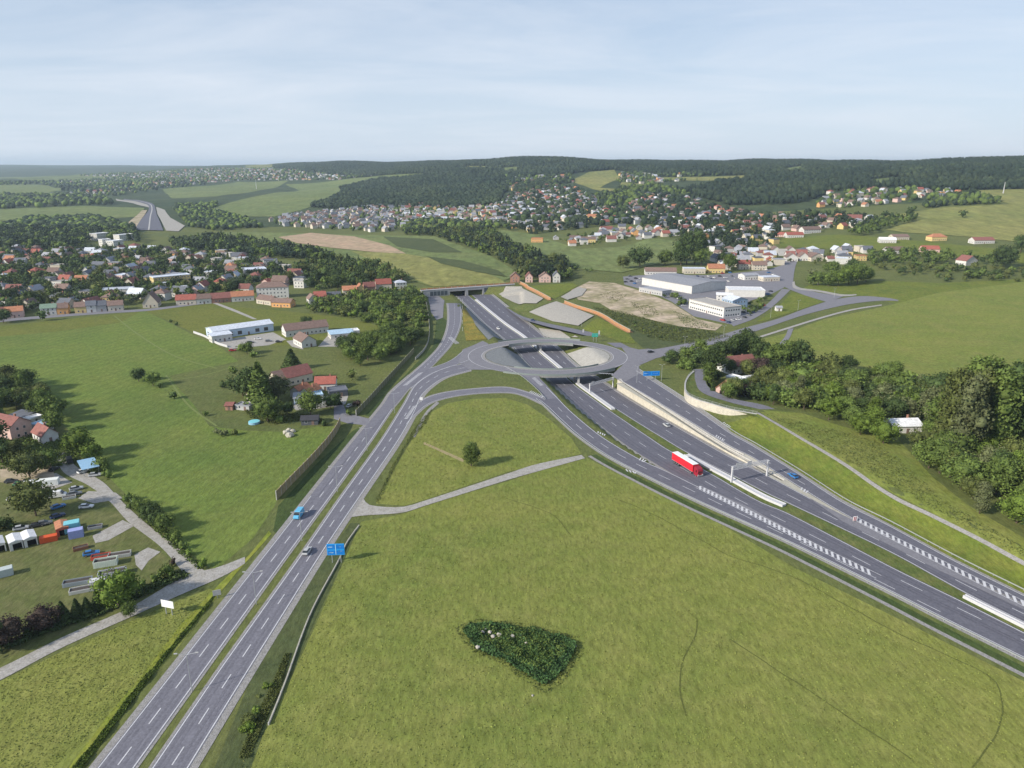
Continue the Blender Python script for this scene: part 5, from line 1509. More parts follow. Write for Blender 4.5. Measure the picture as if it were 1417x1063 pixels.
ex = [(652, 645, 33, "tall", "mid", 1.8), (192, 528, 17, "round", "dark", 1.1), (212, 534, 17, "round", "mid", 1.2), (221, 537, 8, "bush", "mid", .9), (240, 552, 11, "round", "dark", 1.3), (324, 523, 17, "broad", "mid", 1), (308, 537, 12, "bush", "dark", .9),
      (88, 857, 22, "conifer", "dark", 1.6), (108, 853, 22, "conifer", "dark", 1.5), (122, 849, 20, "conifer", "dark", 1.6), (137, 842, 24, "conifer", "dark", 1.4), (164, 840, 46, "round", "bright", 1.15), (181, 854, 20, "round", "mid", 1.0),
      (64, 872, 30, "round", "purple", 1.25), (8, 896, 34, "round", "purple", 1.2), (38, 880, 16, "bush", "dark", .7), (-20, 905, 40, "round", "dark", 1.2),
      (50, 714, 42, "round", "olive", 1.15), (42, 662, 34, "round", "olive", 1.1), (62, 650, 26, "round", "mid", 1.2), (26, 642, 28, "tall", "olive", 1.5), (4, 642, 30, "broad", "dark", 1.1), (-14, 632, 44, "broad", "dark", 1.2),
      (112, 632, 34, "round", "bright", 1.1), (128, 640, 24, "round", "bright", 1.1), (140, 652, 18, "bush", "mid", .9), (150, 662, 14, "bush", "mid", .9), (5, 732, 16, "bush", "dark", 1.0),
      (178, 694, 14, "bush", "mid", .8), (188, 702, 16, "bush", "mid", .8), (200, 712, 20, "round", "mid", 1.1), (210, 722, 24, "round", "dark", 1.1), (219, 729, 22, "round", "dark", 1.1), (231, 736, 24, "round", "mid", 1.1), (243, 750, 16, "bush", "mid", .8), (252, 760, 15, "bush", "mid", .8), (262, 768, 12, "bush", "bright", .8), (282, 784, 14, "bush", "bright", .8), (240, 782, 12, "bush", "purple", .7), (232, 796, 16, "bush", "mid", .8), (215, 806, 14, "bush", "mid", .8), (198, 812, 12, "bush", "mid", .8),
      (362, 562, 56, "conifer", "mid", 1.5), (350, 556, 44, "broad", "dark", 1.1), (336, 548, 34, "round", "dark", 1.2), (386, 556, 34, "broad", "grey", 1.2), (371, 584, 34, "round", "mid", 1.25), (430, 574, 34, "round", "mid", 1.1), (404, 511, 26, "conifer", "dark", 2.2), (458, 566, 20, "round", "dark", 1.2), (466, 560, 16, "bush", "dark", .9), (398, 574, 18, "round", "dark", 1.1), (385, 585, 14, "bush", "mid", .8),
      (300, 600, 9, "bush", "grey", .9), (312, 603, 10, "bush", "grey", .9), (326, 602, 11, "bush", "olive", .9), (284, 576, 10, "bush", "mid", .7), (360, 545, 30, "broad", "dark", 1.1), (495, 562, 12, "bush", "purple", .9), (484, 575, 10, "bush", "mid", .9), (448, 590, 10, "bush", "dark", .9),
      (885, 369, 28, "round", "dark", 1.25), (920, 367, 20, "round", "mid", 1.1), (950, 366, 40, "broad", "dark", .9), (961, 366, 44, "broad", "dark", .9), (942, 368, 26, "broad", "dark", 1.1), (970, 368, 24, "round", "mid", 1.1), (938, 362, 18, "round", "mid", 1.1), (862, 372, 18, "round", "olive", 1.1), (1008, 375, 22, "broad", "mid", 1), (1016, 372, 16, "round", "mid", 1), (1035, 372, 12, "round", "mid", 1),
      (342, 490, 16, "round", "mid", 1.2), (334, 486, 12, "bush", "mid", 1), (352, 494, 10, "bush", "mid", 1), (60, 444, 14, "round", "dark", 1.1), (5, 447, 16, "round", "dark", 1.2), (236, 446, 5, "bush", "dark", .9), (245, 450, 5, "bush", "dark", .9), (425, 452, 14, "round", "dark", 1.4), (372, 456, 8, "bush", "mid", .9),
      (1330, 636, 98, "tall", "grey", 1.0), (1312, 630, 96, "tall", "olive", 1.0), (1346, 628, 98, "tall", "olive", .95), (1368, 634, 98, "tall", "mid", 1.0), (1384, 626, 100, "tall", "dark", 1.0), (1398, 632, 92, "tall", "dark", 1.0), (1412, 622, 66, "broad", "mid", .9), (1340, 604, 88, "tall", "mid", 1.0), (1300, 612, 56, "broad", "mid", 1), (1288, 592, 48, "broad", "grey", 1), (1322, 600, 70, "broad", "dark", .9), (1356, 600, 84, "tall", "mid", 1.0),
      (1222, 614, 30, "round", "bright", 1.2), (1190, 602, 26, "round", "bright", 1.1), (1300, 655, 42, "round", "mid", 1.2), (1275, 625, 30, "round", "olive", 1.2), (1285, 648, 34, "round", "mid", 1.2),
      (1120, 395, 14, "round", "mid", 1.1), (1132, 395, 18, "round", "mid", 1.1), (1146, 396, 18, "round", "mid", 1.1), (1160, 396, 20, "round", "bright", 1.1), (1174, 394, 24, "round", "bright", 1.1), (1186, 393, 26, "round", "mid", 1.1), (1198, 390, 18, "round", "mid", 1.1), (1125, 388, 16, "broad", "grey", 1.1), (1150, 387, 22, "broad", "mid", 1.1), (1178, 384, 22, "broad", "dark", 1.1),
      (1332, 302, 10, "round", "dark", 1.1), (1258, 303, 14, "broad", "dark", 1.1), (1388, 372, 26, "round", "dark", 1.1), (1412, 350, 20, "round", "dark", 1.1), (980, 535, 30, "tall", "mid", 1.5), (984, 522, 40, "broad", "dark", 1.0), (996, 506, 32, "broad", "dark", 1.1), (1016, 500, 34, "broad", "dark", 1), (1030, 496, 38, "broad", "dark", 1), (1044, 500, 32, "broad", "dark", 1), (1060, 505, 28, "conifer", "dark", 2), (1076, 515, 38, "broad", "mid", 1.1), (1050, 522, 26, "round", "purple", 1.2), (1014, 550, 26, "round", "olive", 1.1), (1030, 548, 18, "bush", "purple", .8), (1090, 512, 36, "broad", "mid", 1.1), (1104, 515, 40, "broad", "dark", 1), (1118, 545, 18, "conifer", "dark", 2)]
for e in ex: T(e[0], e[1], e[2], e[3], e[4], e[5])


def clear_of(x, y, extra=1.0):
    return all((x - f[0]) ** 2 + (y - f[1]) ** 2 > (f[2] + extra) ** 2 for f in FOOT)


FP = None


def wood(poly, sp, hr, kinds, cols, seed, clear=False, keep=1.0, wf=(1.0, 1.35), ymax=6000, ymin=100):
    """trees over a pixel polygon: spacing and heights in metres"""
    r = np.random.RandomState(seed)
    fa = np.array(FOOT)
    out = []
    for q in scatter(poly, sp, seed, ymin=ymin, ymax=ymax):
        if r.uniform() > keep: continue
        if clear:
            if (((fa[:, 0] - q[0]) ** 2 + (fa[:, 1] - q[1]) ** 2) < (fa[:, 2] + 1.2) ** 2).any(): continue
        TREES.append((q[0], q[1], q[2], r.uniform(*hr), r.uniform(*wf), kinds[r.randint(len(kinds))], cols[r.randint(len(cols))], q[3], q[4]))


MIX = ["mid", "hill", "dark", "olive", "dark", "hill", "dark"]
wood([(425, 424), (470, 412), (530, 404), (585, 408), (590, 440), (588, 466), (560, 468), (520, 448), (470, 438), (430, 434)], 7.5, (5.5, 9), ["round", "broad", "broad", "bush"], ["mid", "mid", "dark", "bright", "olive"], 1, True)
wood([(470, 500), (480, 480), (515, 472), (572, 462), (578, 478), (560, 492), (530, 500), (490, 508)], 9, (8, 12), ["broad", "round"], ["mid", "dark", "mid"], 2, True)
wood([(478, 512), (510, 505), (500, 540), (470, 535)], 14, (4, 8), ["round", "bush"], ["mid", "olive"], 22, True)
wood([(0, 600), (-60, 600), (-120, 560), (-60, 532), (0, 532), (30, 536), (55, 545), (80, 575), (96, 610), (90, 622), (70, 600), (50, 588), (20, 575), (0, 580)], 8.5, (9, 13), ["broad", "round", "broad"], ["dark", "mid", "mid", "olive"], 3, True)
wood([(916, 504), (945, 489), (985, 481), (985, 496), (966, 512), (940, 510)], 7, (5, 8), ["round", "bush"], ["mid", "dark", "mid"], 4, True)
wood([(1060, 512), (1120, 510), (1200, 518), (1290, 540), (1300, 575), (1290, 600), (1240, 585), (1215, 605), (1160, 590), (1110, 572), (1066, 560), (1030, 552), (1055, 540)], 9.0, (6, 12), ["broad", "round", "round", "bush", "tall"], ["mid", "bright", "olive", "dark", "mid", "grey"], 5, True)
wood([(1290, 545), (1340, 530), (1417, 560), (1500, 590), (1600, 640), (1600, 850), (1417, 738), (1360, 715), (1320, 690), (1290, 668), (1300, 640), (1285, 600)], 8.5, (8, 15), ["broad", "round", "round", "tall"], ["mid", "dark", "bright", "mid", "olive", "grey"], 6, True)
wood([(975, 545), (980, 505), (1000, 492), (1060, 490), (1110, 505), (1115, 530), (1090, 545), (1040, 552), (1000, 556)], 11, (5, 11), ["broad", "round", "conifer"], ["dark", "mid", "olive"], 7, True)
wood([(1215, 370), (1300, 368), (1417, 375), (1560, 378), (1560, 395), (1417, 392), (1300, 390), (1280, 384), (1215, 380)], 13, (5, 9), ["round", "broad", "bush"], ["mid", "dark", "olive"], 8)
wood([(1200, 352), (1240, 348), (1340, 350), (1345, 366), (1250, 368), (1205, 368)], 12, (7, 12), ["broad", "round"], ["dark", "mid", "mid"], 9, True)
wood([(1340, 345), (1417, 352), (1560, 360), (1560, 375), (1417, 372), (1350, 368)], 16, (7, 11), ["broad", "round"], ["mid", "dark"], 10, True)
wood([(410, 372), (470, 362), (530, 366), (566, 385), (545, 397), (500, 398), (440, 405), (400, 395)], 10, (7, 13), ["broad", "round", "conifer"], ["mid", "dark", "dark", "olive"], 11, True)
wood([(555, 312), (600, 305), (660, 314), (700, 332), (770, 355), (790, 372), (790, 386), (740, 388), (704, 384), (720, 376), (650, 356), (600, 348), (604, 335), (560, 325)], 9.5, (8, 14), ["broad", "round", "broad", "conifer"], ["mid", "hill", "hill", "olive"], 12, True)
wood([(640, 366), (700, 380), (690, 392), (650, 384)], 12, (5, 9), ["round", "bush"], ["mid", "olive"], 32, True)
wood([(780, 366), (850, 362), (862, 372), (800, 380)], 12, (4, 7), ["round", "bush"], ["mid", "dark"], 13)
wood([(0, 346), (0, 318), (60, 302), (120, 300), (185, 318), (195, 338), (130, 330), (110, 345), (60, 346), (-60, 348), (-80, 320)], 11, (11, 17), ["broad", "round", "broad"], ["hill", "mid", "hill"], 14, True)
wood([(235, 338), (300, 330), (360, 338), (420, 348), (470, 360), (440, 362), (370, 358), (300, 352), (250, 350)], 10, (10, 15), ["broad", "conifer", "round"], ["hill", "mid", "hill"], 15, True)
wood([(240, 288), (290, 292), (330, 300), (365, 315), (300, 320), (262, 315)], 13, (8, 13), ["broad", "round"], ["hill", "mid"], 16)
wood([(240, 286), (300, 282), (300, 289), (250, 292)], 13, (8, 13), ["broad", "round"], ["hill", "mid"], 36)
wood([(0, 270), (140, 273), (160, 284), (100, 286), (0, 290), (-150, 290), (-150, 272)], 22, (12, 18), ["broad"], ["hill", "mid"], 17)
wood([(0, 252), (200, 247), (340, 262), (240, 262), (160, 272), (60, 262), (-100, 258)], 40, (12, 18), ["broad"], ["hill", "mid"], 37)
wood([(440, 268), (530, 248), (600, 240), (640, 240), (700, 262), (690, 283), (640, 290), (560, 288), (480, 291), (415, 286), (430, 276)], 9.5, (10, 16), ["broad", "conifer", "broad"], ["hill", "needle", "hill"], 18, True)
wood([(330, 226), (470, 205), (640, 205), (675, 205), (675, 205), (760, 205), (830, 205), (800, 236), (790, 243), (740, 245), (700, 262), (640, 242), (560, 244), (540, 248), (480, 246), (440, 240)], 12.5, (12, 17), ["broad", "conifer", "conifer"], ["hill", "needle", "hill"], 19, ymax=5200, ymin=1900)
wood([(830, 205), (900, 205), (1000, 205), (1080, 205), (1170, 205), (1300, 205), (1417, 195), (1600, 190), (1600, 255), (1417, 262), (1340, 264), (1300, 264), (1240, 260), (1150, 266), (1110, 282), (1010, 285), (940, 266), (1000, 252), (1035, 250), (1030, 243), (905, 245), (855, 236), (790, 240)], 11, (11, 17), ["broad", "conifer", "conifer"], ["hill", "needle", "hill"], 20, True, ymax=4000, ymin=1300)
wood([(1255, 300), (1300, 275), (1345, 268), (1390, 282), (1320, 285), (1260, 292)], 10, (9, 14), ["broad", "conifer"], ["hill", "mid"], 21)
wood([(1160, 345), (1180, 318), (1220, 302), (1260, 296), (1270, 305), (1215, 322), (1190, 328)], 12, (8, 14), ["broad"], ["dark", "mid"], 23, True)
# gardens in the villages
wood(V1, 9.5, (6.5, 12), ["round", "broad", "broad", "bush", "conifer"], MIX, 24, True, .95)
for k, v in enumerate((V2, V2b)): wood(v, 12.5, (5, 10), ["round", "broad"], ["mid", "dark"], 25 + k, True, .7)
wood(V3, 11.5, (8, 15), ["round", "broad", "conifer", "broad"], ["dark", "hill", "hill", "needle"], 27, True, .8)
wood(V3b, 14, (5, 10), ["round", "broad"], ["mid", "dark"], 28, True, .6)
wood(V4, 13, (4, 8), ["round", "broad"], ["mid", "dark", "olive"], 29, True, .5)
for k, v in enumerate((V5, V6, V6b)): wood(v, 18, (9, 15), ["broad", "conifer"], ["dark", "mid"], 30 + k, True, .8)
wood(VF, 34, (10, 16), ["broad"], ["dark", "mid"], 35, True, .8)
wood([(700, 262), (760, 246), (800, 252), (760, 258), (715, 268)], 13, (12, 17), ["broad", "conifer"], ["hill", "needle"], 40, True)
wood([(858, 262), (900, 256), (940, 264), (960, 276), (900, 270), (870, 284), (832, 290), (822, 272), (850, 268)], 13, (10, 16), ["broad", "conifer"], ["hill", "mid"], 41, True)
wood([(600, 312), (640, 308), (690, 312), (735, 325), (720, 330), (690, 318), (640, 316)], 12, (7, 12), ["broad"], ["hill", "mid"], 42, True)
wood([(730, 372), (760, 378), (790, 384), (786, 390), (735, 385)], 9, (7, 12), ["broad", "round"], ["mid", "dark"], 43, True)
wood([(905, 392), (950, 418), (960, 424), (940, 425), (905, 405)], 8, (3, 6), ["round", "bush"], ["mid", "grey", "dark"], 44, True)
wood([(860, 440), (905, 450), (960, 458), (940, 470), (900, 470), (870, 455)], 9, (1.2, 2.6), ["bush"], ["olive", "dark", "mid"], 45)
wood([(1025, 436), (1040, 420), (1062, 414), (1066, 420), (1046, 434)], 7, (3, 6), ["round"], ["mid", "dark"], 46, True)
wood([(345, 990), (368, 935), (374, 938), (352, 1000), (330, 1030)], 2.2, (1.0, 2.0), ["bush"], ["bright", "olive", "bright"], 47)
wood([(520, 386), (470, 372), (560, 384), (566, 395), (550, 398)], 9, (5, 9), ["broad", "round"], ["dark", "mid"], 48, True)

# which trees become things: those that show largest, per kind
KN = {"broad": "broadleaf_tree", "round": "broadleaf_tree", "tall": "tall_tree", "conifer": "conifer_tree", "bush": "bush"}
CAP = {"broadleaf_tree": 290, "tall_tree": 60, "conifer_tree": 60, "bush": 110}
CW = {"mid": "mid green", "dark": "dark green", "bright": "yellow green", "grey": "grey green", "purple": "purple brown", "needle": "blackish green", "olive": "olive green", "hill": "deep green", "straw": "straw", "nettle": "green", "tuft": "green"}
NW = {"broad": "spreading tree", "round": "round tree", "tall": "slender tree", "conifer": "pointed conifer", "bush": "bush"}
CAT = {"broadleaf_tree": "tree", "tall_tree": "tree", "conifer_tree": "conifer", "bush": "bush"}
GR = {"broadleaf_tree": "broadleaf trees", "tall_tree": "slender trees", "conifer_tree": "conifers", "bush": "bushes"}
size = lambda t: t[3] * (t[4] if t[5] != "bush" else t[4]) / math.sqrt(t[0] ** 2 + t[1] ** 2 + 12100)
order = sorted(range(len(TREES)), key=lambda i: -size(TREES[i]))
cnt = {}; rest = []; r_ = random.Random(5)
NEX = len(ex)
for i in order:
    x, y, z, h, wf, kind, col, px, py = TREES[i]
    nm = KN[kind]
    vis = -20 < px < 1437 and 0 < py < 1100
    if vis and cnt.get(nm, 0) < CAP[nm] and (i < NEX or size(TREES[i]) * FPX > 6.5):
        cnt[nm] = cnt.get(nm, 0) + 1
        s = r_.randrange(PROTO[kind, 'n'])
        root = empty(nm, (x, y, z), r_.uniform(0, 6.28))
        w = h * wf
        for nme, me in (("crown", crown_mesh(kind, s, col)), ("trunk", TRK[kind])):
            if kind == "bush" and nme == "trunk": continue
            o = link(nme, me, root); o.scale = (w, w, h)
        tag(root, None, CAT[nm])
        sz = "large " if h > 13 else ("small " if h < 5.5 else "")
        later_label(root, f"{sz}{CW[col]} {NW[kind]} {where(px, py)}", px, py, GR[nm])
    else:
        rest.append(i)
# the rest: woods and garden trees in the distance
groups = {}
for i in rest:
    t = TREES[i]; px = t[7]
    zone = "left_woods" if px < 420 else ("middle_woods" if px < 830 else "right_woods")
    groups.setdefault((zone, t[6]), []).append(t)
zones = sorted({g[0] for g in groups})
for zn in zones:
    Vs, Fs, Ms, nv = [], [], [], 0; cols = sorted({g[1] for g in groups if g[0] == zn})
    rr = np.random.RandomState(9)
    for ci, c in enumerate(cols):
        for (x, y, z, h, wf, kind, col, px, py) in groups[zn, c]:
            lod = 1 if y < 1250 else 0
            V, F = LOW[kind, rr.randint(5), lod]
            a = rr.uniform(0, 6.28); ca, sa = math.cos(a), math.sin(a); w = h * wf
            if kind == "conifer" and lod == 0: w *= 1.25
            Vs.append(np.c_[(V[:, 0] * ca - V[:, 1] * sa) * w + x, (V[:, 0] * sa + V[:, 1] * ca) * w + y, V[:, 2] * h + z - .3]); Fs.append(F + nv); nv += len(V)
            Ms.append(np.full(len(F), ci))
    me = mesh_np(zn, np.vstack(Vs), np.vstack(Fs), [LM_[c] for c in cols], np.concatenate(Ms))
    nice = {"left_woods": "left", "middle_woods": "middle", "right_woods": "right"}[zn]
    tag(link("distant_woodland", me), f"distant dark green woods and garden trees on the {nice} hills", "woodland", None, "stuff")
print("trees", cnt, "rest", len(rest))
# ------------------------------------------------------------ vehicles
def paint(c, name): return mat("paint_" + name, c, .35, var=.04, scale=3, spec=.5, obj=True)


PAINT = {"silver": (.42, .43, .45), "white": (.70, .70, .70), "dark": (.03, .03, .035), "blue": (.03, .16, .42), "red": (.45, .02, .02), "grey": (.16, .17, .18), "dark blue": (.02, .04, .12), "light blue": (.12, .42, .66), "green": (.05, .16, .07)}
M_TYRE = mat("tyre", (.02, .02, .02), .9)
M_RIM = mat("rim", (.45, .45, .47), .4, .7)
M_LAMP = mat("lamp_glass", (.75, .75, .70), .2)
M_TAIL = mat("tail_lamp", (.40, .02, .02), .3)
M_WIND = mat("car_glass", (.02, .025, .03), .08, spec=.8)


def loft(secs, mb, mi=0):
    """secs: (x, half width bottom, half width top, z0, z1) along x"""
    v = []
    for x, wb, wt, z0, z1 in secs:
        v += [(x, -wb, z0), (x, -wb, z0 + (z1 - z0) * .6), (x, -wt, z1), (x, wt, z1), (x, wb, z0 + (z1 - z0) * .6), (x, wb, z0)]
    f = []
    for i in range(len(secs) - 1):
        for k in range(6):
            a = i * 6 + k; b = i * 6 + (k + 1) % 6
            f.append((a, b, b + 6, a + 6))
    n = (len(secs) - 1) * 6
    f += [tuple(range(5, -1, -1)), tuple(range(n, n + 6))]
    mb.add(v, f, mi)


def wheel_mesh(r=.32, w=.22):
    def mk():
        mb = MB(); mb.bar((0, -w / 2, 0), (0, w / 2, 0), 2 * r, n=14, mi=0); mb.bar((0, -w / 2 - .01, 0), (0, w / 2 + .01, 0), 1.2 * r, n=10, mi=1)
        return fixed(mb, "wheel", [M_TYRE, M_RIM])
    return cached(("wheel", r, w), mk)


def car(x, y, z, rz, col, label, van=False, group=None, s=1.0):
    root = empty("parked_car" if group else "car", (x, y, z), rz); tag(root, label, "van" if van else "car", group)
    if van: root.name = "van"
    L, W, H = (5.3, 1.0, 2.3) if van else (4.4, .88, 1.45)
    def body():
        mb = MB()
        if van:
            loft([(-L / 2, W, W * .9, .4, H - .1), (-L / 2 + .2, W, W * .92, .3, H), (L * .18, W, W * .9, .3, H), (L * .33, W, W * .85, .3, 1.45), (L / 2 - .1, W * .95, W * .8, .35, 1.15), (L / 2, W * .85, W * .7, .45, .9)], mb)
        else:
            loft([(-L / 2, W * .85, W * .75, .4, .85), (-L / 2 + .12, W, W * .88, .3, .95), (-L * .2, W, W * .9, .28, .93), (L * .18, W, W * .9, .28, .92), (L / 2 - .25, W * .97, W * .85, .3, .76), (L / 2, W * .85, W * .7, .38, .62)], mb)
        return fixed(mb, "body", [paint(PAINT[col], col)])
    link("body", cached(("body", van, col), body), root)
    def cabin():
        mb = MB()
        if van: loft([(L * .185, W * .93, W * .86, 1.5, H - .06), (L * .36, W * .93, W * .8, 1.3, 1.52)], mb)
        else: loft([(-L * .46, W * .80, W * .70, .9, .96), (-L * .34, W * .86, W * .70, .88, H - .06), (L * .02, W * .86, W * .70, .88, H - .04), (L * .22, W * .84, W * .74, .88, .95)], mb)
        return fixed(mb, "windows", [M_WIND])
    link("window_glass", cached(("cab", van), cabin), root)
    if not van:
        def top():
            mb = MB(); mb.box(-L * .33, L * .01, -W * .66, W * .66, H - .055, H); return fixed(mb, "roof", [paint(PAINT[col], col)])
        link("roof", cached(("top", col), top), root)
    for sx in (-.31, .30):
        for sy in (-1, 1): link("wheel", wheel_mesh(), root, (L * sx, sy * (W - .1), .32))
    def lm():
        mb = MB(); mb.box(-.03, .03, -.17, .17, -.08, .08); return fixed(mb, "headlight", [M_LAMP])
    for sy in (-1, 1): link("headlight", cached("hl", lm), root, (L / 2 - .06, sy * W * .62, .62))
    return root


def on_line(line, px, py, zf=None, t=0.0):
    """nearest place on a lane to the pixel, with its heading"""
    z = .15
    p = np.array(gM(px, py)) if zf else np.array(gz(px, py, z))
    k = int(np.argmin(((line - p) ** 2).sum(1))); k = min(max(k, 1), len(line) - 2)
    d = line[k + 1] - line[k - 1]; a = math.atan2(d[1], d[0])
    return line[k, 0], line[k, 1], (float(zf(*line[k])) if zf else z), a


x, y, z, a = on_line(mid(L_L, L_R, .22), 416, 716)
car(x, y, z, a + math.pi, "light blue", "bright blue van driving down the left carriageway", van=True)
x, y, z, a = on_line(mid(R_L, R_R, .25), 430, 762)
car(x, y, z, a, "silver", "silver car on the dual carriageway near the big blue sign")
x, y, z, a = on_line(mid(BL, BR, .72), 915, 590, zmo(.1))
car(x, y, z, a + math.pi, "silver", "silver car alone on the far motorway carriageway below the wall")
x, y, z, a = on_line(mid(DL, DR, .5), 1100, 661)
car(x, y, z, a + math.pi, "blue", "blue car on the far ramp right of the gantry")
x, y, z, a = on_line(mid(Ja, Jb, .3), 904, 490)
car(x, y, z + .1, a, "dark", "dark car leaving the roundabout on the right hand road")
x, y, z, a = on_line(mid(Ha, Hb, .5), 720, 440)
car(x, y, float(zH(.2)(x, y)), a, "dark blue", "dark blue car climbing from the motorway near the tunnel")
x, y, z, a = on_line(mid(AL, AR, .35), 692, 455, zmo(.1))
car(x, y, z, a, "white", "white car on the motorway between tunnel and roundabout")


def truck(x, y, z, rz):
    root = empty("lorry", (x, y, z), rz); tag(root, "red articulated lorry with white roof on the near motorway carriageway", "lorry")
    red = mat("tarpaulin_red", (.62, .02, .035), .5, var=.08, scale=.8, obj=True); w = mat("tarpaulin_white", (.75, .75, .76), .6)
    mb = MB(); mb.box(-8.2, 5.0, -1.27, 1.27, 1.15, 3.96, 0); mb.box(-8.22, 5.02, -1.29, 1.29, 3.96, 4.06, 1)
    for k in range(14): mb.box(-8.0 + k * .98, -7.94 + k * .98, -1.285, 1.285, 1.2, 3.9, 0)
    mb.box(-8.25, 5.05, -1.29, 1.29, 1.05, 1.15, 2)
    mb.obj("trailer_body", [red, w, M_STEEL], root)
    mb = MB(); mb.box(-8, 5, -.5, .5, .75, 1.03); mb.obj("chassis", M_DARK, root)
    mb = MB(); loft([(5.6, 1.24, 1.2, .9, 3.5), (5.9, 1.25, 1.2, .5, 3.75), (7.5, 1.25, 1.15, .45, 3.2), (7.95, 1.2, 1.05, .45, 2.6)], mb); mb.obj("cab", mat("paint_dark_red", (.28, .015, .03), .35, spec=.5), root)
    mb = MB(); mb.add([(7.72, -1.05, 2.95), (7.72, 1.05, 2.95), (8.0, 1.08, 1.85), (8.0, -1.08, 1.85)], [(0, 1, 2, 3)]); mb.obj("windscreen", M_WIND, root)
    mb = MB(); mb.box(7.9, 8.12, -1.2, 1.2, .45, .85); mb.obj("bumper", M_STEEL, root)
    for sy in (-1, 1):
        mb = MB(); mb.box(8.0, 8.14, sy * .95 - .2, sy * .95 + .2, .95, 1.15); mb.obj("headlight", M_LAMP, root)
        mb = MB(); mb.box(7.2, 7.35, sy * 1.42 - .1, sy * 1.42 + .1, 2.0, 2.8); mb.obj("mirror", M_DARK, root)
    for sx in (-6.6, -5.3, -4.0, 3.9, 7.0):
        for sy in (-1, 1): link("wheel", wheel_mesh(.5, .34), root, (sx, sy * 1.05, .5))


x, y, z, a = on_line(mid(AL, AR, .56), 948, 652, zmo(.1))
truck(x, y, z, a)

# parked cars of the estate and yards
pk = [(868, 387), (874, 390), (880, 386), (887, 386), (893, 388), (899, 385), (872, 383), (884, 390), (866, 391), (878, 393), (890, 393), (902, 391), (912, 386), (908, 381),
      (965, 383), (972, 385), (980, 383), (988, 385), (996, 383), (1004, 385), (1012, 383), (1019, 386), (1000, 379), (1010, 378), (984, 387), (1008, 390), (1024, 380),
      (1064, 378), (1070, 381), (1076, 384), (1066, 386), (1060, 374),
      (1000, 444), (1008, 447), (1014, 444), (1022, 443), (1030, 440), (1036, 437), (1042, 433), (1020, 437), (1028, 433), (1050, 427), (1056, 423), (940, 421), (946, 424), (938, 414), (1062, 408), (1066, 404)]
rc_ = random.Random(3)
cc = ["white", "silver", "dark", "grey", "blue", "red", "dark blue", "silver", "white", "dark"]
for px, py in pk:
    c = rc_.choice(cc); x, y = gp(px, py)
    if any((x - f[0]) ** 2 + (y - f[1]) ** 2 < (f[2] * .6) ** 2 for f in FOOT): pass
    o = car(x, y, float(hg(x, y)) + .12, rc_.choice([.3, .3, 1.9, 1.9]) + rc_.gauss(0, .1), c, None, group="parked cars")
    later_label(o, f"parked {c} car {where(px, py)}", px, py, "cars parked at the industrial estate")
for px, py, c, v, a_, lb in [(75, 651, "dark", 0, 1.5, "dark car at the end of the gravel lane by the olive trees"), (97, 640, "dark", 1, 2.2, "dark van beside the light blue canopy"), (132, 659, "silver", 0, .3, "silver car parked under the light blue canopy's near end"),
                             (116, 654, "white", 0, 1.0, "white car under the light blue canopy"), (120, 703, "white", 0, .2, "white car on the grass below the gravel patch"), (106, 678, "silver", 0, .6, "silver car between gravel lane and white van"),
                             (104, 685, "grey", 0, .5, "grey car below the silver one near the lane"), (81, 688, "white", 1, .3, "white van right of the big olive tree"), (20, 692, "white", 0, .3, "small white car left of the big olive tree"),
                             (31, 680, "silver", 0, .4, "silver car above the big olive tree"), (81, 703, "blue", 0, .9, "blue car right of the big olive tree"), (80, 716, "dark blue", 0, .9, "dark blue car behind the red garage"),
                             (16, 668, "dark", 0, .2, "black car at the yard's left end"), (28, 672, "green", 0, .1, "green car in the row of scrap cars"), (40, 668, "dark", 0, .3, "black car beside the long white trailer"), (52, 729, "dark", 0, .5, "dark car wreck behind the white garages"), (62, 726, "grey", 0, .5, "grey car wreck left of the blue one"), (30, 733, "silver", 0, .5, "silver car wreck behind the middle garage"),
                             (322, 486, "red", 0, .4, "red car parked before the pale blue hall"), (347, 475, "dark", 0, .2, "dark car in the yard of the pale blue hall"), (357, 470, "white", 0, .2, "white car near the pale blue hall's right end"), (386, 474, "dark", 0, .2, "dark car left of the brown roofed farm"),
                             (372, 473, "grey", 0, .3, "grey car between hall and farm"), (484, 563, "silver", 0, 1.2, "silver car at the farm drive"), (448, 563, "white", 1, .4, "white van in the near farm yard"), (398, 566, "dark blue", 0, .9, "dark blue car under the farm trees"), (500, 473, "red", 0, .4, "red car beside the little orange hut")]:
    x, y = gp(px, py); car(x, y, float(hg(x, y)) + .1, a_, c, lb, van=bool(v))


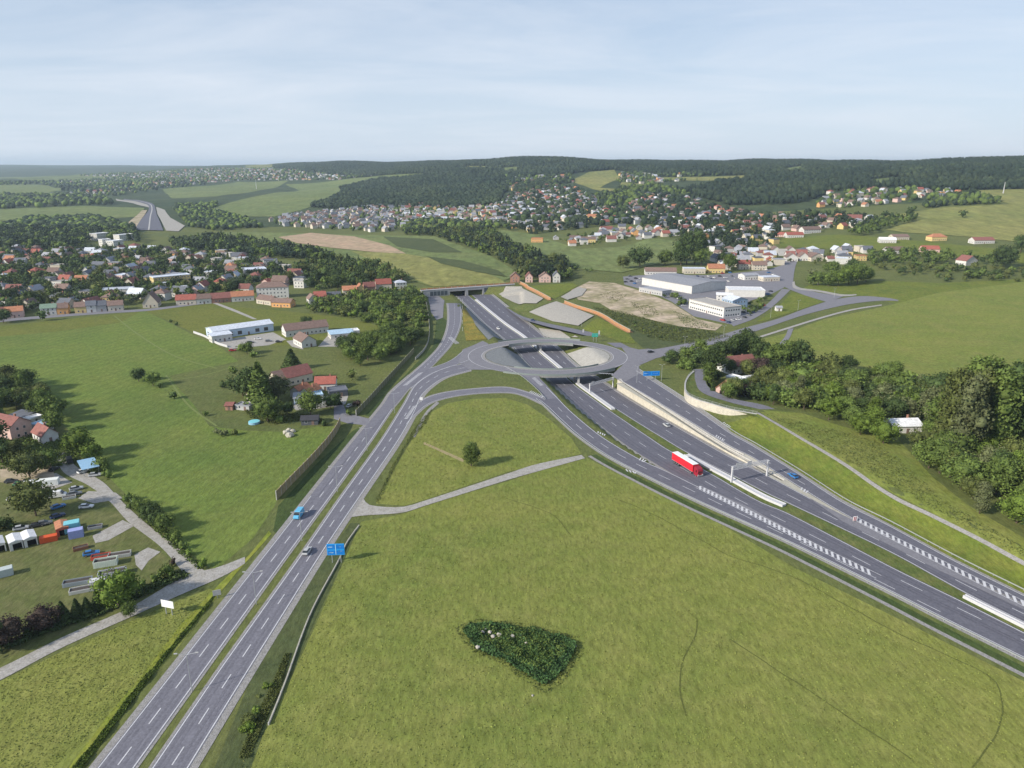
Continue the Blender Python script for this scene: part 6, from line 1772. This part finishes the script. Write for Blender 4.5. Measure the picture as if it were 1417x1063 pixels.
# ------------------------------------------------------------ left yard
def garage(px, py, rz, wc, rc, label, w=3.4, d=6, h=2.7):
    x, y = gp(px, py); root = empty("garage", (x, y, float(hg(x, y)) + .03), rz); tag(root, label, "garage", "metal garages in a row")
    mb = MB(); t = .12
    mb.box(-w / 2, -w / 2 + t, 0, d, 0, h); mb.box(w / 2 - t, w / 2, 0, d, 0, h); mb.box(-w / 2 + t, w / 2 - t, d - t, d, 0, h)
    mb.box(-w / 2 + t, -.9, 0, t, 0, h); mb.box(1.4, w / 2 - t, 0, t, 0, h); mb.box(-.9, 1.4, 0, t, 2.1, h); mb.obj("wall", mat("sheet_" + wc, WALLS[wc] if wc != "red" else (.40, .09, .06), .6, var=.12, scale=1.2, obj=True), root)
    mb = MB(); v = [(-w / 2 - .1, -.15, h + .02), (w / 2 + .1, -.15, h + .02), (w / 2 + .1, d + .1, h + .02), (-w / 2 - .1, d + .1, h + .02), (0, -.15, h + .5), (0, d + .1, h + .5)]
    mb.add(v, [(0, 1, 4), (2, 3, 5), (1, 2, 5, 4), (3, 0, 4, 5), (0, 3, 2, 1)]); mb.obj("roof", roofm(rc), root)
    mb = MB(); mb.box(-.88, 1.38, 1.0, 1.08, 0.02, 2.08); mb.obj("door", M_DARK, root)  # near-black panel behind the open doorway, painting the shade inside


for px, py, lab in ((0, 765, "white metal garage cut by the left edge of the photo"), (24, 761, "middle white metal garage with dark open door"), (44, 756, "right one of the white metal garages")):
    garage(px, py, .72, "white", "white", lab)
garage(88, 742, .62, "red", "orange", "red metal garage with dark open door beside blue containers")
def container(px, py, rz, col, label, dims=(6, 2.4, 2.6), name="container", cat="container", zoff=0.0, open_top=False, group=None):
    x, y = gp(px, py); root = empty(name, (x, y, float(hg(x, y)) + .05 + zoff), rz); tag(root, label, cat, group)
    L, W, H = dims; m = mat(f"sheet_{col[0]:.2f}_{col[1]:.2f}_{col[2]:.2f}", col, .55, var=.15, scale=1.5, obj=True)
    mb = MB()
    if open_top:
        t = .1; mb.box(-L / 2, L / 2, -W / 2, W / 2, 0, t); mb.box(-L / 2, L / 2, -W / 2, -W / 2 + t, t, H); mb.box(-L / 2, L / 2, W / 2 - t, W / 2, t, H); mb.box(-L / 2, -L / 2 + t, -W / 2 + t, W / 2 - t, t, H); mb.box(L / 2 - t, L / 2, -W / 2 + t, W / 2 - t, t, H)
    else:
        mb.box(-L / 2, L / 2, -W / 2, W / 2, 0, H)
    n = int(L / .5)
    for k in range(1, n):
        for s in (-1, 1): mb.box(-L / 2 + k * L / n - .08, -L / 2 + k * L / n + .08, s * W / 2 - .03, s * W / 2 + .03, .1, H - .1)
    mb.obj("shell", m, root)
    if open_top:
        mb = MB(); mb.box(-L / 2 + .12, L / 2 - .12, -W / 2 + .12, W / 2 - .12, .11, H * .75); mb.obj("load", mat("scrap_load", (.07, .06, .055), .95, var=.5, scale=2, obj=True), root)
    else:
        mb = MB(); mb.box(L / 2 + .005, L / 2 + .06, -W / 2 + .1, W / 2 - .1, .15, H - .15); mb.obj("door", m, root)
    return root
container(101, 735, .5, (.20, .52, .60), "turquoise container standing beside the red garage", (4.2, 3, 3.2))
container(106, 743, .5, (.30, .34, .62), "violet container in front of the turquoise one", (4, 2.4, 2.6))
container(68, 749, .5, (.62, .10, .03), "orange red low tank left of the red garage", (4.6, 2, 1.8))
container(147, 782, .35, (.60, .66, .58), "pale green open skip on the yard grass", (6, 2.6, 1.9), "skip", "skip", open_top=True)
container(156, 796, .4, (.55, .56, .60), "pale skip with dark load below the green one", (7, 2.4, 1.5), "skip", "skip", open_top=True)
container(166, 770, .35, (.50, .50, .48), "grey flat skip behind the pale green one", (6, 2.2, 1.1), "skip", "skip", open_top=True)
container(140, 772, .35, (.55, .08, .05), "low red skip beside the blue covered car", (5, 2, 1.0), "skip", "skip", open_top=True)
container(108, 808, .35, (.30, .34, .38), "dark topped long trailer body on the grass", (7, 2.2, 1.2), "trailer_body", "trailer", open_top=True)
container(120, 817, .4, (.62, .62, .62), "long white trailer body lowest on the yard grass", (8, 2.3, 1.0), "trailer_body", "trailer", open_top=True)
container(136, 809, .4, (.60, .60, .62), "white box body between the two groups of skips", (4, 2.2, 1.6), "trailer_body", "trailer")
container(148, 809, .5, (.50, .12, .08), "red box body beside the bright tree", (3, 2.0, 1.2), "trailer_body", "trailer")
container(58, 672, .3, (.72, .74, .72), "long white covered trailer among the scrap cars", (11, 2.5, 2.2), "trailer_body", "trailer")
container(4, 797, .6, (.45, .50, .50), "grey container at the photo's left edge", (5, 2.4, 2.2))
x, y = gp(127, 768); car(x, y, .1, .45, "blue", "blue covered car on the yard grass")
# canopy
def canopy(px, py, rz):
    x, y = gp(px, py); root = empty("carport", (x, y, .05), rz); tag(root, "light blue carport roof beside the gravel lane", "carport")
    for sx in (-5, 0, 5):
        for sy in (-2.4, 2.4):
            mb = MB(); mb.box(sx - .08, sx + .08, sy - .08, sy + .08, 0, 3); mb.obj("post", M_STEEL, root)
    mb = MB(); mb.box(-5.6, 5.6, -2.9, 2.9, 3.01, 3.14)
    for k in range(22): mb.box(-5.6 + k * .52, -5.5 + k * .52, -2.9, 2.9, 3.15, 3.2)
    mb.obj("roof", mat("sheet_light_blue", (.36, .56, .74), .5, var=.08, scale=1, obj=True), root)
canopy(124, 652, 2.25)
for i_, (p_, r_z, l_) in enumerate([((132, 731), .4, "grey flat trailer beside the turquoise container"), ((96, 690), .5, "pale boat hull on the grass left of the gravel patch"), ((112, 760), .6, "rusty low bin left of the blue covered car")]):
    container(*p_, r_z, [(.35, .36, .38), (.62, .62, .60), (.28, .13, .08)][i_], l_, (4, 1.8, .9), "trailer_body" if i_ == 0 else ("boat_hull" if i_ == 1 else "bin"), ["trailer", "boat", "bin"][i_], open_top=True)
field("gravel_patch", [(186, 768), (205, 758), (222, 764), (206, 776), (196, 790), (188, 782)], M_PATH, .09, 3)
field("gravel_patch", [(36, 662), (78, 655), (100, 668), (60, 682)], M_PATH, .09, 3)
# pool and rock heap
x, y = gp(352, 586); pr = empty("garden_pool", (x, y, .05)); tag(pr, "round blue garden pool on the grass below the farm", "pool")
mb = MB(); mb.bar((0, 0, 0), (0, 0, 1.0), 5.0, n=24); mb.obj("wall", mat("pool_blue", (.25, .45, .62), .5), pr)
mb = MB(); mb.bar((0, 0, 1.0), (0, 0, 1.02), 4.7, n=24); mb.obj("cover", mat("pool_cover", (.25, .68, .80), .2, var=.1, scale=1), pr)
rr = random.Random(2)
def rock(x, y, z, s, label=None, m=None, name="boulder", group=None):
    bm = bmesh.new(); bmesh.ops.create_icosphere(bm, subdivisions=2, radius=s)
    for v in bm.verts: v.co *= rr.uniform(.78, 1.15); v.co.z *= .75
    me = bpy.data.meshes.new(name); bm.to_mesh(me); bm.free(); me.materials.append(m or M_STONEW)
    o = link(name, me, None, (x, y, z + s * .3), rr.uniform(0, 6)); return o
for k, (px, py, s) in enumerate([(396, 600, 1.5), (401, 604, 1.8), (405, 598, 1.3), (400, 596, 1.2)]):
    x, y = gp(px, py); o = rock(x, y, 0, s); later_label(o, "pale boulder of the heap in the meadow below the farm", px, py, "boulders of the heap below the farm"); o["category"] = "boulder"

# nettle patch with stones in the meadow
def thicket(name, poly, n, hh, col, label, ls=.28, seed=1, thin=1.0):
    r = np.random.RandomState(seed); g = np.array([gp(*p) for p in poly]); lo, hi = g.min(0), g.max(0)
    p = r.uniform(lo, hi, (n * 3, 2)); k = inpoly(p[:, 0], p[:, 1], g); p = p[k][:n]; n = len(p)
    bump_ = .55 + .45 * np.sin(p[:, 0] * .9) * np.cos(p[:, 1] * .8 + p[:, 0] * .3)
    z = r.uniform(.0, 1, n) ** .6 * hh * bump_ + .05
    cen = np.c_[p, z + hg(p[:, 0], p[:, 1])]
    u = r.normal(size=(n, 3)); u[:, 2] *= .6; u /= np.linalg.norm(u, axis=1)[:, None]
    w = r.normal(size=(n, 3)); w -= (w * u).sum(1)[:, None] * u; w /= np.linalg.norm(w, axis=1)[:, None]
    s = (ls * r.uniform(.5, 1.3, n))[:, None]
    V = np.stack([cen - u * s, cen + w * s * .6, cen + u * s, cen - w * s * .6], 1).reshape(-1, 3)
    F = np.arange(n * 4).reshape(-1, 4)
    o = link(name, mesh_np(name, V, F, [LM_[col]])); tag(o, label, name.replace("_", " "), None, "stuff"); return o
NP_ = [(640, 872), (652, 863), (690, 864), (720, 870), (760, 876), (796, 890), (797, 902), (780, 928), (755, 950), (738, 940), (700, 917), (664, 902), (650, 888)]
thicket("nettle_patch", NP_, 13000, 1.4, "nettle", "dark green nettle patch in the middle of the foreground meadow", .30, 3)
thicket("patch_fringe", [(630, 870), (655, 857), (720, 862), (800, 882), (806, 905), (786, 938), (755, 962), (725, 944), (690, 918), (655, 906), (640, 890)], 2600, .6, "olive", "ragged grass fringe round the nettle patch", .26, 13)
thicket("nettle_tops", [(660, 872), (720, 872), (780, 888), (785, 905), (752, 935), (700, 908), (665, 890)], 4200, 1.9, "mid", "taller light green nettles inside the dark patch", .24, 33)
FOREP = [(330, 1063), (372, 1075), (1417, 1075), (1417, 948), (1230, 855), (1100, 792), (1000, 733), (880, 674), (812, 640), (745, 658), (640, 690), (560, 716), (505, 726), (470, 790), (430, 880), (375, 1000)]
thicket("meadow_tufts", FOREP, 24000, .12, "tuft", "green grass tufts across the foreground meadow", .20, 40)
thicket("meadow_tufts", FOREP, 11000, .14, "straw", "straw coloured grass heads across the foreground meadow", .12, 41)
thicket("meadow_tufts", [(520, 697), (590, 691), (700, 654), (800, 628), (760, 580), (700, 552), (620, 560), (580, 600), (545, 650)], 4500, .24, "tuft", "grass tufts in the meadow inside the near ramp", .26, 42)
thicket("meadow_tufts", [(0, 943), (90, 900), (190, 856), (250, 830), (290, 820), (240, 890), (150, 995), (60, 1075), (0, 1075)], 6000, .12, "tuft", "grass tufts in the lower left meadow", .18, 43)
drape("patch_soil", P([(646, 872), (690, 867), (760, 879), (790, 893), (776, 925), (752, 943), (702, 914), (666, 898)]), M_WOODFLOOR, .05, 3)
for px, py, s in [(668, 878, .75), (678, 878, .7), (682, 884, .8), (691, 882, .95), (709, 884, .85), (720, 882, .6), (661, 899, .8), (728, 893, .5), (790, 889, .55), (796, 895, .5), (672, 874, .5), (737, 963, .4)]:
    x, y = gp(px, py); o = rock(x, y, 0.55 if px < 735 else 0, s * .7, m=mat("pale_stone", (.40, .37, .33), .9, var=.15, scale=1.5)); o["category"] = "stone"
    later_label(o, "pale stone at the left end of the nettle patch" if px < 683 else ("pale stone among the nettles' upper middle" if px < 735 else "pale stone at the right edge of the nettle patch"), px, py, "stones at the nettle patch")
thicket("verge_weeds", [(78, 1110), (140, 1030), (190, 962), (240, 898), (290, 838), (300, 820), (285, 838), (236, 896), (182, 960), (132, 1026), (60, 1110)], 16000, .6, "bright", "yellow green tall grass along the dual carriageway", .22, 4)
thicket("verge_weeds", [(330, 1050), (350, 1000), (375, 950), (395, 905), (402, 905), (385, 960), (362, 1010), (345, 1050)], 5000, .6, "olive", "olive weeds in the ditch right of the dual carriageway", .2, 5)
thicket("slope_weeds", [(1060, 574), (1130, 590), (1210, 610), (1250, 640), (1300, 690), (1417, 760), (1417, 775), (1290, 705), (1166, 635), (1104, 600)], 5000, .8, "olive", "rough weeds between bank path and right hand wood", .3, 6)
thicket("hedge_scrub", [(172, 690), (186, 690), (225, 725), (262, 768), (284, 788), (272, 788), (240, 760), (200, 722)], 9000, 1.6, "mid", "scrubby undergrowth along the gravel lane", .35, 7)
thicket("hedge_scrub", [(0, 905), (60, 880), (140, 852), (230, 812), (262, 799), (255, 790), (215, 806), (130, 842), (60, 866), (0, 892)], 9000, 1.4, "dark", "dark undergrowth between yard and farm road", .35, 8)
thicket("garden_scrub", [(332, 560), (350, 572), (390, 572), (440, 576), (455, 590), (420, 582), (380, 588), (345, 578)], 3000, 1.0, "olive", "scrub and garden plants below the orange roofed farm", .4, 9)
thicket("garden_scrub", [(0, 600), (60, 600), (110, 615), (110, 640), (70, 650), (0, 650)], 8000, 1.5, "mid", "garden plants around the white cottage", .4, 10)
thicket("ditch_weeds", [(520, 693), (545, 640), (575, 590), (598, 566), (590, 585), (560, 620), (535, 670), (523, 697)], 4000, .6, "olive", "weeds along the curved ditch of the near ramp", .25, 12)

thicket("site_scrub", [(820, 425), (850, 430), (890, 440), (930, 452), (985, 458), (1012, 466), (960, 478), (905, 470), (862, 450)], 6000, 1.2, "olive", "olive scrub below the bare earth site", .5, 14)
thicket("site_scrub", [(830, 408), (850, 403), (868, 409), (856, 418), (838, 415)], 500, .7, "olive", "small scrub patch in the upper part of the sandy site", .45, 15)
thicket("site_scrub", [(870, 418), (900, 424), (918, 436), (892, 438)], 700, .7, "olive", "scrub patch in the middle of the sandy site", .45, 16)
thicket("site_scrub", [(930, 430), (965, 442), (992, 456), (950, 454)], 700, .8, "dark", "scrub patch at the right end of the sandy site", .45, 17)
# ------------------------------------------------------------ barriers, fences, signs, lamps
def fence(name, px, hgt_, m, label, th=.2, post=4.0, cat="noise barrier", smooth_=True, base=0.0, cap=True):
    l = smoothline(P(px), 2.0); root = empty(name, (0, 0, 0)); tag(root, label, cat)
    mb = MB(); mb.wall(l, 0, 0, th, zf0=lambda x, y: hg(x, y) - .2 + base, zf1=lambda x, y: hg(x, y) + hgt_ + base); mb.obj("panel", m, root)
    s = np.r_[0, np.cumsum(np.hypot(*np.diff(l, axis=0).T))]
    me = None
    for q in np.arange(0, s[-1], post)[:100]:
        x = float(np.interp(q, s, l[:, 0])); y = float(np.interp(q, s, l[:, 1]))
        if me is None:
            mb = MB(); mb.box(-.13, .13, -.2, .2, -.3, hgt_ + .12); me = fixed(mb, "post", [M_CONC])
        link("post", me, root, (x, y, float(hg(x, y)) + base))
    return root


M_BOARD = mat("barrier_boards", (.26, .20, .10), .9, var=.3, scale=.9, c2=(.34, .27, .15))
M_BOARDG = mat("barrier_mossy", (.13, .145, .075), .9, var=.3, scale=.9, c2=(.19, .17, .09))
fence("noise_barrier", [(383, 692), (404, 670), (430, 643), (452, 618), (465, 600), (471, 588)], 3.4, M_BOARD, "brown noise barrier between left meadow and dual carriageway", .25)
fence("noise_barrier", [(493, 576), (512, 556), (535, 530), (556, 507), (573, 488)], 3.0, M_BOARDG, "mossy green noise barrier up the slope by the wood", .25)
fence("wire_fence", [(575, 498), (588, 484), (594, 466), (593, 440), (588, 412)], 1.6, M_STONEW, "pale curving fence between wood and portal yard", .12, 5, "fence")
fence("wire_fence", [(372, 1003), (395, 945), (430, 850), (468, 778), (480, 752), (497, 728)], .5, M_STONEW, "low pale kerb fence at the edge of the foreground meadow", .3, 9, "fence")
fence("wire_fence", [(176, 692), (190, 704), (204, 716)], 1.6, mat("mesh_green", (.20, .28, .27), .8), "short green mesh fence beside the gravel lane", .1, 3, "fence")
# guard rails
def rail(line, zf, label, h=.75):
    root = empty("guard_rail", (0, 0, 0)); tag(root, label, "guard rail")
    mb = MB(); mb.wall(line, 0, 0, .08, zf0=lambda x, y: zf(x, y) + h - .32, zf1=lambda x, y: zf(x, y) + h); mb.obj("beam", M_STEEL, root)
    s = np.r_[0, np.cumsum(np.hypot(*np.diff(line, axis=0).T))]; me = None
    n = min(100, int(s[-1] / 4))
    mb = MB(); mb.box(-.06, .06, -.06, .06, 0, h - .02); me = fixed(mb, "post", [M_STEEL])
    for q in np.linspace(0, s[-1] - .3, n):
        x = float(np.interp(q, s, line[:, 0])); y = float(np.interp(q, s, line[:, 1])); link("post", me, root, (x, y, float(zf(x, y))))
rail(offset(DR, -1.9), flat(.05), "guard rail along the outer edge of the far ramp")
rail(offset(AL, 1.1)[:95], zmo(0), "guard rail at the near edge of the sunken motorway")
rail(offset(BR, -1.4)[:110], zmo(0), "guard rail at the foot of the cream retaining wall")
rail(offset(Ca, 1.1), flat(.05), "guard rail between near ramp and foreground meadow")
rail(offset(Ga, .8), flat(.05), "guard rail on the roundabout's near exit")


def medbar(a0, a1, w, label):
    m = mid(AR, BL); s0 = int(np.argmin(((m - np.array(gM(*a0))) ** 2).sum(1))); s1 = int(np.argmin(((m - np.array(gM(*a1))) ** 2).sum(1)))
    l = m[s0:s1 + 1]; root = empty("concrete_barrier", (0, 0, 0)); tag(root, label, "barrier")
    for k, d in enumerate((-w / 2, w / 2)):
        mb = MB(); mb.wall(offset(l, d), 0, 0, .35, zf0=zmo(.1), zf1=zmo(.95)); mb.obj("wall", M_CONCW, root)
    mb = MB(); mb.wall(l, 0, 0, w - .36, zf0=zmo(.13), zf1=zmo(.80)); mb.obj("infill", M_CONCW, root)
medbar((657, 416), (852, 567), 1.7, "white concrete barrier on the median from tunnel to roundabout")
medbar((948, 631), (1090, 703), 1.9, "white concrete barrier on the median behind the red lorry")
medbar((1334, 826), (1500, 906), 1.0, "white concrete barrier on the median at the photo's right edge")


def zr_(o): return o
M_BLUE = mat("sign_blue", (.02, .30, .72), .5, var=.04, scale=1)
M_BLUED = mat("sign_blue_dark", (.01, .18, .60), .5)
M_SGREEN = mat("sign_green", (.05, .38, .30), .5)


def sign(px, py, w, h, z0, face, label, panels, posts=2, name="road_sign", back=0, m=None, dx=0):
    """board on posts; panels = (x0, x1, z0, z1, material) on its face"""
    x, y = gp(px, py); root = empty(name, (x, y, float(hg(x, y))), face); tag(root, label, "road sign")
    mb = MB(); mb.box(-w / 2, w / 2, -.06, .06, z0, z0 + h); mb.obj("board", m or M_BLUE, root)
    for k in range(posts):
        xx = (-w / 2 + w * (k + .5) / posts)
        mb = MB(); mb.box(xx - .1, xx + .1, .07, .27, -.3, z0 + h * .95); mb.obj("post", M_STEEL, root)
    if panels:
        for (a, b, c, d, mm) in panels:
            mb = MB(); mb.box(a, b, -.09, -.065, z0 + c, z0 + d); mb.obj("panel", mm, root)
    return root


M_SW = mat("sign_white", (.55, .80, .92), .5)
sign(466, 779, 5.0, 3.6, 2.6, .05, "big blue direction sign right of the dual carriageway", [(-2.35, -.15, 1.9, 3.35, M_BLUED), (-2.35, -.15, .2, 1.5, M_BLUED), (.15, 2.35, 1.9, 3.35, M_BLUED), (.15, 2.35, .2, 1.5, M_BLUED), (-2.2, -.9, 2.5, 2.75, M_SW), (.5, 1.9, 1.15, 1.4, M_SW), (-2.1, -.7, .7, .95, M_SW), (.5, 1.5, 2.5, 2.75, M_SW), (-.06, .06, .2, 3.4, M_SW)])
sign(901, 527, 9.0, 2.5, 2.8, .1, "wide blue direction sign on the grass right of the roundabout", [(-4.3, -.2, .2, 2.3, M_BLUED), (.2, 4.3, .2, 2.3, M_BLUED), (-3.9, -1.4, 1.2, 1.5, M_SW), (.8, 3.3, 1.2, 1.5, M_SW)])
sign(823, 473, 4.0, 2.4, 3.2, .1, "green direction sign beside the roundabout's far exit", [(-1.8, 1.8, .15, 2.2, M_SGREEN), (-1.4, 1.0, 1.2, 1.5, M_SW)], m=M_SGREEN)
sign(234, 851, 3.7, 2.0, 2.2, -.28, "blank white billboard beside the farm road", None, m=mat("board_white", (.80, .80, .80), .6))
sign(301, 828, 2.0, 1.6, .9, .4, "grey square board in the ditch left of the carriageway", None, 1, m=M_KERB)
sign(583, 557, 1.4, 1.4, 1.2, .1, "small white arrow sign at the ramp fork", None, 1, m=mat("board_white", (.8, .8, .8), .6))
sign(1183, 722, 1.6, 1.6, .3, .3, "red and white chevron board at the ramp nose", [(-.7, -.4, .1, 1.5, paint(PAINT["red"], "red")), (.0, .3, .1, 1.5, paint(PAINT["red"], "red"))], 1, m=mat("board_white", (.8, .8, .8), .6))
sign(807, 462, 1.0, 2.6, .6, .1, "narrow white sign at the roundabout's far exit, left one", None, 1, m=M_CONCW)
sign(829, 464, 1.0, 2.6, .6, .1, "narrow white sign at the roundabout's far exit, right one", None, 1, m=M_CONCW)


def lamp(px, py, h=10, face=0.0, label=None, arm=2.2, at=None):
    x, y = gp(px, py); root = empty("street_lamp", (x, y, float(hg(x, y)) + .1), face)
    mb = MB(); mb.bar((0, 0, 0), (0, 0, h), .20, n=8, w2=.11); mb.obj("pole", M_STEEL, root)
    mb = MB(); mb.bar((0, 0, h - .05), (arm, 0, h + .35), .09, n=6); mb.bar((0, 0, h - .05), (-arm, 0, h + .35), .09, n=6); mb.obj("arm", M_STEEL, root)
    for s in (-1, 1):
        mb = MB(); mb.box(s * arm - .35, s * arm + .35, -.14, .14, h + .28, h + .42); mb.obj("lamp_head", M_KERB, root)
    tag(root, label, "street lamp", "street lamps on the median")
    return root
for px, py, lb in ((266, 957, "nearest street lamp on the grass median"), (355, 837, "second street lamp of the median, left of the ditch board"), (418, 749, "median street lamp beside the silver car"), (467, 681, "median street lamp level with the farm track"), (508, 624, "median street lamp level with the long noise barrier's end"), (546, 572, "median street lamp where the carriageways start to bend")):
    lamp(px, py, 9.5, 0.1, lb)
for k, (px, py, h) in enumerate([(881, 530, 9), (915, 528, 9), (1154, 412, 8), (1066, 440, 8), (1001, 468, 8), (947, 484, 8), (805, 452, 8), (733, 455, 7), (1131, 395, 8), (1104, 430, 8)]):
    o = lamp(px, py, h, .2, None, 1.2); later_label(o, f"slim street lamp {where(px, py)}", px, py, "street lamps beyond the roundabout")
for k, py in enumerate((418, 428, 438, 448, 458)):
    x, y = gp(640, py); root = empty("bollard", (x, y, float(hg(x, y)))); mb = MB(); mb.bar((0, 0, -.2), (0, 0, 2.4), .22, n=8); mb.obj("post", M_CONCW, root); mb = MB(); mb.box(-.25, .25, -.2, .2, 2.41, 2.7); mb.obj("cap", M_KERB, root)
    root["category"] = "bollard"; later_label(root, f"pale post in the row beside the tunnel road, {['farthest', 'second farthest', 'middle', 'second nearest', 'nearest'][k]}", 640, py, "posts beside the tunnel road")


# gantry over the far carriageway
def gantry(p, q, h, label, signs=()):
    a = np.array(p); b = np.array(q); L = float(np.hypot(*(b - a))); rz = math.atan2(*(b - a)[::-1]); z = float(zM(a[1]))
    root = empty("sign_gantry", (a[0], a[1], z), rz); tag(root, label, "gantry")
    for xx in (0, L):
        mb = MB(); mb.box(xx - .28, xx + .28, -.28, .28, 0, h); mb.obj("post", M_CONCW, root)
    mb = MB()
    for yy in (-.45, .45):
        for zz in (h - 1.0, h): mb.box(-.3, L + .3, yy - .09, yy + .09, zz - .09, zz + .09)
    n = int(L / 1.2)
    for k in range(n):
        x0, x1 = L * k / n, L * (k + 1) / n
        for yy in (-.45, .45): mb.bar((x0, yy, h - 1.0 if k % 2 else h), (x1, yy, h if k % 2 else h - 1.0), .09)
    mb.obj("truss", M_CONCW, root)
    for (s0, s1, z0, z1, m) in signs:
        mb = MB(); mb.box(s0, s1, .6, .72, z0, z1); mb.obj("sign_panel", m, root)
gantry(gM(1012, 668), gM(1061, 659), 6.3, "white sign gantry over the far carriageway near the blue car", ((2, 5, 5.2, 7.0, M_KERB), (7, 9, 5.2, 7.0, M_KERB)))
gantry(gM(816, 545), gM(848, 537), 5.6, "grey gantry over the sunken carriageway at the near bridge", ((2, 4, 4.8, 6.2, M_KERB),))
# masts on the far hills
for px, py, h, lb in ((355, 262, 40, "thin lattice mast in the far striped fields"), (1388, 268, 22, "pale mast on the right hand hilltop meadow")):
    x, y = gp(px, py); root = empty("mast", (x, y, float(hg(x, y)))); tag(root, lb, "mast")
    mb = MB(); mb.bar((0, 0, 0), (0, 0, h), 1.6, n=4, w2=.5); mb.obj("pole", M_CONCW, root)
    mb = MB(); mb.box(-1.2, 1.2, -.2, .2, h * .9, h * .92); mb.obj("arm", M_STEEL, root)
flush_labels()

# ------------------------------------------------------------ haze
mh = bpy.data.materials.new("haze_air"); mh.use_nodes = True
nh = mh.node_tree; nh.nodes.remove(nh.nodes['Principled BSDF'])
vp = nh.nodes.new("ShaderNodeVolumePrincipled"); vp.inputs['Density'].default_value = HAZE; vp.inputs['Color'].default_value = (.68, .84, 1.0, 1); vp.inputs['Anisotropy'].default_value = .2
nh.links.new(vp.outputs[0], nh.nodes['Material Output'].inputs['Volume'])
mb = MB(); mb.box(-16500, 16500, -1600, 17200, float(_hh.min()) - 1.2, float(max(_hh.max() + 45, 160)))
tag(mb.obj("haze", mh), kind="stuff", label="thin bluish haze over the far valley", cat="haze")
